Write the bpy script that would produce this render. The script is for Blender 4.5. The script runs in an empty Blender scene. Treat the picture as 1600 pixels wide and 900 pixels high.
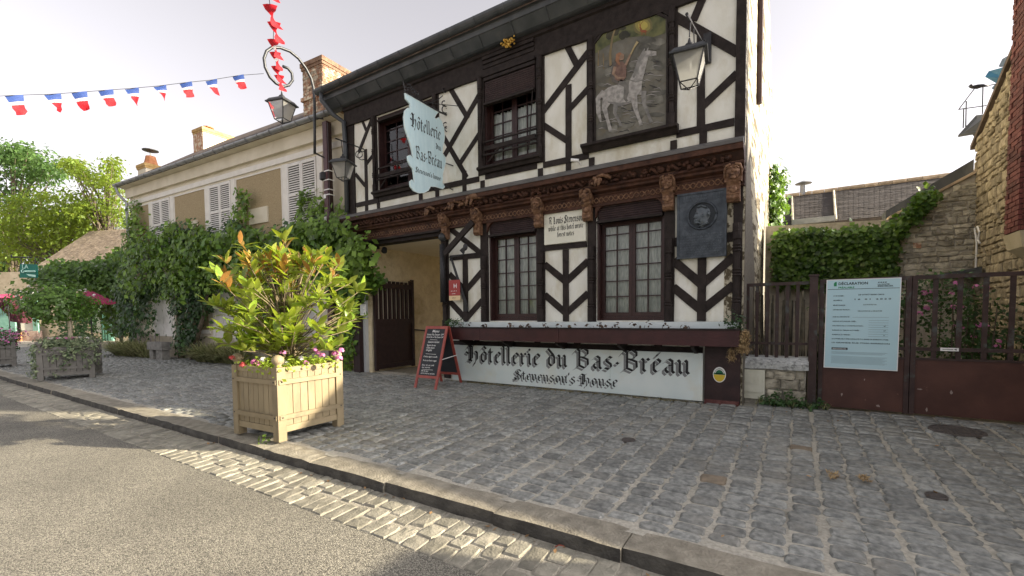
import bpy, bmesh, math, random
import numpy as np
from mathutils import Vector, Matrix
R = random.Random(7)
scene = bpy.context.scene
# ------------------------------------------------------------------ camera
FPX, CX, CY, CAM_H = 700.0, 800.0, 527.0, 1.6
YAW, PITCH, ROLL = math.radians(32.5), math.radians(-2.7), math.radians(-0.53)
def cam_basis():
    fw = Vector((-math.sin(YAW)*math.cos(PITCH), math.cos(YAW)*math.cos(PITCH), math.sin(PITCH)))
    rt = Vector((math.cos(YAW), math.sin(YAW), 0)); up = rt.cross(fw)
    c, s = math.cos(ROLL), math.sin(ROLL)
    return c*rt + s*up, -s*rt + c*up, fw
RT, UP, FW = cam_basis()
cd = bpy.data.cameras.new('camera'); cam = bpy.data.objects.new('camera', cd)
scene.collection.objects.link(cam)
cd.sensor_width = 36; cd.lens = FPX/1600*36; cd.shift_y = (CY-450)/1600
cd.clip_start = 0.05; cd.clip_end = 1500
cam.matrix_world = Matrix(((RT.x, UP.x, -FW.x, 0), (RT.y, UP.y, -FW.y, 0), (RT.z, UP.z, -FW.z, CAM_H), (0, 0, 0, 1)))
scene.camera = cam
# ------------------------------------------------------------------ sky, sun, exposure
SUN = Vector((1, 0.43, 0.385)).normalized()
elev = math.asin(SUN.z); az = math.atan2(SUN.x, SUN.y)
world = bpy.data.worlds.new('World'); scene.world = world; world.use_nodes = True
wn = world.node_tree.nodes; wl = world.node_tree.links
bg = wn['Background']; sky = wn.new('ShaderNodeTexSky'); sky.sky_type = 'NISHITA'
sky.sun_disc = False; sky.sun_elevation = elev; sky.sun_rotation = az
sky.air_density = 1.0; sky.dust_density = 4.0; sky.ozone_density = 1.2; sky.altitude = 80
hs_ = wn.new('ShaderNodeHueSaturation'); hs_.inputs['Saturation'].default_value = .10; wl.new(sky.outputs[0], hs_.inputs['Color']); tn_ = wn.new('ShaderNodeMix'); tn_.data_type = 'RGBA'; tn_.blend_type = 'MULTIPLY'; tn_.inputs[0].default_value = 1; tn_.inputs[7].default_value = (1.0, .955, .985, 1); wl.new(hs_.outputs[0], tn_.inputs[6]); wl.new(tn_.outputs[2], bg.inputs[0]); bg.inputs[1].default_value = 0.125
sl = bpy.data.lights.new('sun', 'SUN'); sl.energy = 5.0; sl.angle = math.radians(0.8); sl.color = (1.0, 0.87, 0.66)
so = bpy.data.objects.new('sun', sl); scene.collection.objects.link(so)
so.rotation_euler = SUN.to_track_quat('Z', 'Y').to_euler(); so.location = (20, 9, 20)
scene.view_settings.view_transform = 'Standard'; scene.view_settings.look = 'None'
scene.view_settings.gamma = 1; scene.view_settings.use_curve_mapping = False
scene.view_settings.exposure = 1.45
scene.cycles.max_bounces = 8; scene.cycles.transparent_max_bounces = 12
# ------------------------------------------------------------------ measuring helpers (photo pixel -> point on a real plane)
def ray(x, y): return FW + RT*((x-CX)/FPX) - UP*((y-CY)/FPX)
def onplane(x, y, p0, n):
    d = ray(x, y); c = Vector((0, 0, CAM_H)); n = Vector(n)
    return c + d*(((Vector(p0)-c).dot(n))/d.dot(n))
def F(x, y, Y): return onplane(x, y, (0, Y, 0), (0, 1, 0))
def G(x, y, z=0.2): return onplane(x, y, (0, 0, z), (0, 0, 1))
def SX(x, y, X): return onplane(x, y, (X, 0, 0), (1, 0, 0))
# ------------------------------------------------------------------ mesh helpers
class MB:
    def __init__(s): s.v = []; s.f = []; s.m = []
    def add(s, vs, fs, mi=0):
        b = len(s.v); s.v += [tuple(p) for p in vs]; s.f += [tuple(i+b for i in q) for q in fs]; s.m += [mi]*len(fs); return s
    def box(s, a, b, mi=0, M=None, ch=0):
        x0, y0, z0 = (min(a[i], b[i]) for i in range(3)); x1, y1, z1 = (max(a[i], b[i]) for i in range(3))
        vs = [Vector(p) for p in ((x0,y0,z0),(x1,y0,z0),(x1,y1,z0),(x0,y1,z0),(x0,y0,z1),(x1,y0,z1),(x1,y1,z1),(x0,y1,z1))]
        if M is not None: vs = [M @ p for p in vs]
        return s.add(vs, [(0,3,2,1),(4,5,6,7),(0,1,5,4),(1,2,6,5),(2,3,7,6),(3,0,4,7)], mi)
    def quad(s, a, b, c, d, mi=0): return s.add([a, b, c, d], [(0,1,2,3)], mi)
    def prism(s, poly, off, mi=0):
        n = len(poly); o = Vector(off); p = [Vector(q) for q in poly]
        vs = p + [q+o for q in p]
        fs = [tuple(range(n-1, -1, -1)), tuple(range(n, 2*n))] + [(i, (i+1) % n, n+(i+1) % n, n+i) for i in range(n)]
        return s.add(vs, fs, mi)
    def tube(s, pts, r, n=8, mi=0, cap=True):
        pts = [Vector(p) for p in pts]; k = len(pts); rs = r if isinstance(r, (list, tuple)) else [r]*k
        vs = []; prev = None
        for i, p in enumerate(pts):
            t = (pts[min(i+1, k-1)] - pts[max(i-1, 0)]).normalized()
            if prev is None:
                a = Vector((0,0,1)) if abs(t.z) < .9 else Vector((1,0,0)); u = t.cross(a).normalized()
            else: u = (prev - t*prev.dot(t)).normalized()
            prev = u; w = t.cross(u)
            vs += [p + (u*math.cos(2*math.pi*j/n) + w*math.sin(2*math.pi*j/n))*rs[i] for j in range(n)]
        fs = [(i*n+j, i*n+(j+1) % n, (i+1)*n+(j+1) % n, (i+1)*n+j) for i in range(k-1) for j in range(n)]
        if cap: fs += [tuple(range(n-1, -1, -1)), tuple(range((k-1)*n, k*n))]
        return s.add(vs, fs, mi)
    def lathe(s, prof, c, n=14, mi=0, axis=(0,0,1)):
        c = Vector(c); q = Vector((0,0,1)).rotation_difference(Vector(axis)); vs = []
        for r, h in prof: vs += [c + q @ Vector((r*math.cos(2*math.pi*j/n), r*math.sin(2*math.pi*j/n), h)) for j in range(n)]
        k = len(prof); fs = [(i*n+j, i*n+(j+1) % n, (i+1)*n+(j+1) % n, (i+1)*n+j) for i in range(k-1) for j in range(n)]
        fs += [tuple(range(n-1, -1, -1)), tuple(range((k-1)*n, k*n))]
        return s.add(vs, fs, mi)
    def ball(s, c, r, n=8, m=6, mi=0, j=0):
        c = Vector(c); r = Vector(r) if not isinstance(r, (int, float)) else Vector((r, r, r)); vs = []
        for a in range(1, m):
            th = math.pi*a/m
            for b in range(n):
                ph = 2*math.pi*b/n; k = 1 + (R.uniform(-j, j) if j else 0)
                vs.append(c + Vector((r.x*math.sin(th)*math.cos(ph)*k, r.y*math.sin(th)*math.sin(ph)*k, r.z*math.cos(th)*k)))
        vs += [c+Vector((0,0,r.z)), c-Vector((0,0,r.z))]; t = len(vs)-2
        fs = [(a*n+b, (a+1)*n+b, (a+1)*n+(b+1) % n, a*n+(b+1) % n) for a in range(m-2) for b in range(n)]
        fs += [(t, b, (b+1) % n) for b in range(n)] + [(t+1, (m-2)*n+(b+1) % n, (m-2)*n+b) for b in range(n)]
        return s.add(vs, fs, mi)
WORLD = {}
def mesh_of(name, mb, mats, smooth=False, recalc=True, center=None):
    v = np.array([tuple(p) for p in mb.v], dtype=float)
    if center is None: center = (v.min(0)+v.max(0))/2
    me = bpy.data.meshes.new(name); me.from_pydata((v-np.array(center)).tolist(), [], mb.f)
    for m in (mats if isinstance(mats, (list, tuple)) else [mats]): me.materials.append(m)
    if max(mb.m) > 0: me.polygons.foreach_set('material_index', mb.m)
    if recalc:
        bm = bmesh.new(); bm.from_mesh(me); bmesh.ops.recalc_face_normals(bm, faces=bm.faces); bm.to_mesh(me); bm.free()
    if smooth: me.polygons.foreach_set('use_smooth', [True]*len(me.polygons))
    return me, Vector(center)
def wpos(p): return WORLD.get(p.name, Vector((0,0,0))) if p else Vector((0,0,0))
def link(name, data, w, parent=None):
    o = bpy.data.objects.new(name, data); scene.collection.objects.link(o)
    if parent is not None: o.parent = parent
    w = Vector(w); o.location = w - wpos(parent); WORLD[o.name] = w; return o
def obj(name, mb, mats, parent=None, smooth=False, recalc=True, label=None, kind=None):
    me, c = mesh_of(name, mb, mats, smooth, recalc); o = link(name, me, c, parent)
    if label: o['label'] = label
    if kind: o['kind'] = kind
    return o
def tag(o, label, cat, group=None):
    o['label'] = label; o['category'] = cat
    if group: o['group'] = group
    return o
def thing(name, loc, label, cat, group=None): return tag(link(name, None, loc), label, cat, group)
def inst(name, me, w, parent, rot=None, sc=None):
    o = link(name, me, w, parent)
    if rot is not None: o.rotation_euler = rot
    if sc is not None: o.scale = sc
    return o
def bulk(name, V, Fc, mats, parent=None, midx=None, kind='stuff', smooth=False):
    V = np.asarray(V, dtype=np.float32); Fc = np.asarray(Fc, dtype=np.int32); me = bpy.data.meshes.new(name); k = Fc.shape[1]
    c = (V.min(0)+V.max(0))/2; V = V-c
    me.vertices.add(len(V)); me.vertices.foreach_set('co', V.ravel())
    me.loops.add(Fc.size); me.loops.foreach_set('vertex_index', Fc.ravel())
    me.polygons.add(len(Fc)); me.polygons.foreach_set('loop_start', np.arange(0, Fc.size, k, dtype=np.int32))
    me.polygons.foreach_set('loop_total', np.full(len(Fc), k, dtype=np.int32))
    for m in mats: me.materials.append(m)
    if midx is not None: me.polygons.foreach_set('material_index', np.asarray(midx, dtype=np.int32))
    if smooth: me.polygons.foreach_set('use_smooth', np.ones(len(Fc), dtype=bool))
    me.update(calc_edges=True); me.validate()
    o = link(name, me, Vector(c.tolist()), parent)
    if kind: o['kind'] = kind
    return o
# ------------------------------------------------------------------ materials
MATS = {}
def surf(name, c1, c2=None, scale=6, rough=.8, bump=.25, bscale=None, var=0.0, metal=0.0, spec=.4, detail=6, contrast=(.35,.65), c3=None, s3=1.2, t3=(.55,.7), transl=0.0, tcol=None, dist=.01, back=None, stretch=None):
    m = bpy.data.materials.new(name); MATS[name] = m; m.use_nodes = True; nt = m.node_tree; N = nt.nodes.new; L = nt.links.new
    b = nt.nodes['Principled BSDF']; out = nt.nodes['Material Output']
    b.inputs['Roughness'].default_value = rough; b.inputs['Metallic'].default_value = metal; b.inputs['Specular IOR Level'].default_value = spec
    geo = N('ShaderNodeNewGeometry'); pos = geo.outputs['Position']
    if stretch:
        mp = N('ShaderNodeMapping'); mp.inputs['Scale'].default_value = stretch; L(pos, mp.inputs[0]); pos = mp.outputs[0]
    col = None
    if c2:
        n = N('ShaderNodeTexNoise'); n.inputs['Scale'].default_value = scale; n.inputs['Detail'].default_value = detail; L(pos, n.inputs['Vector'])
        r = N('ShaderNodeValToRGB'); r.color_ramp.elements[0].position = contrast[0]; r.color_ramp.elements[1].position = contrast[1]
        r.color_ramp.elements[0].color = (*c1, 1); r.color_ramp.elements[1].color = (*c2, 1); L(n.outputs['Fac'], r.inputs[0]); col = r.outputs[0]
    else:
        rgb = N('ShaderNodeRGB'); rgb.outputs[0].default_value = (*c1, 1); col = rgb.outputs[0]
    if c3:
        n3 = N('ShaderNodeTexNoise'); n3.inputs['Scale'].default_value = s3; n3.inputs['Detail'].default_value = 8; n3.inputs['Roughness'].default_value = .65; L(pos, n3.inputs['Vector'])
        r3 = N('ShaderNodeValToRGB'); r3.color_ramp.elements[0].position, r3.color_ramp.elements[1].position = t3; L(n3.outputs['Fac'], r3.inputs[0])
        mx = N('ShaderNodeMix'); mx.data_type = 'RGBA'; L(r3.outputs[0], mx.inputs[0]); L(col, mx.inputs[6]); mx.inputs[7].default_value = (*c3, 1); col = mx.outputs[2]
    if var:
        oi = N('ShaderNodeObjectInfo'); ad = N('ShaderNodeMath'); ad.operation = 'ADD'; L(oi.outputs['Random'], ad.inputs[0]); L(geo.outputs['Random Per Island'], ad.inputs[1])
        fr = N('ShaderNodeMath'); fr.operation = 'FRACT'; L(ad.outputs[0], fr.inputs[0])
        mr = N('ShaderNodeMapRange'); mr.inputs[3].default_value = 1-var; mr.inputs[4].default_value = 1+var; L(fr.outputs[0], mr.inputs[0])
        m2 = N('ShaderNodeVectorMath'); m2.operation = 'SCALE'; L(col, m2.inputs[0]); L(mr.outputs[0], m2.inputs['Scale']); col = m2.outputs[0]
    if back:
        mb_ = N('ShaderNodeMix'); mb_.data_type = 'RGBA'; L(geo.outputs['Backfacing'], mb_.inputs[0]); L(col, mb_.inputs[6]); mb_.inputs[7].default_value = (*back, 1); col = mb_.outputs[2]
    L(col, b.inputs['Base Color'])
    if bump:
        nb = N('ShaderNodeTexNoise'); nb.inputs['Scale'].default_value = bscale or scale*6; nb.inputs['Detail'].default_value = 6; L(pos, nb.inputs['Vector'])
        bp = N('ShaderNodeBump'); bp.inputs['Strength'].default_value = bump; bp.inputs['Distance'].default_value = dist; L(nb.outputs['Fac'], bp.inputs['Height']); L(bp.outputs[0], b.inputs['Normal'])
    if transl:
        t = N('ShaderNodeBsdfTranslucent'); ms = N('ShaderNodeMixShader'); ms.inputs[0].default_value = transl
        if tcol: t.inputs[0].default_value = (*tcol, 1)
        else: L(col, t.inputs[0])
        L(b.outputs[0], ms.inputs[1]); L(t.outputs[0], ms.inputs[2]); L(ms.outputs[0], out.inputs['Surface'])
    return m
def glass(name, tint=(.8,.86,.84), frost=None):
    m = bpy.data.materials.new(name); MATS[name] = m; m.use_nodes = True; nt = m.node_tree; N = nt.nodes.new; L = nt.links.new
    out = nt.nodes['Material Output']; nt.nodes.remove(nt.nodes['Principled BSDF'])
    t = N('ShaderNodeBsdfTransparent'); t.inputs[0].default_value = (*tint, 1); g = N('ShaderNodeBsdfGlossy'); g.inputs['Roughness'].default_value = .03
    fr = N('ShaderNodeFresnel'); fr.inputs[0].default_value = 1.6; ms = N('ShaderNodeMixShader'); L(fr.outputs[0], ms.inputs[0]); L(t.outputs[0], ms.inputs[1]); L(g.outputs[0], ms.inputs[2])
    nb = N('ShaderNodeTexNoise'); nb.inputs['Scale'].default_value = 5; bp = N('ShaderNodeBump'); bp.inputs['Strength'].default_value = .05; bp.inputs['Distance'].default_value = .02
    geo = N('ShaderNodeNewGeometry'); L(geo.outputs['Position'], nb.inputs['Vector']); L(nb.outputs['Fac'], bp.inputs['Height']); L(bp.outputs[0], g.inputs['Normal'])
    last = ms.outputs[0]
    if frost:
        d = N('ShaderNodeBsdfDiffuse'); d.inputs[0].default_value = (*frost, 1); tr = N('ShaderNodeBsdfTranslucent'); tr.inputs[0].default_value = (*frost, 1)
        a = N('ShaderNodeMixShader'); a.inputs[0].default_value = .5; L(d.outputs[0], a.inputs[1]); L(tr.outputs[0], a.inputs[2])
        b = N('ShaderNodeMixShader'); b.inputs[0].default_value = .45; L(last, b.inputs[1]); L(a.outputs[0], b.inputs[2]); last = b.outputs[0]
    L(last, out.inputs['Surface']); return m
def plain(name, c, rough=.6, metal=0, spec=.4): return surf(name, c, rough=rough, bump=0, metal=metal, spec=spec)
plaster = surf('hotel_plaster', (.70,.69,.60), (.80,.80,.73), 5, .9, .4, 40, c3=(.55,.51,.38), s3=3.2, t3=(.5,.74), stretch=(1,1,.45))
timber_m = surf('dark_timber', (.016,.0115,.010), (.032,.024,.021), 9, .7, .5, 50, spec=.25, c3=(.07,.058,.05), s3=14, t3=(.66,.78))
carved_m = surf('carved_oak', (.050,.023,.015), (.108,.049,.030), 10, .65, .5, 70, spec=.25, c3=(.03,.014,.010), s3=5, t3=(.5,.65))
corbel_m = surf('weathered_carving', (.13,.062,.032), (.26,.15,.085), 22, .7, .5, 70, c3=(.06,.03,.02), s3=8, t3=(.5,.65))
lead_m = surf('lead_flashing', (.085,.082,.078), (.12,.115,.11), 5, .6, .2)
zinc_dark = surf('weathered_zinc', (.050,.056,.062), (.085,.092,.098), 4, .42, .15, 30, c3=(.11,.12,.12), s3=3, t3=(.6,.75), stretch=(1,1,.35))
window_m = surf('window_joinery', (.026,.010,.009), (.042,.016,.014), 12, .45, .2)
iron = surf('black_iron', (.014,.014,.016), (.03,.03,.032), 30, .45, .2)
lamp_grey = surf('lantern_metal', (.035,.038,.04), (.06,.063,.066), 20, .4, .1, metal=.3)
pane_m = glass('window_glass', (.93,.96,.94)); lamp_glass = glass('lantern_glass', (.85,.85,.82), (.7,.7,.66))
curtain_m = surf('net_curtain', (.58,.63,.58), (.90,.92,.87), 14, .9, 0, transl=.3, stretch=(3,1,.5))
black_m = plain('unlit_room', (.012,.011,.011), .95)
shutter_dark = surf('roller_slat', (.035,.022,.024), (.055,.034,.035), 8, .5, .15)
bluewhite = surf('sign_paint', (.62,.71,.69), (.70,.77,.74), 2.5, .55, .08, c3=(.64,.63,.50), s3=1.4, t3=(.52,.8))
signblue = surf('hanging_sign_paint', (.50,.68,.72), (.58,.75,.78), 5, .5, .08, stretch=(1,3,.6), c3=(.36,.49,.51), s3=5, t3=(.6,.75))
black_ink = plain('black_letter_paint', (.012,.012,.014), .5); grey_ink = plain('grey_letter_paint', (.22,.23,.23), .6)
creamsign = surf('cream_sign_board', (.70,.70,.58), (.76,.75,.64), 4, .7, .1)
bronze = surf('slate_bronze', (.030,.038,.047), (.060,.072,.085), 12, .42, .35, 40, metal=.35, c3=(.10,.115,.13), s3=9, t3=(.55,.75))
redbox = surf('planter_box_paint', (.036,.010,.010), (.052,.014,.014), 7, .5, .25, c3=(.20,.10,.085), s3=22, t3=(.70,.74))
stonewhite = surf('painted_stone', (.60,.68,.68), (.68,.74,.74), 6, .7, .2)
ocher = surf('ochre_roughcast', (.66,.56,.36), (.78,.68,.47), 5, .95, 1.0, 26, dist=.03, c3=(.46,.36,.20), s3=2, t3=(.5,.7))
ceil_m = surf('passage_ceiling', (.74,.66,.50), (.8,.72,.55), 3, .9, .2)
gatewood = surf('gate_boards', (.020,.009,.009), (.034,.016,.015), 12, .55, .3)
palewood = plain('pale_post_paint', (.5,.52,.52), .7)
asphalt = None
cobble_m = surf('granite_cobble', (.145,.152,.143), (.31,.315,.292), 22, .58, .6, 60, var=.22, detail=9, c3=(.30,.285,.24), s3=2.2, t3=(.5,.8), dist=.012)
sett_m = surf('gutter_sett_stone', (.20,.19,.15), (.31,.29,.23), 12, .75, .7, 60, var=.25, c3=(.33,.30,.24), s3=6, t3=(.55,.8), dist=.01)
kerb_face = surf('grimy_shaded_kerb_face', (.045,.042,.036), (.09,.084,.07), 7, .85, .9, 40, dist=.015)  # front face darkened: gutter grime, with its shade put into the colour too
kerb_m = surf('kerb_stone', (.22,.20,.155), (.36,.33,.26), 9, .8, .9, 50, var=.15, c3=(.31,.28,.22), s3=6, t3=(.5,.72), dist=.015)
gutter_mortar = surf('gutter_joint', (.27,.25,.20), (.40,.37,.30), 40, .95, .8, 120)
mortar = surf('sandy_joint', (.36,.34,.285), (.52,.49,.41), 40, .95, .8, 120, c3=(.16,.155,.13), s3=1.3, t3=(.5,.75))
planter_m = surf('tan_planter_wood', (.225,.180,.105), (.285,.230,.138), 6, .6, .2, 60, var=.10, c3=(.17,.14,.09), s3=5, t3=(.55,.75), stretch=(1,1,.4))
planter_grey = surf('grey_planter_wood', (.12,.115,.10), (.155,.148,.13), 6, .6, .15, 60, var=.06)
soil = surf('dark_soil', (.02,.014,.01), (.05,.035,.025), 30, .95, .8)
leaf_mag = surf('magnolia_leaf', (.12,.21,.025), (.24,.33,.04), 20, .28, 0, var=.4, transl=.35, tcol=(.52,.66,.04), spec=.6, back=(.21,.24,.05))
leaf_bronze = surf('magnolia_young_leaf', (.27,.18,.05), (.36,.24,.06), 20, .4, 0, var=.3, transl=.35, tcol=(.52,.30,.05), back=(.34,.17,.05))
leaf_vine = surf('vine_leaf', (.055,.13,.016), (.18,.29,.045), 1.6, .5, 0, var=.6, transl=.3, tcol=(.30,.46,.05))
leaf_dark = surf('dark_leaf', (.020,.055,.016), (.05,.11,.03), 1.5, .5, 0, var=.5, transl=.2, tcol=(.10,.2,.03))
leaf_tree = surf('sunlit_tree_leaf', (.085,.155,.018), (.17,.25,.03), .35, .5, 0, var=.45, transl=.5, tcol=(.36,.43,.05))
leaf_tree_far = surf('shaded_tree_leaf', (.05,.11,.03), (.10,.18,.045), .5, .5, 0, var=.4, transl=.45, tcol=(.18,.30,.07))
leaf_ivy = surf('ivy_leaf', (.045,.10,.018), (.10,.18,.03), 1.6, .4, 0, var=.5, transl=.25, tcol=(.2,.36,.03))
leaf_lime = surf('lime_bedding_leaf', (.22,.34,.04), (.32,.42,.06), 8, .5, 0, var=.35, transl=.4, tcol=(.55,.62,.06))
blade_m = surf('strap_leaf', (.20,.24,.09), (.46,.44,.24), 5, .6, 0, var=.4, transl=.3)
bark = surf('bark', (.09,.07,.05), (.17,.14,.10), 12, .9, .8, 40); pale_bark = surf('pale_bark', (.36,.31,.22), (.46,.40,.30), 12, .9, .5, 40)
straw = surf('dry_straw', (.32,.22,.11), (.46,.34,.18), 14, .95, .3, var=.3)
cream_wall = surf('cream_render', (.66,.60,.47), (.75,.69,.56), 2, .9, .3, 50, c3=(.52,.46,.35), s3=.8, t3=(.5,.8))
tan_panel = surf('tan_roughcast', (.30,.23,.13), (.46,.37,.23), 55, .95, .7, 70, detail=3)
white_trim = surf('white_trim_paint', (.74,.71,.65), (.82,.79,.73), 4, .75, .15, c3=(.55,.5,.42), s3=2, t3=(.6,.8))
white_wood = surf('white_shutter_paint', (.70,.68,.64), (.78,.76,.72), 5, .6, .1)
rooftile = surf('brown_roof_tile', (.075,.058,.048), (.14,.105,.085), 6, .9, .5, var=.3, c3=(.20,.17,.14), s3=3, t3=(.55,.75))
rooftile_pale = surf('pale_roof_tile', (.36,.28,.19), (.52,.42,.30), 7, .9, .5, var=.25, c3=(.22,.17,.12), s3=2, t3=(.5,.75))
zinc = surf('grey_zinc', (.24,.25,.26), (.33,.34,.35), 5, .4, .1, metal=.5)
brick_m = surf('old_brick', (.27,.13,.075), (.40,.23,.14), 14, .9, .5, var=.35, c3=(.55,.48,.36), s3=8, t3=(.48,.58))
brick_dark = surf('purple_red_brick', (.105,.030,.026), (.17,.055,.045), 14, .8, .5, var=.3)
morta_b = surf('brick_mortar', (.30,.27,.22), (.42,.38,.31), 20, .95, .6)
mort_dark = surf('dark_mortar', (.07,.055,.05), (.11,.09,.08), 20, .95, .5)
stone_y = surf('golden_rubble', (.27,.23,.155), (.43,.37,.26), 9, .9, .8, 40, var=.28, c3=(.26,.21,.14), s3=6, t3=(.5,.7), dist=.02)
stone_g = surf('grey_rubble', (.36,.33,.25), (.58,.54,.43), 8, .9, .8, 40, var=.3, c3=(.14,.13,.10), s3=5, t3=(.5,.7), dist=.02)
stone_cap = surf('lichen_capstone', (.42,.44,.43), (.62,.64,.62), 26, .9, .6, c3=(.24,.25,.24), s3=16, t3=(.52,.6))
white_wall = surf('peeling_whitewash', (.46,.42,.31), (.56,.52,.40), 9, .95, .9, 25, c3=(.11,.09,.055), s3=9, t3=(.50,.55), stretch=(1,.11,.7), dist=.03)
grey_rend = surf('grey_roughcast', (.14,.13,.11), (.22,.20,.165), 25, .95, .8, 50)
gate_rust = surf('brown_gate_sheet', (.064,.026,.019), (.095,.040,.029), 3, .55, .2, 30, c3=(.19,.10,.07), s3=9, t3=(.66,.72))
gate_bar = surf('gate_bar_paint', (.035,.020,.018), (.055,.032,.028), 10, .6, .3, c3=(.075,.085,.078), s3=6, t3=(.55,.65))
poster_m = surf('poster_board', (.44,.65,.72), (.48,.69,.75), 2, .4, 0)
ink = plain('poster_ink', (.03,.05,.06), .6); ink2 = plain('poster_grey_ink', (.22,.32,.36), .6); green_ink = plain('green_print', (.02,.25,.10), .5)
white_p = plain('white_print', (.8,.8,.78), .6); red_p = plain('hotel_sign_red', (.33,.035,.03), .4); cream_p = plain('cream_print', (.72,.55,.32), .6)
yellow_p = plain('yellow_print', (.62,.45,.04), .5); dkgreen_p = plain('dark_green_print', (.01,.13,.055), .5)
red_wood = surf('red_board_frame', (.28,.055,.04), (.36,.08,.06), 10, .5, .2); slate_m = surf('chalkboard', (.022,.025,.030), (.035,.038,.042), 5, .75, .05); chalk = plain('chalk', (.72,.72,.70), .9)
purple_post = surf('maroon_post_paint', (.060,.018,.020), (.085,.030,.030), 9, .5, .2)
meter_m = surf('meter_box_plastic', (.58,.58,.46), (.66,.66,.55), 6, .5, .1)
red_f = surf('flag_red', (.55,.015,.025), transl=.35, bump=0, rough=.7); blue_f = surf('flag_blue', (.03,.07,.25), transl=.25, bump=0, rough=.7); white_f = surf('flag_white', (.52,.52,.54), transl=.35, bump=0, rough=.7)
magenta = surf('magenta_cloth', (.42,.05,.14), (.5,.08,.18), 6, .85, 0, transl=.3); maroon = surf('maroon_cloth', (.05,.010,.018), (.07,.014,.024), 6, .85, 0)
shop_green = surf('green_shutter_paint', (.16,.34,.27), (.22,.42,.34), 5, .6, .1)
pinkf = surf('pink_petal', (.62,.18,.42), (.75,.32,.55), 9, .7, 0, var=.25, transl=.3); whitef = surf('white_petal', (.8,.76,.74), bump=0, transl=.3); redf = surf('red_petal', (.6,.10,.10), bump=0, transl=.2)
roof_dark = surf('grey_brown_tile', (.048,.041,.038), (.070,.059,.053), 5, .9, .5, var=.16, c3=(.085,.074,.066), s3=1.5, t3=(.5,.8))
gold = surf('gilded_ornament', (.55,.33,.06), (.7,.45,.10), 20, .35, .4, metal=.6)
terracotta = surf('terracotta', (.42,.17,.07), (.5,.22,.10), 8, .85, .3)
def voron_mat(name, cells, c_lo, c_hi, rough=.85, bump=.9, dist=.006):
    m = bpy.data.materials.new(name); m.use_nodes = True; nt = m.node_tree; N = nt.nodes.new; L = nt.links.new; b = nt.nodes['Principled BSDF']
    geo = N('ShaderNodeNewGeometry'); v = N('ShaderNodeTexVoronoi'); v.inputs['Scale'].default_value = cells; L(geo.outputs['Position'], v.inputs['Vector'])
    r = N('ShaderNodeValToRGB'); e = r.color_ramp.elements; e[0].color = (*c_lo, 1); e[1].color = (*c_hi, 1); e[0].position = .1; e[1].position = .95
    sx = N('ShaderNodeSeparateColor'); L(v.outputs['Color'], sx.inputs[0]); L(sx.outputs[0], r.inputs[0])
    n = N('ShaderNodeTexNoise'); n.inputs['Scale'].default_value = .9; n.inputs['Detail'].default_value = 6; L(geo.outputs['Position'], n.inputs['Vector'])
    mr = N('ShaderNodeMapRange'); mr.inputs[1].default_value = .3; mr.inputs[2].default_value = .7; mr.inputs[3].default_value = .78; mr.inputs[4].default_value = 1.15; L(n.outputs['Fac'], mr.inputs[0])
    sc = N('ShaderNodeVectorMath'); sc.operation = 'SCALE'; L(r.outputs[0], sc.inputs[0]); L(mr.outputs[0], sc.inputs['Scale']); L(sc.outputs[0], b.inputs['Base Color'])
    bp = N('ShaderNodeBump'); bp.inputs['Strength'].default_value = bump; bp.inputs['Distance'].default_value = dist; bp.invert = True; L(v.outputs['Distance'], bp.inputs['Height']); L(bp.outputs[0], b.inputs['Normal'])
    b.inputs['Roughness'].default_value = rough; return m
asphalt = voron_mat('gravel_asphalt', 135, (.078,.073,.060), (.325,.305,.245), bump=.9)
# ------------------------------------------------------------------ ground
def pz(y): return .12 + (min(max(y, 2.72), 7.25)-2.72)*.0354
def structure(o): o['kind'] = 'structure'; return o
def sheet(name, pts, m):
    mb = MB(); mb.add(pts, [tuple(range(len(pts)))]); return structure(obj(name, mb, m, recalc=False))
sheet('terrain', [(-400,-300,-.06),(400,-300,-.06),(400,600,-.06),(-400,600,-.06)], surf('dry_earth', (.12,.10,.07), (.2,.17,.12), 2, .95, .4))
sheet('road', [(-80,-30,0),(40,-30,0),(40,2.16,0),(-80,2.16,0)], asphalt)
gutter = sheet('gutter', [(-80,2.16,-.012),(40,2.16,-.012),(40,2.74,.018),(-80,2.74,.018)], gutter_mortar)
pave = sheet('pavement', [(-60,2.95,pz(2.95)-.012),(40,2.95,pz(2.95)-.012),(40,7.6,pz(7.6)-.012),(-60,7.6,pz(7.6)-.012)], mortar)
sheet('yard_ground', [(-60,7.6,.262),(40,7.6,.262),(40,60,.262),(-60,60,.262)], surf('yard_gravel', (.16,.14,.10), (.28,.25,.19), 20, .95, .5))
def in_frame(p, mar=20):
    d = Vector(p)-Vector((0,0,CAM_H)); z = d.dot(FW)
    if z < .3: return None
    x = CX+FPX*d.dot(RT)/z; y = CY-FPX*d.dot(UP)/z
    return z if (-mar < x < 1600+mar and -mar < y < 900+mar) else None
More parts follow.
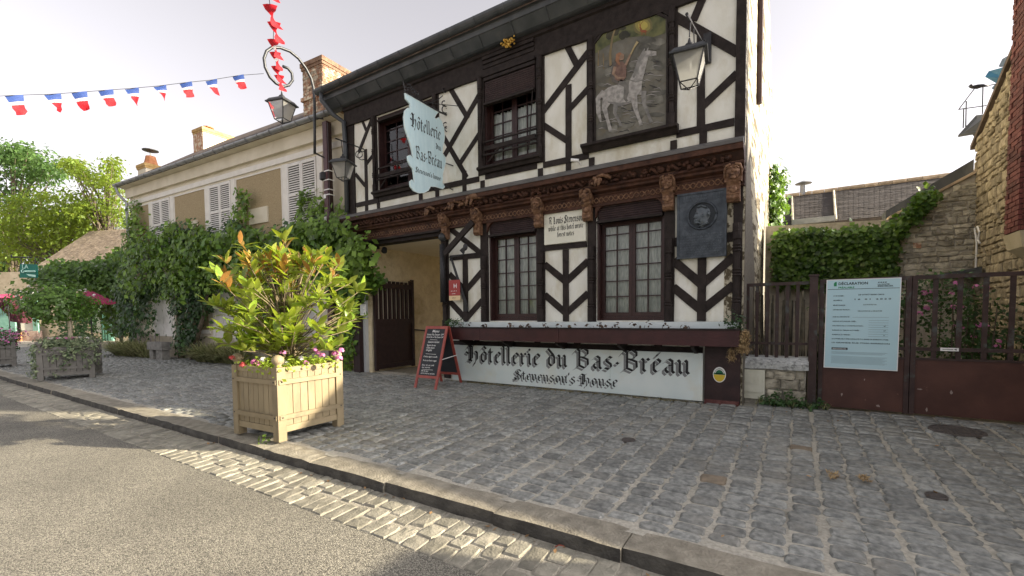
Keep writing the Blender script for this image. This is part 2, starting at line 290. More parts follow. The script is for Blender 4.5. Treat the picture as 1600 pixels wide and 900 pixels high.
def stone_variant(n=10, jit=.075, dome=.009, inset=.84, deep=.035, sq=6.5):
    V = []
    out = []; AN = [.42,.80,1.16,1.98,2.34,2.72,3.56,3.94,5.48,5.86]
    for k in range(n):
        a = AN[k]+R.uniform(-.08,.08); c, s = math.cos(a), math.sin(a)
        r = (abs(c)**sq+abs(s)**sq)**(-1/sq)*.5*(1+R.uniform(-jit, jit)); out.append((r*c, r*s))
    V += [(x, y, -deep) for x, y in out] + [(x*.99, y*.99, -.006+R.uniform(-.002,.002)) for x, y in out]
    V += [(x*inset+R.uniform(-.02,.02), y*inset+R.uniform(-.02,.02), dome*.7+R.uniform(-.004,.003)) for x, y in out] + [(0,0,dome)]
    Fq = [(k, (k+1) % n, n+(k+1) % n, n+k) for k in range(n)] + [(n+k, n+(k+1) % n, 2*n+(k+1) % n, 2*n+k) for k in range(n)]
    Ft = [(2*n+k, 2*n+(k+1) % n, 3*n) for k in range(n)]
    return np.array(V), Fq, Ft
def field(name, stones, variants, meshes, parent, m, piece, limit=300, bulkname='', special=None):
    vis = []
    for i, s in enumerate(stones):
        z = in_frame(s['p'])
        vis.append((z if z else 1e9, i))
    vis.sort(); near = {i for z, i in vis[:limit] if z < 1e8}
    VV, FF, off = [], [], 0
    for i, s in enumerate(stones):
        k = i % len(variants)
        if i in near:
            o = inst(piece, meshes[k], s['p'], parent, (s['tx'], s['ty'], s['rz']), (s['w'], s['l'], 1))
        else:
            V, Fq, Ft = variants[k]; c, sn = math.cos(s['rz']), math.sin(s['rz'])
            P = V*np.array([s['w'], s['l'], 1]); Q = np.stack([P[:,0]*c-P[:,1]*sn, P[:,0]*sn+P[:,1]*c, P[:,2]+P[:,1]*s['tx']-P[:,0]*s['ty']], 1)+np.array(s['p'])
            VV.append(Q); FF.append(np.array([(a,b,c_,c_) if False else (a,b,c_,d) for a,b,c_,d in Fq]+[(a,b,c_,-1) for a,b,c_ in Ft])); FF[-1][FF[-1] >= 0] += off; off += len(Q)
    V = np.concatenate(VV); Fc = np.concatenate(FF)
    tri = Fc[Fc[:,3] < 0][:, :3]; q = Fc[Fc[:,3] >= 0]; T = np.concatenate([tri, q[:, [0,1,2]], q[:, [0,2,3]]])
    return bulk(bulkname, V, T, [m], parent)
def variant_meshes(name, m, cnt, **kw):
    vs = [stone_variant(**kw) for _ in range(cnt)]; ms = []
    for V, Fq, Ft in vs:
        mb = MB(); mb.add(V.tolist(), Fq+Ft); me, c = mesh_of(name, mb, m, center=(0,0,0), recalc=False); ms.append(me)
    return vs, ms
cv, cm = variant_meshes('cobblestone', cobble_m, 12)
stones = []; x = -34.0
while x < 4.2:
    w = R.uniform(.195, .235); y = 3.0 + R.uniform(0, .12); wob = R.uniform(-.01,.01)
    while y < 7.5:
        l = R.uniform(.115, .185)
        yc = y+l/2
        if not ((-9 < x < -.7 and yc > 7.22)):
            stones.append(dict(p=(x+w/2+wob+R.uniform(-.014,.014), yc, pz(yc)-.004+R.uniform(-.006,.003)), w=w-R.uniform(.002,.030), l=l-R.uniform(.008,.022), rz=R.uniform(-.06,.06), tx=.035+R.uniform(-.05,.05), ty=R.uniform(-.04,.04)))
        y += l
    x += w
field('cobbles', stones, cv, cm, pave, cobble_m, 'cobblestone', 299, 'cobblestone_field')
sv, smh = variant_meshes('sett', sett_m, 8, jit=.04, dome=.006, inset=.88, sq=8.0)
setts = []; x = -34.0; k = 0
while x < 3.5:
    w = R.uniform(.125, .175); cut = (2.43 if k % 2 else 2.36)+R.uniform(-.03,.03) if R.random() > .15 else 2.44
    sk = R.uniform(-.04,.04)
    parts_ = [(2.15, cut), (cut, 2.72)] if R.random() > .2 else [(2.15, 2.33), (2.33, 2.5), (2.5, 2.72)]
    for a, b in parts_:
        setts.append(dict(p=(x+w/2+R.uniform(-.006,.006), (a+b)/2, -.004+((a+b)/2-2.16)*.05+R.uniform(-.003,.003)), w=w-R.uniform(.006,.020), l=(b-a)-R.uniform(.008,.022), rz=sk+R.uniform(-.03,.03), tx=.05+R.uniform(-.02,.02), ty=R.uniform(-.02,.02)))
    x += w; k += 1
field('setts', setts, sv, smh, gutter, sett_m, 'sett', 220, 'sett_field')
kerb = structure(link('kerb', None, (-10, 2.85, 0)))
x = -40.0
while x < 5:
    l = R.uniform(.85, 1.35); mb = MB(); n = 7; y0, y1 = 2.715+R.uniform(-.012,.012), 3.0
    rows = []
    for i in range(n+1):
        t = x+.004+(l-.008)*i/n; e = .010 if i in (0, n) else 0; j = lambda a=.009: R.uniform(-a, a)
        rows.append([(t, y0+e+j(), -.08), (t, y0+e+j(), .055+j()), (t, y0+.010+e+j(.006), .114-e+j(.005)), (t, (y0+y1)/2+j(), .122-e+j(.006)), (t, y1, .125-e+j(.006)), (t, y1+.01, -.05)])
    V = [p for r in rows for p in r]; k6 = 6
    Fk = [(i*k6+j, (i+1)*k6+j, (i+1)*k6+j+1, i*k6+j+1) for i in range(n) for j in range(5)] + [tuple(range(6)), tuple(range(n*6+5, n*6-1, -1))]
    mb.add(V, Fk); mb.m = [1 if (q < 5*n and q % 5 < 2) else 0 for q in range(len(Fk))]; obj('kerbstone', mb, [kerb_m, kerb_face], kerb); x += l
rust_m = surf('rusty_cobble', (.17,.14,.10), (.26,.21,.15), 12, .8, .5, 50)
for px, py in ((1233,698), (1096,744)):
    q = G(px, py, pz(5)); o = min((c for c in pave.children if c.name.startswith('cobblestone') and c.get('kind') != 'stuff'), key=lambda c: (WORLD[c.name]-q).length); o.data = o.data.copy(); o.data.materials[0] = rust_m; o['label'] = 'rust coloured cobble'
# iron covers in the pavement
def cover(x, y, r, label, cat, name):
    z = pz(y)+.012; t = thing(name, (x, y, z), label, cat); mb = MB()
    mb.lathe([(r, -.02), (r, .0), (r*.9, .002), (r*.9, -.003), (0.001, -.003)], (0,0,0), 28)
    M = Matrix.Translation((x, y, z)) @ Matrix.Rotation(.0354, 4, 'X'); mb.v = [tuple(M @ Vector(p)) for p in mb.v]; obj('lid', mb, iron_cov, t)
    mb = MB()
    for i in range(-6, 7):
        for j in range(-6, 7):
            u, w = i*r/7, j*r/7
            if u*u+w*w < (r*.82)**2: mb.box((u-r/18, w-r/18, -.003), (u+r/18, w+r/18, .003))
    mb.v = [tuple(M @ Vector(p)) for p in mb.v]; obj('tread_pattern', mb, iron_cov, t)
iron_cov = surf('cast_iron_cover', (.075,.066,.060), (.13,.115,.105), 20, .6, .3)
p = G(1495,674,pz(6.83)); cover(p.x, p.y, .24, 'large round cast iron manhole cover near the brown gate', 'manhole cover', 'manhole_cover')
p = G(982,689,pz(4.7)); cover(p.x, p.y, .075, 'small round dark iron cap in the cobbles before the hotel sign', 'valve cover', 'valve_cover')
p = G(1463,773,pz(5)); cover(p.x, p.y, .068, 'small round grey cap in the cobbles right of the dry grass tufts', 'valve cover', 'valve_cover')
# ------------------------------------------------------------------ leaves
def leaf_mass(P, Nn, size, fold=.25, aspect=.6, droop=None, rnd=None):
    """leaves (two folded quads each) at points P facing Nn"""
    rs = np.random.RandomState(rnd or 3); n = len(P); P = np.asarray(P, float); Nn = np.asarray(Nn, float)
    Nn = Nn/np.maximum(np.linalg.norm(Nn, axis=1, keepdims=True), 1e-6)
    t = rs.normal(size=(n,3)); t[:,2] -= (droop or 0); t -= Nn*(t*Nn).sum(1, keepdims=True); t /= np.maximum(np.linalg.norm(t, axis=1, keepdims=True), 1e-6)
    b = np.cross(Nn, t); s = (size*rs.uniform(.5, 1.5, n))[:, None]; w = s*aspect*.5
    a0 = P - t*s*.5; a1 = P + t*s*.5; mid = P - Nn*s*.02
    l = mid + b*w + Nn*w*fold; r = mid - b*w + Nn*w*fold
    V = np.stack([a0, l, a1, r], 1).reshape(-1, 3); i = np.arange(n)*4
    T = np.stack([np.stack([i, i+1, i+2], 1), np.stack([i, i+2, i+3], 1)], 1).reshape(-1, 3)
    return V, T
def clumps(centers, per, spread, rs):
    C = np.repeat(np.asarray(centers, float), per, 0); D = rs.normal(size=C.shape); D *= np.asarray(spread); return C+D, D
def blades(name, spots, n, length, m, parent=None, width=.018, seed=5, lean=.6):
    rs = random.Random(seed); V, T = [], []
    for (x, y, z) in spots:
        for _ in range(n):
            a = rs.uniform(0, 6.283); L = length*rs.uniform(.6, 1.2); dx, dy = math.cos(a), math.sin(a); k = len(V); q = rs.uniform(.4, 1)*lean
            for i in range(4):
                t = i/3; r = L*q*t; h = L*(t - .75*q*t*t); w = width*(1-.8*t)
                V += [(x+dx*r-dy*w, y+dy*r+dx*w, z+h), (x+dx*r+dy*w, y+dy*r-dx*w, z+h)]
            for i in range(3): T += [(k+2*i, k+2*i+1, k+2*i+3), (k+2*i, k+2*i+3, k+2*i+2)]
    return bulk(name, V, T, [m], parent)
def one_leaf(name, m, L=1.0, w=.36, bend=.16, fold=.22):
    V = []; st = [0, .2, .5, .8, 1]; ws = [.02, .7, 1, .6, .0]
    for t, k in zip(st, ws):
        z = -bend*t*t; y = w*k*.5
        V += [(t*L, y*L, z+fold*y), (t*L, 0, z), (t*L, -y*L, z+fold*y)]
    Fl = [(3*i+j, 3*i+j+1, 3*i+j+4, 3*i+j+3) for i in range(4) for j in range(2)]
    mb = MB(); mb.add(V, Fl); me, c = mesh_of(name, mb, m, center=(0,0,0), recalc=False, smooth=True); return me
def quat_leaf(d, up): # x axis along d, z near up
    d = Vector(d).normalized(); y = Vector(up).cross(d)
    if y.length < 1e-3: y = Vector((0,1,0))
    y.normalize(); z = d.cross(y); return Matrix(((d.x,y.x,z.x),(d.y,y.y,z.y),(d.z,y.z,z.z)))
# ------------------------------------------------------------------ planters
def make_planter(name, label, c, rot, S, Hh, m, ball=True, group='wooden planter boxes along the kerb'):
    z0 = pz(c[1])+.005; t = thing(name, (c[0], c[1], z0), label, 'planter', group)
    M = Matrix.Translation((c[0], c[1], z0)) @ Matrix.Rotation(rot, 4, 'Z'); h = S/2; P = .105
    def add(nm, mb, mm): mb.v = [tuple(M @ Vector(p)) for p in mb.v]; return obj(nm, mb, mm, t)
    for sx in (-1, 1):
        for sy in (-1, 1):
            mb = MB(); x, y = sx*(h-P/2), sy*(h-P/2); mb.box((x-P/2, y-P/2, 0), (x+P/2, y+P/2, Hh)); po = add('corner_post', mb, m)
            if ball:
                mb = MB(); mb.lathe([(.035,0),(.045,.012),(.03,.025),(.06,.05),(.072,.085),(.06,.12),(.03,.142),(.004,.148)], (x, y, Hh), 12); mb.v = [tuple(M @ Vector(p)) for p in mb.v]; obj('ball_finial', mb, m, po, smooth=True)
    for q in range(4):
        Q = Matrix.Rotation(q*math.pi/2, 4, 'Z')
        def bx(nm, a, b, mm=m):
            mb = MB(); mb.box(a, b, M=Q); return add(nm, mb, mm)
        i = h-P
        bx('top_rail', (-i, -h+.012, Hh-.07), (i, -h+.055, Hh-.004)); bx('bottom_rail', (-i, -h+.012, .10), (i, -h+.055, .175))
        n = 7; w = 2*i/n
        for k in range(n): bx('plank', (-i+k*w+.004, -h+.022+R.uniform(-.002,.002), .177), (-i+(k+1)*w-.004, -h+.045, Hh-.072))
        for z in (.255, Hh-.20):
            bx('strap', (-h+.02, -h-.012, z), (h-.02, -h+.0185, z+.055))
            for sx in (-1, 1):
                mb = MB(); mb.lathe([(.009,0),(.009,.006),(.002,.008)], Q @ Vector((sx*(h-.05), -h-.012, z+.03)), 8, axis=Q @ Vector((0,-1,0))); add('bolt', mb, iron)
    mb = MB(); mb.box((-h+.05,-h+.05,.2), (h-.05,h-.05,Hh-.1)); add('soil', mb, soil)
    return t, z0
pc = (-5.575, 3.335); pl, plz = make_planter('planter_box', 'tan wooden planter with ball finials beneath the magnolia', pc, math.radians(3), .93, .875, planter_m)
p2 = (-15.55, 3.55); pl2, pl2z = make_planter('planter_box', 'grey wooden planter half hidden by trailing ivy', p2, math.radians(-23), 1.02, .80, planter_grey)
p3 = (-21.5, 3.1); pl3, pl3z = make_planter('planter_box', 'dark planter cut off by the left edge of the photo', p3, math.radians(-10), 1.0, .8, planter_grey)
# magnolia: trunk, branches, whorls of large leaves
mag = thing('magnolia', (pc[0], pc[1], plz+.75), 'magnolia shrub with glossy leaves and bronze tips in the tan planter', 'shrub', None)
lg = [one_leaf('leaf', leaf_mag, 1, .38, .14), one_leaf('leaf', leaf_mag, 1, .33, .26, .3), one_leaf('leaf', leaf_mag, 1, .42, .02)]; lb = [one_leaf('leaf', leaf_bronze, 1, .36, .1)]
tips = []; mb = MB(); rr = random.Random(11)
targets = []
for k in range(155):
    ph = rr.uniform(0, 6.283); v = rr.random(); h = .10+1.22*v; rad = (rr.random()**.55)*1.02*(.75+.5*v if v < .5 else 1.0-.9*(v-.5)**1.3)
    targets.append((pc[0]+rad*math.cos(ph)*1.02, pc[1]+rad*math.sin(ph)*.95, plz+.93+h))
for (px, py, ex) in ((446,372,0), (476,392,0), (376,380,.2), (352,410,.25), (385,400,-.2), (500,400,-.1), (530,412,.1), (566,452,.1), (345,425,-.2), (440,395,.3), (400,430,.3), (520,440,.2)):
    q = onplane(px, py, (pc[0], pc[1]+ex, 0), (-FW.x, -FW.y, 0)); targets.append(tuple(q))
stems = [(pc[0]+rr.uniform(-.12,.12), pc[1]+rr.uniform(-.12,.12)) for _ in range(5)]
for i, T in enumerate(targets):
    s = stems[i % 5]; T = Vector(T); b0 = Vector((s[0]*.5+pc[0]*.5+(T.x-pc[0])*.12, s[1]*.5+pc[1]*.5+(T.y-pc[1])*.12, plz+.8+(T.z-plz-.8)*rr.uniform(.25,.6))); m1 = b0.lerp(T, .5) + Vector((0,0,.04))
    mb.tube([b0, m1, T], [.008, .006, .004], 5); tips.append((T, (T-m1).normalized()))
for s in stems:
    mb.tube([(s[0],s[1],plz+.7), ((s[0]+pc[0])/2+rr.uniform(-.08,.08),(s[1]+pc[1])/2,plz+1.15), (s[0]*1.6-pc[0]*.6,s[1]*1.6-pc[1]*.6,plz+1.75), (s[0]*3-pc[0]*2,s[1]*3-pc[1]*2,plz+2.2)], [.022,.018,.012,.006], 6)
obj('branches', mb, surf('magnolia_bark', (.14,.11,.07), (.24,.19,.12), 14, .9, .4), mag, smooth=True)
recs = []
for T, d in tips:
    hi = (T.z-plz-.9)/1.3; n = rr.randint(6, 10)
    for k in range(n):
        a = 6.283*k/n+rr.uniform(-.3,.3); el = rr.uniform(-.15, .8) if k % 3 else rr.uniform(.6, 1.2)
        v = Vector((math.cos(a)*math.cos(el), math.sin(a)*math.cos(el), math.sin(el)))
        v = (v+d*.35).normalized(); base = T - d*rr.uniform(0, .16)
        young = hi > .76 and el > .25 and rr.random() < .55
        recs.append((base, v, rr.uniform(.15, .235)*(.85 if young else 1), young))
fwd = Vector((0,0,CAM_H))
order = sorted(range(len(recs)), key=lambda i: (recs[i][0]-fwd).length)
VV, FF, MI = [], [], []; off = 0
for rank, i in enumerate(order):
    b, v, L, y = recs[i]; me = (lb if y else lg)[i % (1 if y else 3)]; Mr = quat_leaf(v, (rr.uniform(-.5,.5), rr.uniform(-.5,.5), 1))
    if rank < 299:
        o = inst('leaf', me, b, mag, Mr.to_euler(), (L, L, L))
    else:
        co = np.array([list(q.co) for q in me.vertices])*L; Q = co @ np.array(Mr).T + np.array(b); VV.append(Q)
        f = np.array([list(q.vertices) for q in me.polygons])+off; FF.append(f); MI += [1 if y else 0]*len(f); off += len(Q)
bulk('leaf_mass', np.concatenate(VV), np.concatenate(FF), [leaf_mag, leaf_bronze], mag, MI, smooth=True)
# bedding plants in the tan planter
rs = np.random.RandomState(4)
bed = thing('bedding_plants', (pc[0], pc[1], plz+.8), 'low lime green bedding with pink and white flowers edging the tan planter', 'flowers')
C = [(pc[0]+rs.uniform(-.43,.43), pc[1]+rs.uniform(-.43,.43), plz+.83+rs.uniform(0,.06)) for _ in range(150)]
P, D = clumps(C, 16, (.05,.05,.045), rs); V, T = leaf_mass(P, D+np.array([0,0,.05]), .05, rnd=2); bulk('foliage', V, T, [leaf_lime], bed)
def flower_head(c, r, m, parent, name='flower', n=26):
    d = rs.normal(size=(n,3)); d /= np.linalg.norm(d, axis=1, keepdims=True); d[:,2] = np.abs(d[:,2])*1.1-.2; V, T = leaf_mass(np.array(c)+d*r*.8, d, r*.75, aspect=.95, rnd=rs.randint(999)); return bulk(name, V, T, [m], parent, kind=None)
for (px, py, m_) in ((352+36,573,pinkf),(380,571,redf),(398,566,pinkf),(411,562,whitef),(405,572,pinkf),(432,560,whitef),(442,551,pinkf),(408,523,pinkf),(446,568,whitef),(478,567,pinkf),(497,552,pinkf),(504,556,pinkf),(524,553,pinkf),(530,560,pinkf),(533,548,pinkf),(362,560,redf),(492,548,pinkf),(470,560,whitef)):
    q = onplane(px, py, (pc[0]+.0, pc[1]-.3, 0), (-FW.x, -FW.y, 0)); flower_head(tuple(q), R.uniform(.035,.05), m_, bed)
# standard tree, ivy and bedding in the grey planter
st = thing('standard_rose_tree', (p2[0], p2[1], pl2z+.7), 'small round headed tree on one pale stem in the grey planter', 'tree')
mb = MB(); mb.tube([(p2[0], p2[1], pl2z+.7), (p2[0]-.02, p2[1]+.02, pl2z+1.2), (p2[0]+.02, p2[1], pl2z+1.75)], [.05,.045,.04], 8); mb.tube([(p2[0]+.15, p2[1]+.1, pl2z+.7), (p2[0]+.12, p2[1]+.1, pl2z+1.02)], [.04,.03], 7); obj('trunk', mb, pale_bark, st, smooth=True)
cc = onplane(86, 473, (p2[0], p2[1], 0), (-FW.x, -FW.y, 0))
C = []
while len(C) < 130:
    d = rs.uniform(-1,1,3)
    if .25 < np.linalg.norm(d) < 1: C.append((cc.x+d[0]*1.0, cc.y+d[1]*.9, cc.z+d[2]*.52))
P, D = clumps(C, 26, (.11,.11,.08), rs); V, T = leaf_mass(P, (P-np.array(cc))+D*2+np.array([0,0,.4]), .085, rnd=8, droop=.3); bulk('crown', V, T, [leaf_ivy], st)
for k in range(16):
    d = rs.normal(size=3); d /= np.linalg.norm(d); d[2] = abs(d[2])*.5+.2; flower_head((cc.x+d[0]*.95, cc.y+d[1]*.85, cc.z+d[2]*.62), .035, whitef, st, 'blossom', 14)
iv = thing('trailing_ivy', (p2[0], p2[1], pl2z+.7), 'variegated ivy spilling over the sides of the grey planter', 'ivy')
M2 = Matrix.Translation((p2[0], p2[1], pl2z)) @ Matrix.Rotation(math.radians(-23), 4, 'Z'); C = []
for _ in range(230):
    side = rs.randint(4)
    if side < 2: u = rs.uniform(-.5,.5); q = (u, rs.uniform(-.5,.5), .82+rs.uniform(-.04,.16))
    elif side == 2: u = rs.uniform(-.55,.5); q = (u, -.56, .85-rs.uniform(0,.78))
    else: u = rs.choice([rs.normal(.02,.10), rs.normal(.40,.10), rs.uniform(-.5,.5)]); q = (.55, u, .88-abs(rs.normal(0,.25))*(1 if abs(u) < .3 or u > .25 else .4))
    C.append(tuple(M2 @ Vector(q)))
P, D = clumps(C, 12, (.055,.055,.055), rs); V, T = leaf_mass(P, D+np.array([.03,-.03,.04]), .065, rnd=9); bulk('ivy_leaves', V, T, [surf('variegated_ivy_leaf', (.07,.12,.05), (.26,.30,.17), 9, .5, 0, var=.4, transl=.15)], iv)
for k in range(14): q = M2 @ Vector((rs.uniform(-.4,.5), rs.uniform(-.45,.45), 1.0)); flower_head(tuple(q), .035, whitef if k % 3 else pinkf, iv, 'flower', 14)
pk = thing('petunia_mound', (p3[0], p3[1], pl3z+.7), 'pink petunias heaped in the planter at the left edge', 'flowers')
C = [(p3[0]+rs.uniform(-.6,.6), p3[1]+rs.uniform(-.55,.55), pl3z+.8+rs.uniform(-.35,.35)) for _ in range(110)]
P, D = clumps(C, 14, (.07,.07,.06), rs); V, T = leaf_mass(P, D+np.array([.02,-.03,.05]), .07, rnd=12); bulk('foliage', V, T, [leaf_dark], pk)
P, D = clumps([c for c in C if c[2] > pl3z+.7], 7, (.07,.07,.06), rs); V, T = leaf_mass(P, D+np.array([.05,-.05,.06]), .06, aspect=.9, rnd=13); bulk('petals', V, T, [pinkf], pk)
# ------------------------------------------------------------------ small things on the ground
for px, py, lab in ((1300,744,'dry grass tuft in a cobble joint, left of the two tufts by the gate'), (1352,750,'dry grass tuft in a cobble joint, right of the two tufts by the gate')):
    q = G(px, py, pz(5.3)); t = thing('dry_tuft', (q.x, q.y, q.z), lab, 'grass tuft', 'dry grass tufts in the cobbles')
    blades('grass_blades', [(q.x+R.uniform(-.04,.04), q.y+R.uniform(-.09,.09), q.z) for _ in range(14)], 9, .045, straw, t, .004, 7+px, 1.2)
q = G(876,856,.02); mb = MB(); mb.add([(q.x-.05,q.y,.015),(q.x-.01,q.y+.03,.035),(q.x+.05,q.y+.01,.02),(q.x,q.y-.025,.03)], [(0,1,2),(0,2,3)]); tag(obj('fallen_leaf', mb, plain('dead_leaf', (.25,.05,.025)), recalc=False), 'curled red dead leaf lying in the gutter below the kerb', 'leaf')
q = G(415,692,.12); t = thing('kerb_weed', (q.x,q.y,q.z), 'small green weed growing at the foot of the tan planter', 'weed'); P, D = clumps([(q.x,q.y,q.z+.05)], 30, (.035,.03,.03), rs); V, T = leaf_mass(P, D+np.array([0,0,.03]), .04, rnd=3); bulk('weed_leaves', V, T, [leaf_vine], t)
# ------------------------------------------------------------------ timber framed hotel
hotel = thing('timber_framed_hotel', (-4.9, 7.25, .28), 'black and white half timbered hotel with carved oak jetty and passageway', 'hotel')
YU, YL = 7.03, 7.25           # timber faces of the upper and the lower storey
def wall_holes(mb, x0, x1, z0, z1, holes, ya, yb):
    xs = sorted({x0, x1, *[h[0] for h in holes], *[h[1] for h in holes]}); xs = [x for x in xs if x0 <= x <= x1]
    for a, b in zip(xs, xs[1:]):
        cuts = sorted((h[2], h[3]) for h in holes if h[0] < (a+b)/2 < h[1]); z = z0
        for c, d in cuts:
            if c > z: mb.box((a, ya, z), (b, yb, c))
            z = max(z, d)
        if z < z1: mb.box((a, ya, z), (b, yb, z1))
W0 = (-8.01, -6.36, 4.43, 6.07); W1 = (-5.06, -3.92, 4.43, 6.37)
L1 = (-5.147, -4.06, 1.51, 3.43); L2 = (-2.90, -1.78, 1.51, 3.43)
mb = MB(); wall_holes(mb, -9.1, -.67, 3.95, 6.5, [W0, W1], YU+.02, YU+.22); obj('upper_wall', mb, plaster, hotel)
mb = MB(); wall_holes(mb, -6.33, -.69, .26, 3.6, [L1, L2], YL+.02, YL+.25); obj('lower_wall', mb, plaster, hotel)
def timber(p, q, w, Y=YU, th=.06, name='timber', m=None, ext=0.0):
    p, q = Vector((p[0], 0, p[1])), Vector((q[0], 0, q[1])); d = (q-p); L = d.length; d.normalize(); p = p-d*ext; L += 2*ext
    nrm = Vector((-d.z, 0, d.x)); mb = MB(); n = max(2, int(L/.35)); w *= .93; yf = Y+R.uniform(-.002, .002)
    V = []
    for i in range(n+1):
        c = p+d*(L*i/n); a = w/2*(1+R.uniform(-.05,.05))
        for s, y in ((-1, yf), (1, yf), (1, Y+th), (-1, Y+th)): V.append((c.x+nrm.x*a*s, y, c.z+nrm.z*a*s))
    Fk = [(4*i+j, 4*i+(j+1) % 4, 4*i+4+(j+1) % 4, 4*i+4+j) for i in range(n) for j in range(4)] + [(0,1,2,3), (4*n+3,4*n+2,4*n+1,4*n)]
    mb.add(V, Fk); return obj(name, mb, m or timber_m, hotel)
def tp(a, b, w, Y=YU, **k): A = F(*a, Y); B = F(*b, Y); return timber((A.x, A.z), (B.x, B.z), w, Y, **k)
# upper storey frame
timber((-9.1, 6.29), (-.65, 6.29), .44, YU-.035, name='top_plate', th=.09)
timber((-8.95, 4.02), (-8.95, 6.08), .32, YU-.012, name='corner_post'); timber((-.717, 3.97), (-.717, 6.08), .134, YU-.012, name='corner_post')
timber((-8.78, 4.235), (-8.02, 4.235), .11, YU-.004); timber((-6.35, 4.235), (-5.2, 4.235), .11, YU-.004); timber((-3.8, 4.235), (-2.95, 4.235), .11, YU-.004); timber((-1.56, 4.27), (-.79, 4.27), .11, YU-.004)
timber((-8.0, 4.245), (-6.37, 4.245), .10, YU-.004); timber((-5.05, 4.245), (-3.93, 4.245), .10, YU-.004)
for x in (-8.43, -8.03, -6.73, -6.27, -5.56, -5.12, -3.86, -3.32, -2.9, -1.60): timber((x, 4.0), (x, 4.19), .10)
timber((-1.19, 4.0), (-1.19, 4.22), .11)
# between left corner and first window
timber((-8.42, 4.28), (-8.42, 5.45), .09); tp((563,182), (571.5,203), .075, Y=YU+.003); tp((581,184), (560,238), .085); tp((586,238), (571,257), .09, Y=YU+.004); tp((555,272), (570,290), .09, Y=YU+.004)
# between the two windows: crossing braces
tp((702,136), (729,182), .105, Y=YU+.003, ext=.05); tp((751,143), (694,243), .105); tp((686,202), (729,277), .105, Y=YU+.005); tp((751,205), (717,257), .10, Y=YU+.003)
timber((-5.56, 4.29), (-5.56, 4.45), .11)
# panel right of second window
tp((880,60), (899,97), .115, Y=YU+.003, ext=.06); tp((921,78), (848,174), .115); tp((888,132), (888,248), .115, Y=YU+.004); tp((888,172), (921,136), .11, Y=YU+.006); tp((848,195), (888,221), .11, Y=YU+.006)
# right panel
tp((1056,26), (1150,80), .13, ext=.04); tp((1105,-20), (1083,32), .12, Y=YU+.003); tp((1095,47), (1095,204), .12, Y=YU+.004); tp((1095,168), (1150,116), .12, Y=YU+.006, ext=.02)
# turned posts beside the upper windows
def turned(x, z0, z1, Y, r=.055, rings=()):
    mb = MB(); pr = [(r*1.1, 0), (r*1.1, .22), (r*.8, .24)]; H_ = z1-z0
    for t in rings:
        h = H_*t; pr += [(r*.8, h-.06), (r*1.12, h-.045), (r*.9, h-.02), (r*1.2, h), (r*.9, h+.02), (r*1.12, h+.045), (r*.8, h+.06)]
    pr += [(r*.8, H_-.24), (r*1.1, H_-.22), (r*1.1, H_)]
    mb.lathe(pr, (x, Y, z0), 10); obj('turned_post', mb, timber_m, hotel, smooth=False)
for x in (-8.1, -6.27, -5.13, -3.85, -2.90, -1.63):
    timber((x, 4.29), (x, 6.08), .17, YU-.006, name='window_post'); turned(x, 4.36, 6.1, YU-.03, .045, (.25, .55, .8))
# lower storey frame
for x, w in ((-5.25,.205), (-3.975,.17), (-2.985,.17), (-1.70,.16)):
    timber((x, 1.49), (x, 3.5), w, YL-.006, name='window_post'); turned(x, 1.5, 2.78, YL-.035, .058, (.2, .55, .86))
timber((-6.255, .3), (-6.255, 3.5), .17, YL-.02, name='passage_post', th=.16); turned(-6.255, 1.3, 3.2, YL-.05, .055, (.3, .7))
timber((-.745, .3), (-.745, 3.5), .13, YL-.012, name='corner_post', th=.1); turned(-.75, 1.5, 2.9, YL-.05, .055, (.2, .5, .75, .92))
# D: X brace, rail, two chevrons
timber((-6.13, 3.43), (-5.36, 2.87), .12, YL+.003); timber((-6.12, 2.88), (-5.38, 3.44), .12); timber((-6.14, 2.822), (-5.35, 2.822), .115, YL-.003)
timber((-5.74, 1.5), (-5.74, 2.78), .13, YL-.004)
def chevron(xl, xc, xr, zt, zb, w=.125):
    timber((xl, zt), (xc, zb), w, YL+.002, ext=.03); timber((xr, zt), (xc, zb), w, YL+.004, ext=.03)
chevron(-6.14, -5.74, -5.35, 2.47, 2.13); chevron(-6.14, -5.74, -5.35, 1.90, 1.55)
# E: chevrons under the small sign
timber((-3.89, 2.825), (-3.08, 2.825), .105, YL-.003); timber((-3.48, 1.5), (-3.48, 2.77), .12, YL-.004)
chevron(-3.88, -3.48, -3.08, 2.52, 2.2); chevron(-3.88, -3.48, -3.08, 1.965, 1.64)
# F: chevrons under the bronze plaque
timber((-1.225, 1.5), (-1.225, 2.5), .13, YL-.004); chevron(-1.62, -1.225, -.81, 2.42, 2.05, .14); chevron(-1.62, -1.225, -.81, 2.01, 1.66, .14); timber((-1.62,2.72), (-.81,2.72), .15, YL+.003)
# base of the wall
timber((-6.2, 1.05), (-1.2, 1.05), .12, YL-.004, name='sole_plate')
for k, x in enumerate((-5.6,-4.9,-4.2,-3.4,-2.6,-2.0,-1.45)): timber((x-.16, .3), (x+.22, 1.35), .13, YL+.002+.001*k)
mb = MB(); mb.box((-1.165, YL-.05, .27), (-.685, YL+.015, 1.16)); bp_ = obj('base_panel', mb, surf('dark_base_boards', (.022,.010,.010), (.04,.018,.017), 6, .5, .3, c3=(.3,.27,.25), s3=26, t3=(.74,.77)), hotel)
mb = MB(); mb.box((-1.16, YL-.075, .262), (-.69, YL-.052, .33)); obj('base_skirting', mb, surf('worn_red_base', (.09,.028,.025), (.16,.07,.06), 20, .8, .3), hotel)
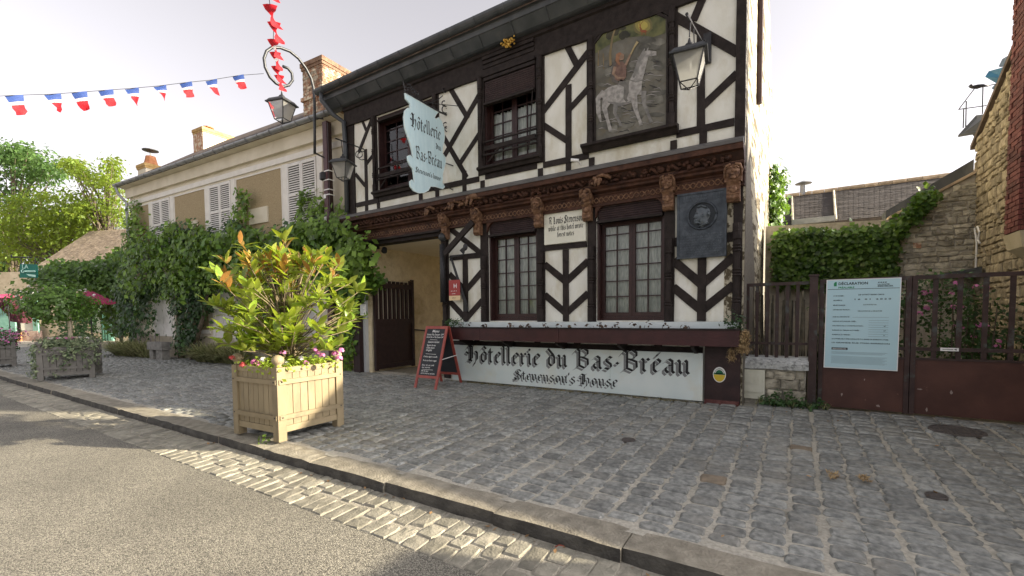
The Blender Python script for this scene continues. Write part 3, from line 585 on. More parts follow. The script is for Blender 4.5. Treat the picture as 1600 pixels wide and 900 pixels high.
# ---- oak jetty: drip board, carved frieze, cornice, interlaced beam
xa, xb = -9.25, -.66
def along(name, poly, m, x0=xa, x1=xb, parent=None): # poly in (Y,Z), run along X
    mb = MB(); mb.prism([(x0, y, z) for y, z in poly], (x1-x0, 0, 0)); return obj(name, mb, m, parent or hotel)
along('drip_flashing', [(YU+.01,4.06), (6.90,3.985), (6.90,3.94), (YU+.01,3.95)], lead_m)
along('drip_board', [(6.915,3.94), (6.925,3.865), (7.0,3.855), (7.0,3.94)], carved_m)
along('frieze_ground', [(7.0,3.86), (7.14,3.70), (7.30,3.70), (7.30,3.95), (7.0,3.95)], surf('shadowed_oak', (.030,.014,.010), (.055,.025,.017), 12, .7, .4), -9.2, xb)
along('cornice', [(7.06,3.735), (7.05,3.70), (7.09,3.675), (7.10,3.645), (7.16,3.625), (7.3,3.625), (7.3,3.735)], carved_m)
along('carved_beam', [(7.185,3.63), (7.185,3.60), (7.20,3.59), (7.20,3.45), (7.178,3.44), (7.178,3.42), (7.3,3.42), (7.3,3.63)], carved_m)
along('passage_lintel', [(7.17,3.425), (7.17,3.385), (7.24,3.375), (7.24,3.31), (7.5,3.31), (7.5,3.425)], timber_m, -8.86, -6.34)
mb = MB(); x = -9.1
while x < -.8:
    y, z = 7.035, 3.79; k = R.random()
    if k < .5:
        for _ in range(5): mb.ball((x+R.uniform(-.06,.06), y+R.uniform(-.02,.03), z+R.uniform(-.05,.05)), (R.uniform(.02,.045), .035, R.uniform(.018,.04)), 7, 5, j=.25)
    elif k < .8:
        pts = [(x-.08+.04*i, y-.01*math.sin(i*1.2), z+.04*math.sin(i*1.5)) for i in range(5)]; mb.tube(pts, [.02,.034,.03,.026,.012], 6); mb.ball((x+.07, y-.02, z+.03), (.035,.03,.03), 7, 5, j=.2)
    else:
        mb.ball((x, y-.01, z), (.055,.045,.05), 8, 6, j=.2); mb.ball((x, y-.055, z-.01), .018, 6, 4)
    x += R.uniform(.09, .14)
obj('frieze_carving', mb, carved_m, hotel, smooth=True, kind='stuff')
def beast(x, z, L, label=None):
    mb = MB(); pts = [(x, 7.02, z-.04), (x+.25*L, 6.97, z+.05), (x+.6*L, 6.96, z+.06), (x+L, 7.0, z)]
    mb.tube(pts, [.03*L+.01, .11*L, .13*L, .03], 10); mb.ball((x-.02, 6.98, z-.05), (.10*L,.07*L,.07*L), 9, 6, j=.1); mb.tube([(x-.05, 6.96, z-.06), (x-.16*L, 6.93, z-.09)], [.05*L,.03*L], 7)
    for dx in (.25, .45): mb.tube([(x+dx*L, 6.95, z), (x+dx*L-.03, 6.93, z-.11)], [.035,.02], 6)
    for q in (0,1): mb.ball((x+.02+.03*q, 6.95-.01*q, z+.02), (.02,.015,.035), 6, 4)
    obj('carved_beast', mb, corbel_m, hotel, smooth=True)
beast(-5.93, 3.83, .34); beast(-5.55, 3.85, .52); beast(-6.55, 3.80, .24); beast(-2.85, 3.80, .3)
mb = MB(); x = -9.0
while x < -.95:                       # interlaced vine pattern on the beam face
    for s in (-1, 1):
        pts = [(x+.085*i/4, 7.197, 3.52+s*.042*math.cos(math.pi*i/4)) for i in range(5)]; mb.tube(pts, .010, 5)
    mb.ball((x+.0425, 7.197, 3.52), (.014,.012,.022), 6, 4); x += .085
obj('beam_interlace', mb, corbel_m, hotel, smooth=True, kind='stuff')
def corbel(x, w, m, seed):
    rr = random.Random(seed); mb = MB(); Y = 7.09
    mb.prism([(x-w*.33, Y+.14, 3.20), (x-w*.33, Y+.06, 3.20), (x-w*.33, Y+.02, 3.24), (x-w*.33, Y+.03, 3.42), (x-w*.33, Y-.02, 3.5), (x-w*.33, Y+.14, 3.5)], (w*.66, 0, 0))
    mb.box((x-w*.5, Y-.03, 3.69), (x+w*.5, Y+.14, 3.74)); mb.box((x-w*.42, Y-.01, 3.47), (x+w*.42, Y+.14, 3.69))
    for k in range(3): mb.tube([(x-w*.3, Y+.025, 3.25+.055*k), (x+w*.3, Y+.025, 3.25+.055*k)], .014, 6)
    mb.ball((x, Y+.015, 3.37), (w*.2,.03,.05), 7, 5, j=.2)
    o = obj('corbel', mb, m, hotel)
    hd = MB(); c = Vector((x, Y-.01, 3.60)); hd.ball(c, (w*.36, .085, .105), 12, 9, j=.05)
    hd.prism([(x-.014, Y-.08, 3.585), (x+.014, Y-.08, 3.585), (x+.008, Y-.075, 3.635), (x-.008, Y-.075, 3.635)], (0, -.032, -.006))
    for s in (-1, 1):
        hd.tube([(x+s*.015, Y-.09, 3.645), (x+s*w*.2, Y-.085, 3.652), (x+s*w*.3, Y-.05, 3.635)], .012, 6); hd.ball((x+s*w*.16, Y-.083, 3.625), (.013,.01,.009), 7, 5); hd.ball((x+s*w*.2, Y-.075, 3.585), (.022,.018,.02), 7, 5)
        hd.ball((x+s*w*.38, Y-.005, 3.60), (.015,.02,.03), 6, 5); hd.tube([(x+s*w*.12, Y-.07, 3.69), (x+s*w*.34, Y-.05, 3.68), (x+s*w*.42, Y-.01, 3.62), (x+s*w*.38, Y, 3.53)], .02, 6)
    hd.tube([(x-w*.13, Y-.083, 3.552), (x, Y-.092, 3.546+rr.uniform(-.004,.006)), (x+w*.13, Y-.083, 3.552)], .010, 6); hd.tube([(x-w*.1, Y-.078, 3.53), (x, Y-.086, 3.526), (x+w*.1, Y-.078, 3.53)], .010, 6); hd.ball((x, Y-.07, 3.508), (w*.16,.025,.022), 7, 5)
    obj('carved_head', hd, m, o, smooth=True)
for k, (x, w) in enumerate(((-9.13,.24), (-6.18,.22), (-5.34,.23), (-3.97,.23), (-3.03,.23), (-1.70,.24), (-.80,.26))): corbel(x, w, corbel_m, k)
# rounded braces beside the lower window heads
for x, s in ((-5.15,1), (-4.06,-1), (-2.9,1), (-1.78,-1)):
    mb = MB(); pr = [(x, 7.195, 3.43)] + [(x+s*(.16-.16*math.sin(a)), 7.195, 3.43-.16+.16*math.cos(a)-.0) for a in [i*math.pi/12 for i in range(7)]][::1]
    pr = [(x, 7.195, 3.43), (x+s*.17, 7.195, 3.43), (x+s*.09, 7.195, 3.40), (x+s*.035, 7.195, 3.34), (x+s*.012, 7.195, 3.26), (x, 7.195, 3.24)]
    mb.prism(pr, (0, .06, 0)); obj('arch_brace', mb, carved_m, hotel)
# ---- windows
def window(x0, x1, z0, z1, Y, rows, cols=2, head=.0, deep=.17, curtain=True, mid=None, ctop=1.0):
    """casement pair; z1 is the top of the glass"""
    yb = Y+deep; mb = MB(); fw = .055
    mb.box((x0, Y+.03, z0), (x0+.035, yb+.06, z1+head)); mb.box((x1-.035, Y+.03, z0), (x1, yb+.06, z1+head))          # reveals
    mb.box((x0+.035, yb-.01, z0), (x1-.035, yb+.06, z0+.06)); mb.box((x0+.035, yb-.0, z1), (x1-.035, yb+.06, z1+.05))
    a, b = x0+.035, x1-.035; c = mid or (a+b)/2
    w = obj('window', mb, window_m, hotel)
    for (p, q) in ((a, c), (c, b)):
        m2 = MB(); zb, zt = z0+.062, z1-.002
        m2.box((p+.002, yb-.004, zb), (p+fw, yb+.04, zt)); m2.box((q-fw, yb-.004, zb), (q-.002, yb+.04, zt)); m2.box((p+fw, yb-.003, zb), (q-fw, yb+.039, zb+.075)); m2.box((p+fw, yb-.003, zt-.045), (q-fw, yb+.039, zt))
        gx0, gx1, gz0, gz1 = p+fw, q-fw, zb+.075, zt-.045; dx = (gx1-gx0)/cols; dz = (gz1-gz0)/rows if rows != 6 else None
        zs = [gz0+dz*i for i in range(rows+1)] if dz else [gz0+(gz1-gz0)*t for t in (0,.185,.365,.545,.725,.905,1.0)]
        for i in range(1, cols): m2.box((gx0+dx*i-.009, yb+.002, gz0), (gx0+dx*i+.009, yb+.034, gz1))
        for i in range(1, len(zs)-1): m2.box((gx0, yb+.004, zs[i]-.009), (gx1, yb+.032, zs[i]+.009))
        obj('casement', m2, window_m, w)
        for i in range(cols):
            for j in range(len(zs)-1):
                m3 = MB(); tl = R.uniform(-.003,.003); X0, X1 = gx0+dx*i+.009, gx0+dx*(i+1)-.009; m3.quad((X0, yb+.018+tl, zs[j]+.009), (X1, yb+.018-tl, zs[j]+.009), (X1, yb+.018-tl, zs[j+1]-.009), (X0, yb+.018+tl, zs[j+1]-.009)); obj('pane', m3, pane_m, w, recalc=False)
        if curtain:
            m4 = MB(); n = 26; V = []
            for i in range(n+1):
                X = p+(q-p)*i/n; y = yb+.075+.022*math.sin(i*1.7+p)+.012*math.sin(i*.6+p*3); V += [(X, y, z0+.06), (X, y+.008*math.sin(i), z0+(z1-z0)*ctop)]
            m4.add(V, [(2*i, 2*i+2, 2*i+3, 2*i+1) for i in range(n)]); obj('curtain', m4, curtain_m, w, recalc=False, smooth=True)
    return w
def shutter_box(x0, x1, z0, z1, Y, n, deep=.05):
    mb = MB(); mb.box((x0, Y+deep+.02, z0), (x1, Y+deep+.10, z1)); s = obj('roller_shutter', mb, timber_m, hotel); h = (z1-z0)/n
    for k in range(n):
        m2 = MB(); m2.tube([(x0+.004, Y+deep+.02, z0+h*(k+.5)), (x1-.004, Y+deep+.02, z0+h*(k+.5))], h*.46, 6); obj('slat', m2, shutter_dark, s)
    m2 = MB(); m2.box((x0, Y+deep-.045, z0-.035), (x1, Y+deep+.05, z0+.005)); obj('bottom_bar', m2, timber_m, s); return s
wl1 = window(*L1[:2], 1.51, 3.16, YL, 6); wl2 = window(*L2[:2], 1.51, 3.15, YL, 6)
for a in (L1, L2):
    shutter_box(a[0]+.03, a[1]-.03, 3.18, 3.44, YL, 7, .0)
    mb = MB(); mb.box((a[0]+.02, YL-.055, 3.145), (a[1]-.02, YL+.0, 3.178)); obj('shutter_ledge', mb, timber_m, hotel)
w0 = window(*W0[:2], 4.43, 5.97, YU, 6, 2, .1, curtain=False); w1 = window(*W1[:2], 4.43, 5.75, YU, 5, 2, .6, curtain=True, ctop=.78)
shutter_box(W0[0]+.03, W0[1]-.03, 5.985, 6.07, YU, 3, .02)
shutter_box(W1[0]+.03, W1[1]-.03, 5.58, 5.985, YU, 11, -.02); 
for z, d in ((6.0,.0), (6.07,.015), (6.14,.0), (6.21,.02), (6.29,.03), (6.36,.05)):
    mb = MB(); mb.box((W1[0]+.02, YU-.03-d, z), (W1[1]-.02, YU+.05, z+.055)); obj('shutter_moulding', mb, timber_m, hotel)
for a in (W0, W1):
    mb = MB(); mb.prism([(a[0]-.10, YU-.13, 4.40), (a[0]-.10, YU-.13, 4.365), (a[0]-.10, YU-.08, 4.35), (a[0]-.10, YU-.06, 4.30), (a[0]-.10, YU+.02, 4.295), (a[0]-.10, YU+.02, 4.43), (a[0]-.10, YU-.1, 4.42)], (a[1]-a[0]+.2, 0, 0)); obj('window_sill', mb, timber_m, hotel)
    mb = MB()
    for z in (4.62, 4.86) if a is W1 else (4.66, 4.90): mb.box((a[0]+.0, YU-.05, z), (a[1], YU-.02, z+.028))
    mb.box((a[0]+.02, YU-.03, 4.72), (a[1]-.02, YU+.0, 4.80)); obj('guard_rail', mb, timber_m, hotel)
    for x in (a[0]+.02, a[1]-.06): mb = MB(); mb.tube([(x, YU-.03, 5.6), (x-.02, YU-.15, 4.5)], .010, 6); obj('shutter_stay', mb, timber_m, hotel)
    mb = MB(); mb.tube([(a[0]+.1, YU-.02, 4.5), (a[0]+.35, YU-.02, 4.72)], .02, 6); obj('rail_brace', mb, timber_m, hotel)
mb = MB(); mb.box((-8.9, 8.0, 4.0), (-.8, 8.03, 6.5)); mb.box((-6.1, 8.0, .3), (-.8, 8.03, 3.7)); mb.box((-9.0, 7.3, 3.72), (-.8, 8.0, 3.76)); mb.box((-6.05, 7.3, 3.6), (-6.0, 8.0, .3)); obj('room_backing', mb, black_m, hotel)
mb = MB(); c_ = F(830,262,7.4); mb.prism([(c_.x-.19,7.4,4.50), (c_.x-.09,7.4,4.50), (c_.x-.09,7.4,4.72), (c_.x-.19,7.4,4.72)], (0,.01,0), 0); mb.prism([(c_.x-.08,7.4,4.50), (c_.x+.12,7.4,4.50), (c_.x+.12,7.4,4.80), (c_.x-.08,7.4,4.80)], (0,.01,0), 1); obj('window_notice', mb, [red_p, white_p], hotel)
# ---- eaves
gx0, gx1 = -9.53, -.45
mb = MB(); n = 9; prof = [(6.60+.095*math.cos(math.pi+math.pi*i/(n-1)), 6.865+.10*math.sin(math.pi+math.pi*i/(n-1))) for i in range(n)]
prof2 = [(6.60+.085*math.cos(math.pi+math.pi*i/(n-1)), 6.865+.09*math.sin(math.pi+math.pi*i/(n-1))) for i in range(n)][::-1]
along('roof_gutter', prof+prof2, zinc_dark, gx0, gx1)
mb = MB(); x = gx0+.3
while x < gx1: mb.tube([(x, y, z) for y, z in [(6.60+.10*math.cos(math.pi+math.pi*i/8), 6.865+.105*math.sin(math.pi+math.pi*i/8)) for i in range(9)]], .007, 5); x += .62
obj('gutter_bracket', mb, zinc_dark, hotel)
along('zinc_fascia', [(6.66,6.80), (6.70,6.66), (6.72,6.655), (6.86,6.52), (6.90,6.505), (7.03,6.50), (7.03,6.90), (6.66,6.90)], zinc_dark, gx0+.1, gx1)
mb = MB(); x = gx0+.5
while x < gx1: mb.prism([(x, 6.692,6.66), (x, 6.712,6.648), (x, 6.852,6.513), (x, 6.845,6.507), (x, 6.70,6.645)], (.025,0,0)); x += .68
obj('fascia_seam', mb, zinc_dark, hotel)
along('soffit_moulding', [(6.96,6.50), (6.96,6.44), (7.0,6.42), (7.0,6.36), (7.04,6.36), (7.04,6.5)], timber_m, -9.1, -.6)
along('roof', [(6.62,6.90), (10.6,10.1), (14.4,7.0), (14.4,6.85), (10.6,9.92), (6.62,6.74)], rooftile, gx0+.05, -.665)
mb = MB(); mb.tube([(-9.36,6.6,6.78), (-9.36,6.6,6.62), (-9.22,6.78,6.34), (-9.06,6.96,6.18), (-9.04,6.97,5.6), (-9.04,6.97,4.1)], .052, 10); obj('downpipe', mb, zinc_dark, hotel, smooth=True)
# right gable wall, back and left wall
def gable(x0, x1, name, m):
    mb = MB(); mb.prism([(x0,7.26,.2), (x0,14.3,.2), (x0,14.3,6.85), (x0,10.6,9.9), (x0,7.06,7.05), (x0,7.06,3.9), (x0,7.26,3.9)], (x1-x0,0,0)); return obj(name, mb, m, hotel)
gable(-.92, -.66, 'gable_wall', white_wall); gable(-9.15, -8.99, 'left_wall', cream_wall)
mb = MB(); wall_holes(mb, -8.95, -.7, .2, 6.9, [(-8.8,-6.33,.0,3.3)], 14.1, 14.29); obj('rear_wall', mb, cream_wall, hotel)
# rough grey rendered patches low on the gable wall
q1 = SX(1168,232,-.645); q2 = SX(1185,440,-.645)
mb = MB()
for y0, y1, ytop in ((7.27, 9.3, 4.2), (9.9, 12.9, 4.4)): pass
mb.prism([(-.662, 7.28, .25), (-.662, 9.3, .25), (-.662, 9.0, 2.3), (-.662, 8.3, 3.2), (-.662, 7.7, 4.2), (-.662, 7.28, 4.4)], (.012,0,0)); mb.prism([(-.662, 10.6, .25), (-.662, 14.2, .25), (-.662, 14.2, 2.5), (-.662, 13.0, 3.6), (-.662, 11.8, 4.3), (-.662, 11.0, 2.6)], (.012,0,0)); obj('rendered_patch', mb, grey_rend, hotel)
mb = MB(); mb.tube([(-.62,8.9,8.2), (-.62,8.9,5.6), (-.62,8.93,5.2)], .05, 8); obj('gable_pipe', mb, surf('rust_brown_pipe', (.05,.03,.028), bump=0), hotel)
# ---- passageway
mb = MB(); mb.box((-8.98,7.34,.2), (-8.72,14.1,3.34)); obj('passage_wall', mb, ocher, hotel)
mb = MB(); mb.box((-6.38,7.5,.2), (-6.20,14.1,3.34)); obj('passage_wall', mb, ocher, hotel)
mb = MB(); mb.box((-8.72,7.5,3.31), (-6.38,14.1,3.42)); obj('passage_ceiling', mb, ceil_m, hotel)
mb = MB(); mb.box((-9.13,7.12,.25), (-8.90,7.45,3.42)); obj('passage_post', mb, gatewood, hotel)
mb = MB(); mb.box((-8.90,7.24,.25), (-8.83,7.34,2.9)); obj('gate_stop', mb, palewood, hotel)
gl = thing('passage_gate', (-8.62,7.42,.29), 'dark brown slatted gate leaf folded back in the passageway', 'gate')
for k in range(9):
    y = 7.40+.142*k; mb = MB(); zt = 2.50+(.05 if k in (0,8) else .0); mb.box((-8.66,y,1.52), (-8.615,y+.072,zt)); obj('slat', mb, gatewood, gl)
mb = MB(); mb.box((-8.67,7.38,.33), (-8.63,8.62,1.50)); obj('lower_panel', mb, gatewood, gl)
for z in (.33, 1.44, 2.32): mb = MB(); mb.box((-8.655,7.38,z), (-8.60,8.62,z+.12)); obj('rail', mb, gatewood, gl)
for y in (7.37, 8.60): mb = MB(); mb.box((-8.665,y-.01,.30), (-8.595,y+.07,2.58)); obj('stile', mb, gatewood, gl)
mb = MB(); mb.box((-8.694,7.45,1.55), (-8.69,8.6,2.45)); tag(obj('pale_sheet', mb, ceil_m), 'pale sheet on the passage wall showing between the gate slats', 'sheet')
hr = thing('handrail', (-8.66,9.4,1.2), 'thin dark handrail on the ochre passage wall', 'handrail'); mb = MB(); mb.tube([(-8.64,8.65,1.27), (-8.64,11.6,.95)], .02, 8); obj('rail', mb, iron, hr)
mb = MB(); mb.tube([(-8.7,8.8,1.25), (-8.64,8.8,1.25)], .012, 6); obj('bracket', mb, iron, hr)
sp = thing('passage_spotlight', (-8.55,7.45,3.25), 'small black spotlight under the passage lintel', 'spotlight'); mb = MB(); mb.box((-8.6,7.4,3.24), (-8.5,7.46,3.31)); obj('bracket', mb, iron, sp); mb = MB(); mb.lathe([(.02,0),(.06,.03),(.07,.13)], (-8.28,7.42,3.24), 10, axis=(.4,-.5,-.6)); obj('lamp_head', mb, iron, sp)
# iron arm with ball finial on the passage post
ia = thing('iron_hook_arm', (-6.25,7.1,2.6), 'black iron arm with ball top fixed beside the passage', 'ironwork')
mb = MB(); mb.tube([(-6.24,7.13,1.9), (-6.24,7.13,3.1)], .055, 10); obj('tube', mb, iron, ia, smooth=True)
mb = MB(); mb.ball((-6.22,7.12,3.24), .085, 12, 8); mb.tube([(-6.22,7.12,3.30), (-6.22,7.12,3.40)], [.03,.004], 8); obj('ball_finial', mb, lamp_grey, ia, smooth=True)
A = F(704,400,7.1); B = F(728,475,7.2); mb = MB(); mb.tube([tuple(A), tuple(A.lerp(B,.5)), tuple(B)], [.022,.028,.035], 8); mb.tube([tuple(B), (B.x,B.y,B.z-.15)], .04, 8); obj('strut', mb, iron, ia)
A = F(702,402,7.08); B = F(724,398,7.05); C2 = F(727,386,7.03); D2 = F(718,391,7.03); mb = MB(); mb.tube([tuple(A), tuple(B)], .016, 6); mb.prism([tuple(B), tuple(C2), tuple(C2+Vector((0,0,.03))), tuple(D2)], (0,.02,0)); mb.ball(tuple(C2), (.06,.03,.07), 8, 6); obj('lever', mb, iron, ia)
mb = MB()
for yy in (412,424): q = F(692,yy,7.15); mb.tube([tuple(q), (q.x-.06,q.y,q.z)], [.025,.008], 7)
obj('gate_pins', mb, iron, ia)
# white painted ledge, flower box, straw
mb = MB(); mb.box((-6.02,7.06,1.36), (-.72,7.24,1.49)); obj('painted_ledge', mb, stonewhite, hotel)
fb = thing('flower_box', (-3.35,6.93,1.2), 'long dark red wooden flower box below the hotel windows', 'flower box')
xs = [-6.03,-5.05,-3.40,-.66]
for a, b in zip(xs, xs[1:]): mb = MB(); mb.box((a+.003,6.80,1.15), (b-.003,6.83,1.375)); obj('front_board', mb, redbox, fb)
mb = MB(); mb.box((-6.03,6.785,1.375), (-.66,6.845,1.40)); obj('top_rim', mb, timber_m, fb)
mb = MB(); mb.box((-6.03,6.83,1.17), (-6.0,7.05,1.375)); mb.box((-.69,6.83,1.17), (-.662,7.05,1.375)); obj('end_board', mb, redbox, fb)
mb = MB(); mb.box((-6.0,6.83,1.15), (-.69,7.05,1.345)); obj('soil', mb, soil, fb)
for x in (-5.6,-4.6,-3.5,-2.4,-1.3): mb = MB(); mb.prism([(x,7.24,1.15), (x,6.86,1.15), (x,6.86,1.11), (x,7.24,.98)], (.05,0,0)); obj('bracket', mb, timber_m, fb)
ORD = 'first second third fourth fifth sixth seventh eighth ninth tenth eleventh twelfth thirteenth fourteenth fifteenth last'.split()
for k, px in enumerate((720,733,755,798,814,826,853,872,892,918,940,963,990,1014,1040,1071)):
    q = F(px,514,6.94); t = thing('begonia', (q.x,q.y,1.35), ORD[k]+' of sixteen dark begonias in the red flower box, counted from the left', 'plant', 'begonias along the flower box'); h = R.uniform(.05,.10)
    P, D = clumps([(q.x,q.y,1.385+h*.5)], R.randint(7,13), (.035,.03,h*.4), rs); V, T = leaf_mass(P, D+np.array([0,-.02,.02]), .055, aspect=.75, rnd=k+40); bulk('leaves', V, T, [surf('begonia_leaf', (.05,.03,.02), (.10,.06,.03), 12, .4, 0, var=.4) if k == 0 else MATS['begonia_leaf']], t)
def plantlet(px, py, Y, n, sp, size, m, name, label, cat, nr):
    q = F(px,py,Y); t = thing(name, (q.x,q.y,q.z-.1), label, cat); C = [(q.x+rs.normal()*sp[0], q.y+rs.normal()*sp[1], q.z+rs.normal()*sp[2]) for _ in range(n)]; P, D = clumps(C, 8, (.03,.03,.03), rs); V, T = leaf_mass(P, D+np.array([0,-.03,.04]), size, rnd=nr); bulk('foliage', V, T, [m], t); return t
plantlet(706,506,6.93, 34, (.10,.05,.045), .04, leaf_dark, 'box_plant', 'bushy green plant at the left end of the red flower box', 'plant', 61)
plantlet(1146,506,6.93, 22, (.06,.04,.07), .04, leaf_dark, 'box_plant', 'sparse green plant at the right end of the red flower box', 'plant', 62)
sw = thing('straw_hank', (-.6,6.9,1.1), 'hank of dry brown straw hanging from the flower box corner', 'dried plant')
q = F(1161,530,6.9); C = [(q.x+rs.normal()*.035, q.y+rs.normal()*.04, q.z+rs.uniform(-.17,.09)) for _ in range(160)]; P, D = clumps(C, 8, (.018,.018,.03), rs); V, T = leaf_mass(P, D, .055, aspect=.2, droop=2.5, rnd=70); bulk('straw', V, T, [straw], sw)
q = F(1144,552,6.95); C = [(q.x+rs.normal()*.025, q.y, q.z+rs.uniform(-.1,.06)) for _ in range(40)]; P, D = clumps(C, 7, (.015,.015,.03), rs); V, T = leaf_mass(P, D, .045, aspect=.2, droop=2.5, rnd=71); bulk('straw', V, T, [straw], sw)
# ------------------------------------------------------------------ broad-nib blackletter, drawn stroke by stroke
def M_(x): return [(x-.6,4.95),(x,4.3),(x,.8),(x+.6,.15)]
GL = {
'i':([M_(1),[(.75,6.9),(1.3,6.3)]],2.35),'l':([[(.45,8.0),(1,7.3),(1,.8),(1.6,.15)]],2.35),'u':([M_(1),M_(3.2),[(1.5,.2),(3.1,1.3)]],4.5),
'n':([M_(1),[(1.1,3.9),(2.5,5.0),(3.2,4.3),(3.2,.8),(3.8,.15)]],4.5),'r':([M_(1),[(1.2,4.1),(2.2,5.05),(2.85,4.35)]],3.4),
't':([[(1,6.5),(1,.9),(1.6,.15),(2.4,.8)],[(.15,4.9),(2.3,4.9)]],2.9),'h':([[(.45,8.0),(1,7.3),(1,.8),(1.6,.15)],[(1.1,3.9),(2.4,5.0),(3.2,4.3),(3.2,1.0),(2.5,-.9)]],4.4),
'e':([[(1,4.0),(1,1.0),(1.8,.15),(3.1,1.1)],[(1,4.0),(2.1,5.05),(3.1,4.2),(2.9,3.5),(1.2,2.5)]],3.8),'o':([[(1,4.0),(1,1.1),(2.0,.15)],[(1,4.0),(2.0,5.05),(3.2,4.2),(3.2,1.2),(2.0,.15)]],4.3),
'd':([[(1,3.9),(1,1.1),(2.0,.15),(3.2,1.2),(3.2,3.9),(2.6,5.0),(.6,7.4)],[(1,3.9),(2.0,5.0),(3.1,4.3)]],4.4),
'a':([[(3.1,4.4),(3.1,.8),(3.7,.15)],[(3.1,4.4),(2.1,5.15),(.9,4.4)],[(3.0,3.0),(1.7,2.7),(1.0,2.0),(1.0,1.0),(1.8,.15),(3.0,1.2)]],4.4),
's':([[(3.1,4.6),(2.1,5.15),(1.1,4.2),(1.3,3.3),(2.8,2.2),(2.95,1.1),(2.0,.15),(.7,.7)]],3.8),'v':([[(.4,4.95),(1,4.3),(1,1.1),(2.1,.1)],[(2.4,5.05),(3.2,4.3),(3.2,1.3),(2.1,.1)]],4.3),
'w':([[(.4,4.95),(1,4.3),(1,1.1),(1.9,.1),(3.0,1.1)],[(2.4,4.95),(3.0,4.3),(3.0,1.1),(3.9,.1)],[(4.4,5.05),(5.1,4.3),(5.1,1.3),(3.9,.1)]],6.2),
'f':([[(2.9,7.2),(2.0,7.95),(1.1,7.0),(1.1,.6),(.9,-.5)],[(.1,4.8),(2.5,4.8)]],2.9),'-':([[(.3,2.4),(1.0,3.0),(1.7,2.4),(2.3,3.0)]],2.7),"'":([[(.7,7.9),(.5,6.0)]],1.4),' ':([],2.4),
'H':([[(.1,6.2),(1.2,7.6),(2.1,7.0),(2.1,1.0),(2.8,.2)],[(1.2,7.8),(3.0,7.1),(4.6,8.0)],[(3.1,7.2),(3.1,1.6)],[(3.0,3.9),(4.8,5.05),(5.7,4.2),(5.7,1.3),(4.6,.1),(4.2,-1.2)],[(-.3,4.6),(1,3.8),(2.1,4.4)],[(.2,.4),(1.2,1.0),(2.1,.6)]],7.0),
'B':([[(0,6.2),(1.2,7.7),(2.1,7.0),(2.1,.9)],[(2.1,7.2),(4.0,8.0),(5.3,7.0),(5.3,5.6),(3.4,4.5)],[(2.1,4.5),(3.4,4.4),(5.3,3.6),(5.4,1.4),(4.1,.15),(2.1,1.0),(.6,.15),(-.3,-.6)]],6.7),
'S':([[(5.2,6.6),(3.9,7.9),(2.0,7.4),(1.2,6.0),(2.0,4.8),(4.5,3.4),(5.1,1.8),(4.0,.15),(2.0,.15),(.3,1.4)],[(3.0,7.2),(3.0,.9)],[(.2,.2),(1.4,-.5)]],6.1),
'R':([[(0,6.2),(1.2,7.7),(2.1,7.0),(2.1,1.0),(1.0,.15)],[(2.1,7.2),(4.0,8.0),(5.2,7.0),(5.2,5.5),(3.4,4.4),(2.1,4.4)],[(3.4,4.4),(4.7,3.6),(4.7,1.0),(5.7,.15)]],6.4),
'L':([[(.3,6.6),(1.6,7.9),(2.3,7.0),(2.1,1.2),(.8,.15),(2.6,.8),(4.2,.1),(5.2,1.1)],[(3.3,7.5),(3.3,1.6)]],5.9)}
GL['é'] = (GL['e'][0]+[[(1.7,6.0),(2.0,6.6),(2.9,7.6)],[(1.9,5.9),(3.1,7.5)]], 3.8); GL['ô'] = (GL['o'][0]+[[(.8,6.0),(2.0,7.4),(3.3,6.3)]], 4.3)
def blackletter(text, P0, xd, zd, off, width, xh, nib=1.15):
    """flat painted strokes; P0 left end of the baseline, xd/zd unit directions, off unit vector towards the viewer"""
    tot = sum(GL[c][1] for c in text); ux = width/tot; uz = xh/5.0; a = math.radians(40); nx, nz = math.cos(a)*nib/2, math.sin(a)*nib/2
    P0, xd, zd, off = Vector(P0), Vector(xd), Vector(zd), Vector(off); mb = MB(); x = 0; k = 0
    for c in text:
        for st in GL[c][0]:
            for p, q in zip(st, st[1:]):
                pts = [(p[0]-nx,p[1]-nz),(p[0]+nx,p[1]+nz),(q[0]+nx,q[1]+nz),(q[0]-nx,q[1]-nz)]; k += 1
                mb.add([P0+xd*((x+u)*ux)+zd*(w*uz)+off*(.0001*(k % 12)) for u, w in pts], [(0,1,2,3)])
        x += GL[c][1]
    return mb
# ------------------------------------------------------------------ plain lettering from the built-in font
def text_mb(text, P0, xd, zd, off, size, shear=0, width=None, align='LEFT', bold=.012):
    cu = bpy.data.curves.new('t', 'FONT'); cu.body = text; cu.size = 1; cu.shear = shear; cu.offset = bold; cu.resolution_u = 2; o = bpy.data.objects.new('t', cu); scene.collection.objects.link(o)
    dg = bpy.context.evaluated_depsgraph_get(); me = bpy.data.meshes.new_from_object(o.evaluated_get(dg)); mb = MB()
    if len(me.vertices):
        vs = [v.co.copy() for v in me.vertices]; w = max(v.x for v in vs)-min(v.x for v in vs); sx = size if not width else width/max(w, .01); x0 = min(v.x for v in vs)
        P0, xd, zd, off = Vector(P0), Vector(xd), Vector(zd), Vector(off)
        if align == 'CENTER': P0 = P0 - xd*(w*sx/2)
        mb.add([P0+xd*((v.x-x0)*sx)+zd*(v.y*size) for v in vs], [tuple(p.vertices) for p in me.polygons])
    bpy.data.objects.remove(o); bpy.data.meshes.remove(me); bpy.data.curves.remove(cu); return mb
def join(*mbs):
    r = MB()
    for m in mbs: b = len(r.v); r.v += m.v; r.f += [tuple(i+b for i in f) for f in m.f]; r.m += m.m
    return r
XD, ZD, ND = Vector((1,0,0)), Vector((0,0,1)), Vector((0,-1,0))
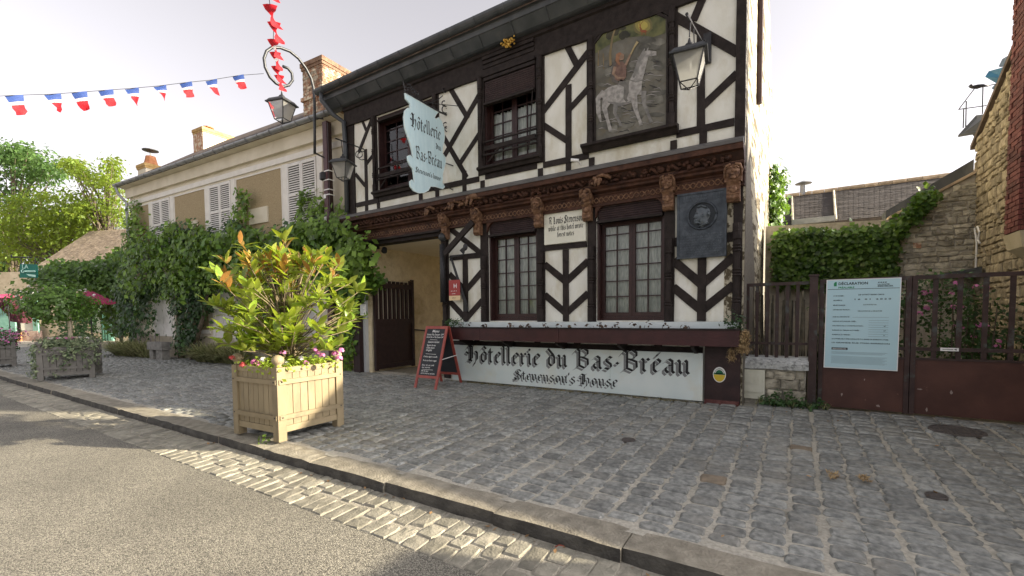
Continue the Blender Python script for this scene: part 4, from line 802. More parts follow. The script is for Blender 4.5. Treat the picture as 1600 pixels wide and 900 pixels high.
# big sign on the ground
bs = thing('hotel_name_board', (-3.6,7.16,.3), 'long white hotel name board with black gothic lettering at the foot of the wall', 'sign')
for a, b in ((-6.03,-5.05), (-5.05,-2.62), (-2.62,-1.18)): mb = MB(); mb.box((a+.001,7.15,.30), (b-.001,7.175,1.02)); obj('board', mb, bluewhite, bs)
YS = 7.145
def yline(text, l, r, xt, parent, nm, shadow=True, Y=YS, nib=1.15):
    A, B = F(*l, Y), F(*r, Y); z = (A.z+B.z)/2; T = F(*xt, Y); xh = T.z-z
    tot = sum(GL[c][1] for c in text); W_ = B.x-A.x; x = 0
    for wd in text.split(' '):
        ww = sum(GL[c][1] for c in wd); xs_ = A.x+W_*x/tot
        obj(nm, blackletter(wd, (xs_, Y, z), XD, ZD, ND, W_*ww/tot, xh, nib), black_ink, parent, recalc=False)
        if shadow: obj(nm+'_shadow', blackletter(wd, (xs_-.04, Y+.0025, z-.04), XD, ZD, ND, W_*ww/tot, xh, nib), grey_ink, parent, recalc=False)
        x += ww+GL[' '][1]
yline('Hôtellerie du Bas-Bréau', (729,565), (1080,585), (1070,562.8), bs, 'name_lettering', nib=1.0)
yline("Stevenson's House", (803,592.3), (966,604.8), (878,587.8), bs, 'house_lettering', nib=1.0)
# small cream sign
cs = thing('cream_wall_sign', (-3.48,7.2,2.9), 'cream sign in gothic letters between the two ground floor windows', 'sign')
mb = MB(); mb.prism([(-3.885,7.215,2.88),(-3.085,7.215,2.88),(-3.085,7.215,3.25),(-3.125,7.215,3.28),(-3.125,7.215,3.455),(-3.885,7.215,3.455)], (0,.025,0)); obj('board', mb, creamsign, cs)
for tx, l, r, xt in (('R Louis Stevenson',(857.5,351),(911,344.5),(884,340.5)), ('while at this hotel wrote',(857,361.5),(911.5,355.5),(884,353.2)), ('forest notes',(870.5,370),(897,367.3),(884,363.6))):
    yline(tx, l, r, xt, cs, 'lettering', False, 7.212, 1.35)
# red hotel plate with H
hp = thing('red_hotel_plate', (-6.03,7.12,1.95), 'red plate with letter H and four stars beside the passage', 'sign')
a, b = F(701.5,438,7.12), F(719,469,7.12); zc = a.z-(a.z-b.z)*.77
mb = MB(); mb.box((a.x,7.115,zc), (b.x,7.13,a.z)); obj('red_panel', mb, red_p, hp); mb = MB(); mb.box((a.x,7.115,b.z), (b.x,7.13,zc-.001)); obj('cream_panel', mb, cream_p, hp)
mb = text_mb('H', (a.x+.13,7.113,zc+.155), XD, ZD, ND, .125); 
for k in range(4):
    c = (a.x+.065+.043*k, zc+.095); pts = [(c[0]+(.013 if i % 2 == 0 else .006)*math.sin(i*math.pi/5), 7.113, c[1]+(.013 if i % 2 == 0 else .006)*math.cos(i*math.pi/5)) for i in range(10)]; mb.add(pts, [tuple(range(10))])
mb.add([(a.x+.08,7.113,zc+.035),(a.x+.17,7.113,zc+.035),(a.x+.17,7.113,zc+.043),(a.x+.08,7.113,zc+.043)], [(0,1,2,3)]); obj('letter_and_stars', mb, white_p, hp, recalc=False)
mb = text_mb('TAXI' if False else '2021', (a.x+.09,7.113,b.z+.035), XD, ZD, ND, .05); obj('small_print', mb, brick_m, hp, recalc=False)
# oval sticker
ov = thing('oval_badge', (-.9,7.19,.7), 'oval green and yellow badge on the dark base panel', 'badge'); c = F(1124,585.5,7.19)
def disc(c, rx, rz, y, n=24, a0=0, a1=6.2832): return [(c.x+rx*math.cos(a0+(a1-a0)*i/n), y, c.z+rz*math.sin(a0+(a1-a0)*i/n)) for i in range(n+(0 if a1-a0 > 6.28 else 1))]
mb = MB(); mb.prism(disc(c,.088,.115,7.19), (0,.008,0)); obj('plate', mb, white_p, ov)
mb = MB(); p = disc(c,.078,.103,7.1885,14,math.pi,2*math.pi); mb.add(p, [tuple(range(len(p)))]); obj('yellow_half', mb, yellow_p, ov, recalc=False)
mb = MB(); p = disc(c,.055,.072,7.1885,14,.12,math.pi-.12); mb.add(p, [tuple(range(len(p)))]); mb.add([(c.x-.078,7.1885,c.z+.002),(c.x+.078,7.1885,c.z+.002),(c.x+.078,7.1885,c.z+.022),(c.x-.078,7.1885,c.z+.022)], [(0,1,2,3)])
for k in range(11): a = .35+k*.244; mb.add([(c.x+.068*math.cos(a)+d*.005, 7.1885, c.z+.088*math.sin(a)+e*.006) for d, e in ((-1,-1),(1,-1),(1,1),(-1,1))], [(0,1,2,3)])
obj('green_half', mb, dkgreen_p, ov, recalc=False)
# ---- bronze plaque with relief head
bq = thing('bronze_plaque', (-1.23,7.2,2.45), 'dark bronze plaque with a bearded profile in a roundel on the hotel', 'plaque')
X0, X1, Z0, Z1, Yp = -1.575, -.885, 2.445, 3.42, 7.19
mb = MB(); mb.box((X0,Yp,Z0), (X1,7.245,Z1)); obj('plate', mb, bronze, bq)
mb = MB()
for q in (((X0,Yp-.012,Z0),(X0+.03,Yp,Z1)), ((X1-.03,Yp-.012,Z0),(X1,Yp,Z1)), ((X0+.03,Yp-.012,Z0),(X1-.03,Yp,Z0+.03)), ((X0+.03,Yp-.012,Z1-.03),(X1-.03,Yp,Z1))): mb.box(*q)
obj('rim', mb, bronze, bq)
mc = Vector((-1.222,Yp,3.065)); mb = MB(); mb.tube([(mc.x+.197*math.cos(i*math.pi/18),Yp-.004,mc.z+.197*math.sin(i*math.pi/18)) for i in range(37)], .017, 7); obj('roundel', mb, bronze, bq, smooth=True)
dkb = surf('dark_bronze_recess', (.014,.018,.022), (.022,.028,.034), 12, .5, .2, metal=.3); mb = MB(); p = disc(mc,.19,.19,Yp-.001,28); mb.add(p, [tuple(range(28))]); obj('roundel_ground', mb, dkb, bq, recalc=False)
def zq(zx, zy): return F(1050+zx/7.2, 285+zy/7.2, Yp)
hd = [(275,292),(290,262),(330,253),(380,262),(420,295),(433,340),(425,390),(398,425),(412,456),(368,482),(338,514),(316,514),(326,482),(303,462),(268,476),(246,464),(244,432),(256,408),(240,392),(262,352),(272,325)]
hp_ = [zq(*q) for q in hd]; cc_ = sum(hp_, Vector())/len(hp_); n = len(hp_); mb = MB()
V = [Vector((q.x,Yp-.001,q.z)) for q in hp_]+[Vector((cc_.x+(q.x-cc_.x)*.86,Yp-.016,cc_.z+(q.z-cc_.z)*.88)) for q in hp_]+[Vector((cc_.x+(q.x-cc_.x)*.5,Yp-.030,cc_.z+(q.z-cc_.z)*.55)) for q in hp_]+[Vector((cc_.x,Yp-.034,cc_.z))]
mb.add(V, [(r*n+i, r*n+(i+1) % n, (r+1)*n+(i+1) % n, (r+1)*n+i) for r in (0,1) for i in range(n)]+[(2*n+i, 2*n+(i+1) % n, 3*n) for i in range(n)])
for (a, b, r) in (((288,285),(330,262),.013), ((330,262),(400,285),.014), ((262,410),(300,402),.007), ((262,440),(330,470),.014), ((258,455),(300,462),.012), ((345,365),(352,395),.012), ((268,345),(300,352),.007), ((300,500),(405,455),.010), ((410,330),(418,380),.014)):
    A, B = zq(*a), zq(*b); mb.tube([(A.x,Yp-.022,A.z), ((A.x+B.x)/2,Yp-.034,(A.z+B.z)/2), (B.x,Yp-.022,B.z)], r, 6)
obj('relief_head', mb, surf('polished_relief', (.075,.09,.10), (.12,.14,.155), 14, .4, .2, metal=.35), bq, smooth=True)
mb = MB()
def relief_row(z, x0, x1, h):
    x = x0
    while x < x1-.01:
        w = R.uniform(.010,.018)
        if R.random() > .16: mb.box((x,Yp-.0055,z), (x+w*.35,Yp-.0005,z+h)); mb.box((x+w*.35,Yp-.005,z+h*R.choice([0,.4,.75])), (x+w,Yp-.0005,z+h*R.choice([.25,.6,1])))
        x += w+.006
relief_row(3.335,-1.48,-.97,.035); relief_row(3.29,-1.50,-.95,.03)
for k in range(9): relief_row(2.78-.037*k, -1.525, -.935-.01*(k % 3), .022)
obj('raised_lettering', mb, surf('lettering_bronze', (.06,.075,.088), (.09,.105,.12), 12, .4, .1, metal=.35), bq, kind='stuff')
# ---- hanging sign
XH = -6.0
hs = thing('hanging_sign', (XH,6.3,4.0), 'pale blue scroll edged hotel sign hanging from a wrought iron bracket', 'sign')
def zs(zx, zy, X=XH): return SX(620+zx/4.74, 120+zy/4.74, X)
out = [(60,120),(66,165),(98,202),(98,235),(82,230),(60,250),(52,300),(60,380),(80,440),(100,500),(115,560),(120,600),(98,580),(80,588),(82,622),(98,655),(118,682),(126,732),(130,782),(112,762),(97,775),(100,812),(125,845),(165,862),(205,858),(235,840),(250,812),(290,815),(340,832),(355,815),(352,800),(338,788),(340,720),(350,680),(362,640),(360,600),(346,577),(338,568),(340,520),(350,480),(355,440),(350,380),(335,330),(310,300),(290,312),(280,300),(292,280),(308,264)]
mb = MB(); mb.prism([zs(*q) for q in out], (-.025,0,0)); obj('board', mb, signblue, hs)
mb = MB(); pts = [zs(*q) + Vector((.002,0,0)) for q in out+out[:1]]; mb.tube(pts, .006, 5); obj('edge_trim', mb, bluewhite, hs)
YD, XN = Vector((0,1,0)), Vector((1,0,0))
for tx, l, r, xt in (('Hôtellerie',(103,398),(325,446),(250,375)), ('du',(288,538),(326,546),(305,512)), ('Bas-Bréau',(138,622),(335,666),(300,612)), ("Stevenson's house",(138,712),(324,764),(230,713))):
    A, B, T = zs(*l), zs(*r), zs(*xt); z = (A.z+B.z)/2; fr = (T.y-A.y)/(B.y-A.y)
    obj('lettering', blackletter(tx, (XH+.003, A.y, z), YD, ZD, XN, B.y-A.y, max(.03, T.z-z), 1.2), black_ink, hs, recalc=False)
mb = MB(); mb.tube([zs(55,112), zs(190,185), zs(312,258), zs(400,297)], [.012,.014,.016,.022], 6)
def spiral(c, r0, r1, a0, a1, n=16): return [zs(c[0]+(r0+(r1-r0)*i/n)*math.cos(a0+(a1-a0)*i/n), c[1]+(r0+(r1-r0)*i/n)*math.sin(a0+(a1-a0)*i/n)) for i in range(n+1)]
for c, r0, r1, a0, a1 in (((355,95),34,10,-1.6,4.2), ((355,190),45,10,-1.2,4.8), ((365,245),36,9,4.5,-1.5), ((365,350),48,8,-1.3,5.0), ((375,380),34,10,.2,5.2)): mb.tube(spiral(c,r0,r1,a0,a1), .011, 5)
mb.tube([zs(210,188), zs(260,190), zs(310,165), zs(340,140)], .009, 5); mb.tube([zs(190,185), zs(300,202), tuple(F(719,166,7.02))], .007, 5); ms_ = MB(); ms_.tube([zs(362,640), tuple(F(708,259,7.02))], .010, 5); obj('wall_stay', ms_, iron, hs); ms_ = MB(); ms_.tube([zs(350,800), tuple(F(708,297,7.02))], .010, 5); obj('wall_stay', ms_, iron, hs)
mb.tube([zs(385,40), zs(388,200), zs(400,297)], .014, 6)
for c in ((70,95),(95,75),(120,110),(145,125)): mb.tube(spiral(c,20,6,-2.5,3.0,10), .008, 5)
mb.tube([zs(60,105), zs(45,30), zs(70,50), zs(95,62), zs(130,95), zs(150,135)], .007, 5); obj('iron_bracket', mb, iron, hs)
# ---- mural panel
mu = thing('painted_mural', (-2.26,7.0,4.4), 'painted panel of a rider on a white horse seeing a glowing stag', 'painting')
def zm(zx, zy, y=7.015): return F(920+zx/4.09, 10+zy/4.09, y)
frame = [(36,240),(150,92),(365,18),(496,78),(492,785),(44,868)]
mb = MB(); mb.prism([zm(*q,7.02) for q in frame], (0,.02,0))
mural_bg = surf('mural_rocks_paint', (.055,.052,.038), (.19,.18,.145), 3.2, .6, .1, detail=10, contrast=(.3,.72), c3=(.13,.11,.07), s3=5, t3=(.5,.7)); obj('panel', mb, mural_bg, mu)
mp = lambda n, c1, c2, s=7: surf(n, c1, c2, s, .6, .1, detail=8)
def patch(name, polys, m, layer):
    mb = MB(); 
    for k, pl_ in enumerate(polys): mb.add([zm(x, y, 7.018-.0012*layer-.0001*(k % 10)) for x, y in pl_], [tuple(range(len(pl_)))])
    return obj(name, mb, m, mu, recalc=False)
def blob(cx, cy, rx, ry, n=14, j=.12, rot=0): 
    return [(cx+math.cos(rot)*rx*k*math.cos(a)-math.sin(rot)*ry*k*math.sin(a), cy+math.sin(rot)*rx*k*math.cos(a)+math.cos(rot)*ry*k*math.sin(a)) for a, k in ((6.2832*i/n, 1+R.uniform(-j,j)) for i in range(n))]
def limb(pts, ws):
    L_, R_ = [], []
    for i, (x, y) in enumerate(pts):
        a = pts[max(i-1,0)]; b = pts[min(i+1,len(pts)-1)]; dx, dy = b[0]-a[0], b[1]-a[1]; d = math.hypot(dx,dy) or 1; w = ws[i]; L_.append((x-dy/d*w, y+dx/d*w)); R_.append((x+dy/d*w, y-dx/d*w))
    return L_+R_[::-1]
patch('sky_glade', [[(40,245),(150,97),(365,24),(490,82),(490,170),(400,200),(330,190),(230,200),(120,250),(42,300)]], mp('mural_green', (.05,.06,.022), (.15,.15,.055)), 1)
patch('tree_foliage', [blob(190+R.uniform(-70,60),125+R.uniform(-40,70),R.uniform(14,34),R.uniform(10,24)) for _ in range(22)], mp('mural_dark_leaves', (.02,.02,.012), (.055,.05,.025)), 2)
patch('tree_trunk', [limb([(140,380),(136,300),(150,200),(175,120)],[8,7,6,4]), limb([(60,380),(62,280)],[4,3]), limb([(95,400),(92,300)],[3,3])], mp('mural_trunk', (.12,.09,.045), (.24,.18,.09)), 3)
patch('rocks', [blob(R.uniform(70,470),R.uniform(330,830),R.uniform(20,60),R.uniform(12,32),12,.15,R.uniform(-.3,.3)) for _ in range(34)]+[blob(R.uniform(330,470),R.uniform(200,330),R.uniform(25,60),R.uniform(14,30)) for _ in range(9)], surf('mural_rock_light', (.075,.072,.056), (.17,.163,.135), 6, .6, .1, var=.4), 2)
patch('rock_highlights', [limb([(x,y),(x+R.uniform(15,40),y-R.uniform(2,12)),(x+R.uniform(45,75),y+R.uniform(-6,8))],[1,3,.6]) for x, y in ((R.uniform(50,420),R.uniform(340,840)) for _ in range(46))], mp('mural_rock_hi', (.20,.19,.175), (.32,.30,.28)), 3)
patch('rock_cracks', [limb([(x,y),(x+R.uniform(10,30),y+R.uniform(-10,12)),(x+R.uniform(35,60),y+R.uniform(-12,14))],[1,3,.6]) for x, y in ((R.uniform(50,430),R.uniform(330,840)) for _ in range(46))], mp('mural_crack', (.02,.019,.018), (.04,.037,.034)), 3)
for k, (r, c) in enumerate(((58,(.15,.13,.05)), (44,(.26,.22,.06)), (28,(.42,.35,.08)))): patch('halo', [blob(345,122,r*1.1,r,20,.08)], plain('mural_halo', c, .6), 3+k)
patch('stag', [blob(350,158,22,9), limb([(336,150),(330,138),(326,130)],[6,4,5]), limb([(340,165),(339,182)],[2,1.5]), limb([(360,165),(364,182)],[2,1.5]), limb([(328,128),(332,112),(350,92)],[2,1.5,1]), limb([(330,128),(322,112),(326,98)],[2,1.2,1])], mp('mural_stag', (.20,.055,.02), (.30,.09,.035)), 7)
hw = mp('mural_white_horse', (.21,.20,.185), (.40,.38,.35), 16); hsd = mp('mural_horse_shade', (.14,.135,.125), (.24,.23,.21), 12)
patch('far_leg', [limb([(350,540),(352,620),(380,690),(400,742)],[18,12,9,11])], hsd, 5); patch('far_leg', [limb([(180,600),(165,680),(195,735),(205,765)],[20,11,8,9])], hsd, 5)
patch('horse_body', [blob(200,560,120,62,20,.03,-.12), limb([(290,560),(300,480),(335,390),(362,315)],[46,40,28,19]), limb([(345,310),(385,300),(432,300)],[22,19,13]), limb([(285,570),(300,660),(322,720),(335,760)],[24,14,10,11]), limb([(125,580),(100,650),(118,720),(140,800)],[36,17,10,12]), limb([(95,540),(58,590),(62,680),(78,740)],[12,16,14,5]), limb([(352,292),(356,268)],[6,1]), limb([(372,288),(380,262)],[6,1])], hw, 6)
patch('horse_mane', [limb([(355,280),(325,340),(300,420),(285,455)],[8,12,13,5]), limb([(120,610),(200,628),(270,612)],[4,12,5]), limb([(262,470),(300,482),(345,470)],[3,5,3]), limb([(395,285),(402,300),(400,325)],[2,2,2])], hsd, 7)
skin = mp('mural_skin', (.22,.14,.09), (.33,.22,.15), 14); tunic = mp('mural_tunic', (.12,.07,.05), (.22,.13,.10), 14); cloak = mp('mural_cloak', (.08,.07,.06), (.14,.12,.10), 14)
patch('cloak', [[(165,330),(140,420),(148,480),(190,500),(175,400)]], cloak, 7)
patch('rider_body', [[(175,360),(215,350),(240,380),(238,450),(215,480),(170,470),(160,420)]], tunic, 8)
patch('rider_leg', [limb([(195,480),(240,505),(240,550),(232,590)],[18,18,15,10]), limb([(226,585),(245,606)],[7,8])], mp('mural_breeches', (.10,.095,.085), (.17,.16,.14), 14), 8)
patch('rider_head_arms', [blob(207,320,20,24), limb([(168,385),(156,430),(185,458),(228,455)],[9,9,7,5]), limb([(235,375),(255,330),(265,305)],[8,7,6])], skin, 9)
patch('rider_hair', [limb([(205,298),(186,310),(182,345),(196,375)],[8,13,12,5])], mp('mural_hair', (.22,.10,.05), (.32,.16,.08), 14), 10)
patch('horn', [limb([(258,325),(290,260),(312,225)],[4,5,8])], mp('mural_horn', (.32,.25,.12), (.42,.34,.18), 14), 9)
mb = MB()
fp = [zm(*q,7.0) for q in frame]; cen = sum(fp, Vector())/6
for i in range(6):
    a, b = fp[i], fp[(i+1) % 6]; ao, bo = a+(a-cen)*.05, b+(b-cen)*.05; mb.prism([a, b, bo, ao], (0,.035,0))
obj('frame', mb, timber_m, mu)
mb = MB(); mb.prism([(-3.03,6.87,4.38),(-3.03,6.87,4.34),(-3.03,6.92,4.32),(-3.03,6.96,4.27),(-3.03,7.02,4.26),(-3.03,7.02,4.40)], (1.51,0,0)); obj('sill', mb, timber_m, mu)
mb = MB(); mb.prism([(-2.86,7.0,6.0),(-2.54,7.0,6.28),(-2.86,7.0,6.28)], (0,.03,0)); mb.prism([(-1.99,7.0,6.28),(-1.66,7.0,5.98),(-1.66,7.0,6.28)], (0,.03,0)); obj('corner_infill', mb, timber_m, mu)
# gilded ornament, white camera
go = thing('gilded_wreath', (-4.45,6.9,6.35), 'gilded leaf ornament under the eaves above the upper window', 'ornament'); c = F(795,67,6.88)
mb = MB()
for k in range(60): a = R.uniform(0,math.pi); r = R.uniform(.02,.14); mb.ball((c.x+r*math.cos(a), c.y+R.uniform(-.05,.02), c.z+.05-r*math.sin(a)*1.0), R.uniform(.014,.026), 6, 4, j=.3)
obj('gilt_leaves', mb, gold, go)
cw = thing('security_camera', (-2.9,6.95,4.1), 'small white security camera on the half timbered wall', 'camera'); c = F(899,250,6.93); mb = MB(); mb.tube([(c.x-.06,c.y-.04,c.z-.0), (c.x+.06,c.y,c.z-.02)], .026, 10); obj('camera_body', mb, white_p, cw); mb = MB(); mb.tube([(c.x+.05,c.y,c.z-.02), (c.x+.05,7.03,c.z-.06)], .012, 6); obj('bracket', mb, white_p, cw)
# ------------------------------------------------------------------ lanterns
def lantern_body(t, c, s, rot=0):
    M = Matrix.Translation(c) @ Matrix.Rotation(rot, 4, 'Z') @ Matrix.Scale(s, 4)
    def put(nm, mb, m, par=t, **k): mb.v = [tuple(M @ Vector(p)) for p in mb.v]; return obj(nm, mb, m, par, **k)
    a, b, h = .215, .125, .38; ct = [(-a,-a,0),(a,-a,0),(a,a,0),(-a,a,0)]; cb = [(-b,-b,-h),(b,-b,-h),(b,b,-h),(-b,b,-h)]
    mb = MB()
    for i in range(4): mb.tube([ct[i], cb[i]], .011, 6); mb.tube([cb[i], cb[(i+1) % 4]], .010, 6); mb.tube([cb[i], tuple(Vector(cb[(i+1) % 4])*.5*0+Vector((0,0,-h-.09)))], .008, 5)
    fr = put('frame', mb, iron)
    for i in range(4): mb = MB(); mb.quad(ct[i], ct[(i+1) % 4], cb[(i+1) % 4], cb[i]); put('pane', mb, lamp_glass, fr, recalc=False)
    mb = MB(); mb.box((-.265,-.265,0), (.265,.265,.028)); ro = put('roof_rim', mb, lamp_grey)
    mb = MB(); lv = [(.25,.03),(.20,.10),(.09,.15),(.06,.155)]
    V = [(sx*r, sy*r, z) for r, z in lv for sx, sy in ((-1,-1),(1,-1),(1,1),(-1,1))]; mb.add(V, [(4*i+j, 4*i+(j+1) % 4, 4*i+4+(j+1) % 4, 4*i+4+j) for i in range(3) for j in range(4)]+[(12,13,14,15)]); put('roof', mb, lamp_grey)
    mb = MB(); mb.lathe([(.05,.15),(.075,.18),(.06,.21),(.03,.225),(.02,.27),(.012,.30)], (0,0,0), 12); put('finial', mb, iron, smooth=True)
    mb = MB(); mb.lathe([(.03,-.02),(.035,-.06),(.03,-.14),(.018,-.19),(.004,-.2)], (0,0,0), 10); put('bulb', mb, white_f, smooth=True)
    return M
# scroll street lamp between the houses
XL = -9.9
sl_ = thing('scroll_street_lamp', (XL,6.9,5.4), 'lantern hanging from a large iron scroll above the gap between the houses', 'street lamp')
def zl(zx, zy): return SX(400+zx/6.43, 60+zy/6.43, XL)
mb = MB(); pts = [zl(590,1160), zl(590,900), zl(588,650), zl(578,500), zl(555,405), zl(500,300), zl(425,200), zl(340,130), zl(240,92), zl(160,92), zl(105,130), zl(80,200), zl(92,290), zl(140,390), zl(200,450), zl(270,485), zl(330,470), zl(368,420), zl(360,350), zl(320,300), zl(270,280)]
mb.tube(pts, .032, 9); obj('scroll_arm', mb, lamp_grey, sl_, smooth=True)
q = zl(252,487); c = zl(262,665); mb = MB(); mb.tube([q, c+Vector((0,0,.28))], .012, 6); obj('hook', mb, iron, sl_)
lantern_body(sl_, c, .92, .3)
mb = MB(); a = zl(590,800); mb.tube([a, (XL+.05,6.98,a.z+.04)], .018, 6); a = zl(590,1150); mb.tube([a, (XL+.05,6.98,a.z-.06)], .018, 6); obj('wall_bracket', mb, iron, sl_)
# corner lantern on the hotel's left
XB = -8.45
lb_ = thing('wall_lantern', (XB,6.8,5.2), 'black wall lantern by the climbing vine at the hotel left corner', 'lantern', 'wall lanterns on the hotel'); c = SX(536,257,XB)
a, b = SX(524,216,XB), SX(568,233,XB); b = Vector((XB,7.02,b.z)); mb = MB(); mb.tube([a, a.lerp(b,.5), b], .014, 6); mb.tube([SX(533,219,XB), c+Vector((0,0,.25))], .010, 6)
for k, (cx_, cy_, r) in enumerate(((561,241,5.5),(566,243,7))): mb.tube([SX(cx_+r*math.cos(i*.55), cy_+r*math.sin(i*.55), XB) for i in range(12)], .010, 5)
obj('iron_arm', mb, iron, lb_); lantern_body(lb_, c, .80, .35)
XC = -1.14
lc_ = thing('wall_lantern', (XC,6.8,5.0), 'black wall lantern with lit sky in its panes beside the mural', 'lantern', 'wall lanterns on the hotel'); c = SX(1077,91,XC)
mb = MB(); mb.tube([SX(1073,22,XC), SX(1082,38,XC), SX(1100,70,XC)], [.02,.012,.014], 6); mb.tube([SX(1079,35,XC), c+Vector((0,0,.25))], .008, 6); mb.tube([SX(1084,45,XC), SX(1085,72,XC)], .008, 5); mb.box((XC-.05,6.96,5.15), (XC+.05,7.03,5.55)); mb.tube([SX(1100,62,XC), (XC,6.98,5.35)], .016, 6); obj('iron_arm', mb, iron, lc_); lantern_body(lc_, c, .78, .12)
# ------------------------------------------------------------------ bunting
CAMP = Vector((0,0,CAM_H))
def flag_at(p, along_, L, W, tw, parent, redonly=False):
    """hanging cloth: top edge on the string, three bands downwards"""
    along_ = Vector(along_).normalized(); mb = MB(); V = []; rows = 7; cols = 4; rr_ = random.Random(int(tw*1000))
    side = along_.cross(Vector((0,0,1))).normalized()
    for i in range(rows):
        t = i/(rows-1); an = tw*t*2.0; ax = along_*math.cos(an)+side*math.sin(an); w = W*(1-.45*t*rr_.uniform(.5,1)); sh = along_*(W*.5*t*rr_.uniform(.5,1))
        for j in range(cols):
            u = j/(cols-1)-.5; V.append(p+sh+ax*(u*w)+Vector((0,0,-L*t))+side*(.03*math.sin(3*u+4*t+tw)))
    fs = []; ms = []
    for i in range(rows-1):
        for j in range(cols-1): fs.append((i*cols+j, i*cols+j+1, (i+1)*cols+j+1, (i+1)*cols+j)); ms.append(0 if i < 2 else (1 if i == 2 else 2))
    b = len(mb.v); mb.add(V, fs); mb.m = ms; return obj('flag', mb, [red_f if redonly else blue_f, red_f if redonly and R.random() < .7 else white_f, red_f], parent, recalc=False, smooth=True)
def P3(x, y, d): return CAMP + ray(x, y)*d
b1 = thing('flag_bunting', tuple(P3(412,116,9.9)), 'string of small blue white and red flags stretched across the sky at left', 'bunting')
knots = [(-60,154),(22,150),(82,148),(124,145),(165,142),(206,139),(250,135),(290,130),(330,126),(372,119),(412,116)]
dep = lambda x: 7.2+(x/412)*2.7
pts = [P3(x, y-1, dep(x)) for x, y in knots]; mb = MB(); mb.tube(pts, .005, 5); obj('string', mb, iron, b1)
for i in range(1, 10):
    a = pts[i]; d = pts[i+1]-pts[i-1]; flag_at(a, d, .30+R.uniform(-.03,.04), .22, R.uniform(-.9,.9) if i != 1 else .1, b1)
b2 = thing('flag_bunting', tuple(P3(436,130,9.8)), 'string of red flags rising from the scroll lamp out of the picture', 'bunting')
kn = [(440,135,9.9),(436,118,9.3),(432,104,8.8),(430,82,8.2),(427,62,7.6),(428,35,7.0),(422,8,6.4),(415,-40,5.6),(405,-110,4.9)]
pts = [P3(*k) for k in kn]; mb = MB(); mb.tube(pts, .005, 5); obj('string', mb, iron, b2)
for i in range(1, 8): flag_at(pts[i], Vector((.5,.5,0)), .30, .2, 1.3+.2*R.random(), b2, True)
# ------------------------------------------------------------------ cream rendered house left of the hotel
HN = Vector((.055,-1,0)).normalized(); HU = Vector((-1,-.055,0)).normalized(); HO = Vector((-9.55,7.42,0))
def hp_px(x, y, d=0.0): return onplane(x, y, HO+HN*d, HN)
def hs_of(p): return (Vector(p)-HO).dot(HU)
def HW(s, d, z): return HO + HU*s + HN*d + Vector((0,0,z))
HM = Matrix(((HU.x,HN.x,0,HO.x),(HU.y,HN.y,0,HO.y),(0,0,1,0),(0,0,0,1)))   # local (s, outwards, z)
house = thing('cream_house', tuple(HW(6,0,.28)), 'cream rendered house with white louvred shutters behind the climbing vine', 'house')
def hob(nm, mb, m, par=None, **k): mb.v = [tuple(HM @ Vector(p)) for p in mb.v]; return obj(nm, mb, m, par or house, **k)
SL = hs_of(hp_px(204,330)); ZE = hp_px(345,235,.3).z
ends = [(451,497), (328,362), (238,266)]
mb = MB(); mb.box((0,-.4,.2), (SL,0,ZE-.1)); hob('wall', mb, cream_wall)
mb = MB(); mb.box((SL-.4,-9,.2), (SL-.002,-.4,ZE-.1)); hob('end_wall', mb, cream_wall)
mb = MB(); mb.box((0,-.005,.2), (SL+.01,.05,1.0)); hob('plinth', mb, surf('plinth_render', (.34,.30,.23), (.44,.39,.30), 4, .9, .5))
# cornice mouldings below the eaves
for z, d, h in ((ZE-.44,.10,.34), (ZE-.72,.045,.15)):
    mb = MB(); mb.box((-.02,0,z), (SL+d,d,z+h)); hob('cornice', mb, cream_wall if d > .05 else white_trim)
S = []
for a, b in ends:
    pa, pb = hp_px(a, 300), hp_px(b, 290); S.append((hs_of(pb), hs_of(pa)))
ztop = ZE-.78; zbot = 4.12
edges = [0.0]
def trim(s0, s1, z0, z1, d=.035, m=None): mb = MB(); mb.box((s0,0,z0), (s1,d,z1)); hob('trim_band', mb, m or white_trim)
for s0, s1 in S:
    trim(s0-.22, s0, 3.9, ztop); trim(s1, s1+.22, 3.9, ztop)
    sh = MB(); mid = (s0+s1)/2
    mb = MB(); mb.box((s0,-.02,zbot), (s1,.004,ztop)); back_ = hob('window_recess', mb, black_m)
    for p, q in ((s0+.01, mid-.004), (mid+.004, s1-.01)):
        mb = MB(); zt = ztop-.03
        for u0, u1, z0, z1 in ((p,p+.055,zbot,zt), (q-.055,q,zbot,zt), (p+.055,q-.055,zbot,zbot+.08), (p+.055,q-.055,zt-.08,zt), (p+.055,q-.055,(zbot+zt)/2-.03,(zbot+zt)/2+.03)): mb.box((u0,.02,z0), (u1,.055,z1))
        leaf_ = hob('shutter', mb, white_wood); z = zbot+.085
        while z < zt-.09:
            m2 = MB(); m2.add([(p+.056,.024,z), (q-.056,.024,z), (q-.056,.052,z-.036), (p+.056,.052,z-.036), (p+.056,.030,z+.012), (q-.056,.030,z+.012), (q-.056,.058,z-.024), (p+.056,.058,z-.024)], [(0,1,2,3),(7,6,5,4),(0,3,7,4),(1,5,6,2),(3,2,6,7),(0,4,5,1)]); hob('slat', m2, white_wood, leaf_); z += .062
pan = [(S[0][1]+.28, S[1][0]-.28), (S[1][1]+.28, S[2][0]-.28), (S[2][1]+.28, SL-.25)]
for s0, s1 in pan:
    mb = MB(); mb.box((s0,0,2.6), (s1,.012,ztop-.06)); hob('roughcast_panel', mb, tan_panel)
    for q in ((s0-.04,s0,2.6,ztop-.02), (s1,s1+.04,2.6,ztop-.02), (s0,s1,ztop-.06,ztop-.02)): trim(q[0],q[1],q[2],q[3],.03)
for px0, px1, py0, py1 in ((392,420,352,322), (295,310,356,344)):
    a, b = hp_px(px0,py0), hp_px(px1,py1); mb = MB(); mb.box((hs_of(b),.0,a.z), (hs_of(a),.05,b.z)); hob('stone_tablet', mb, cream_wall)
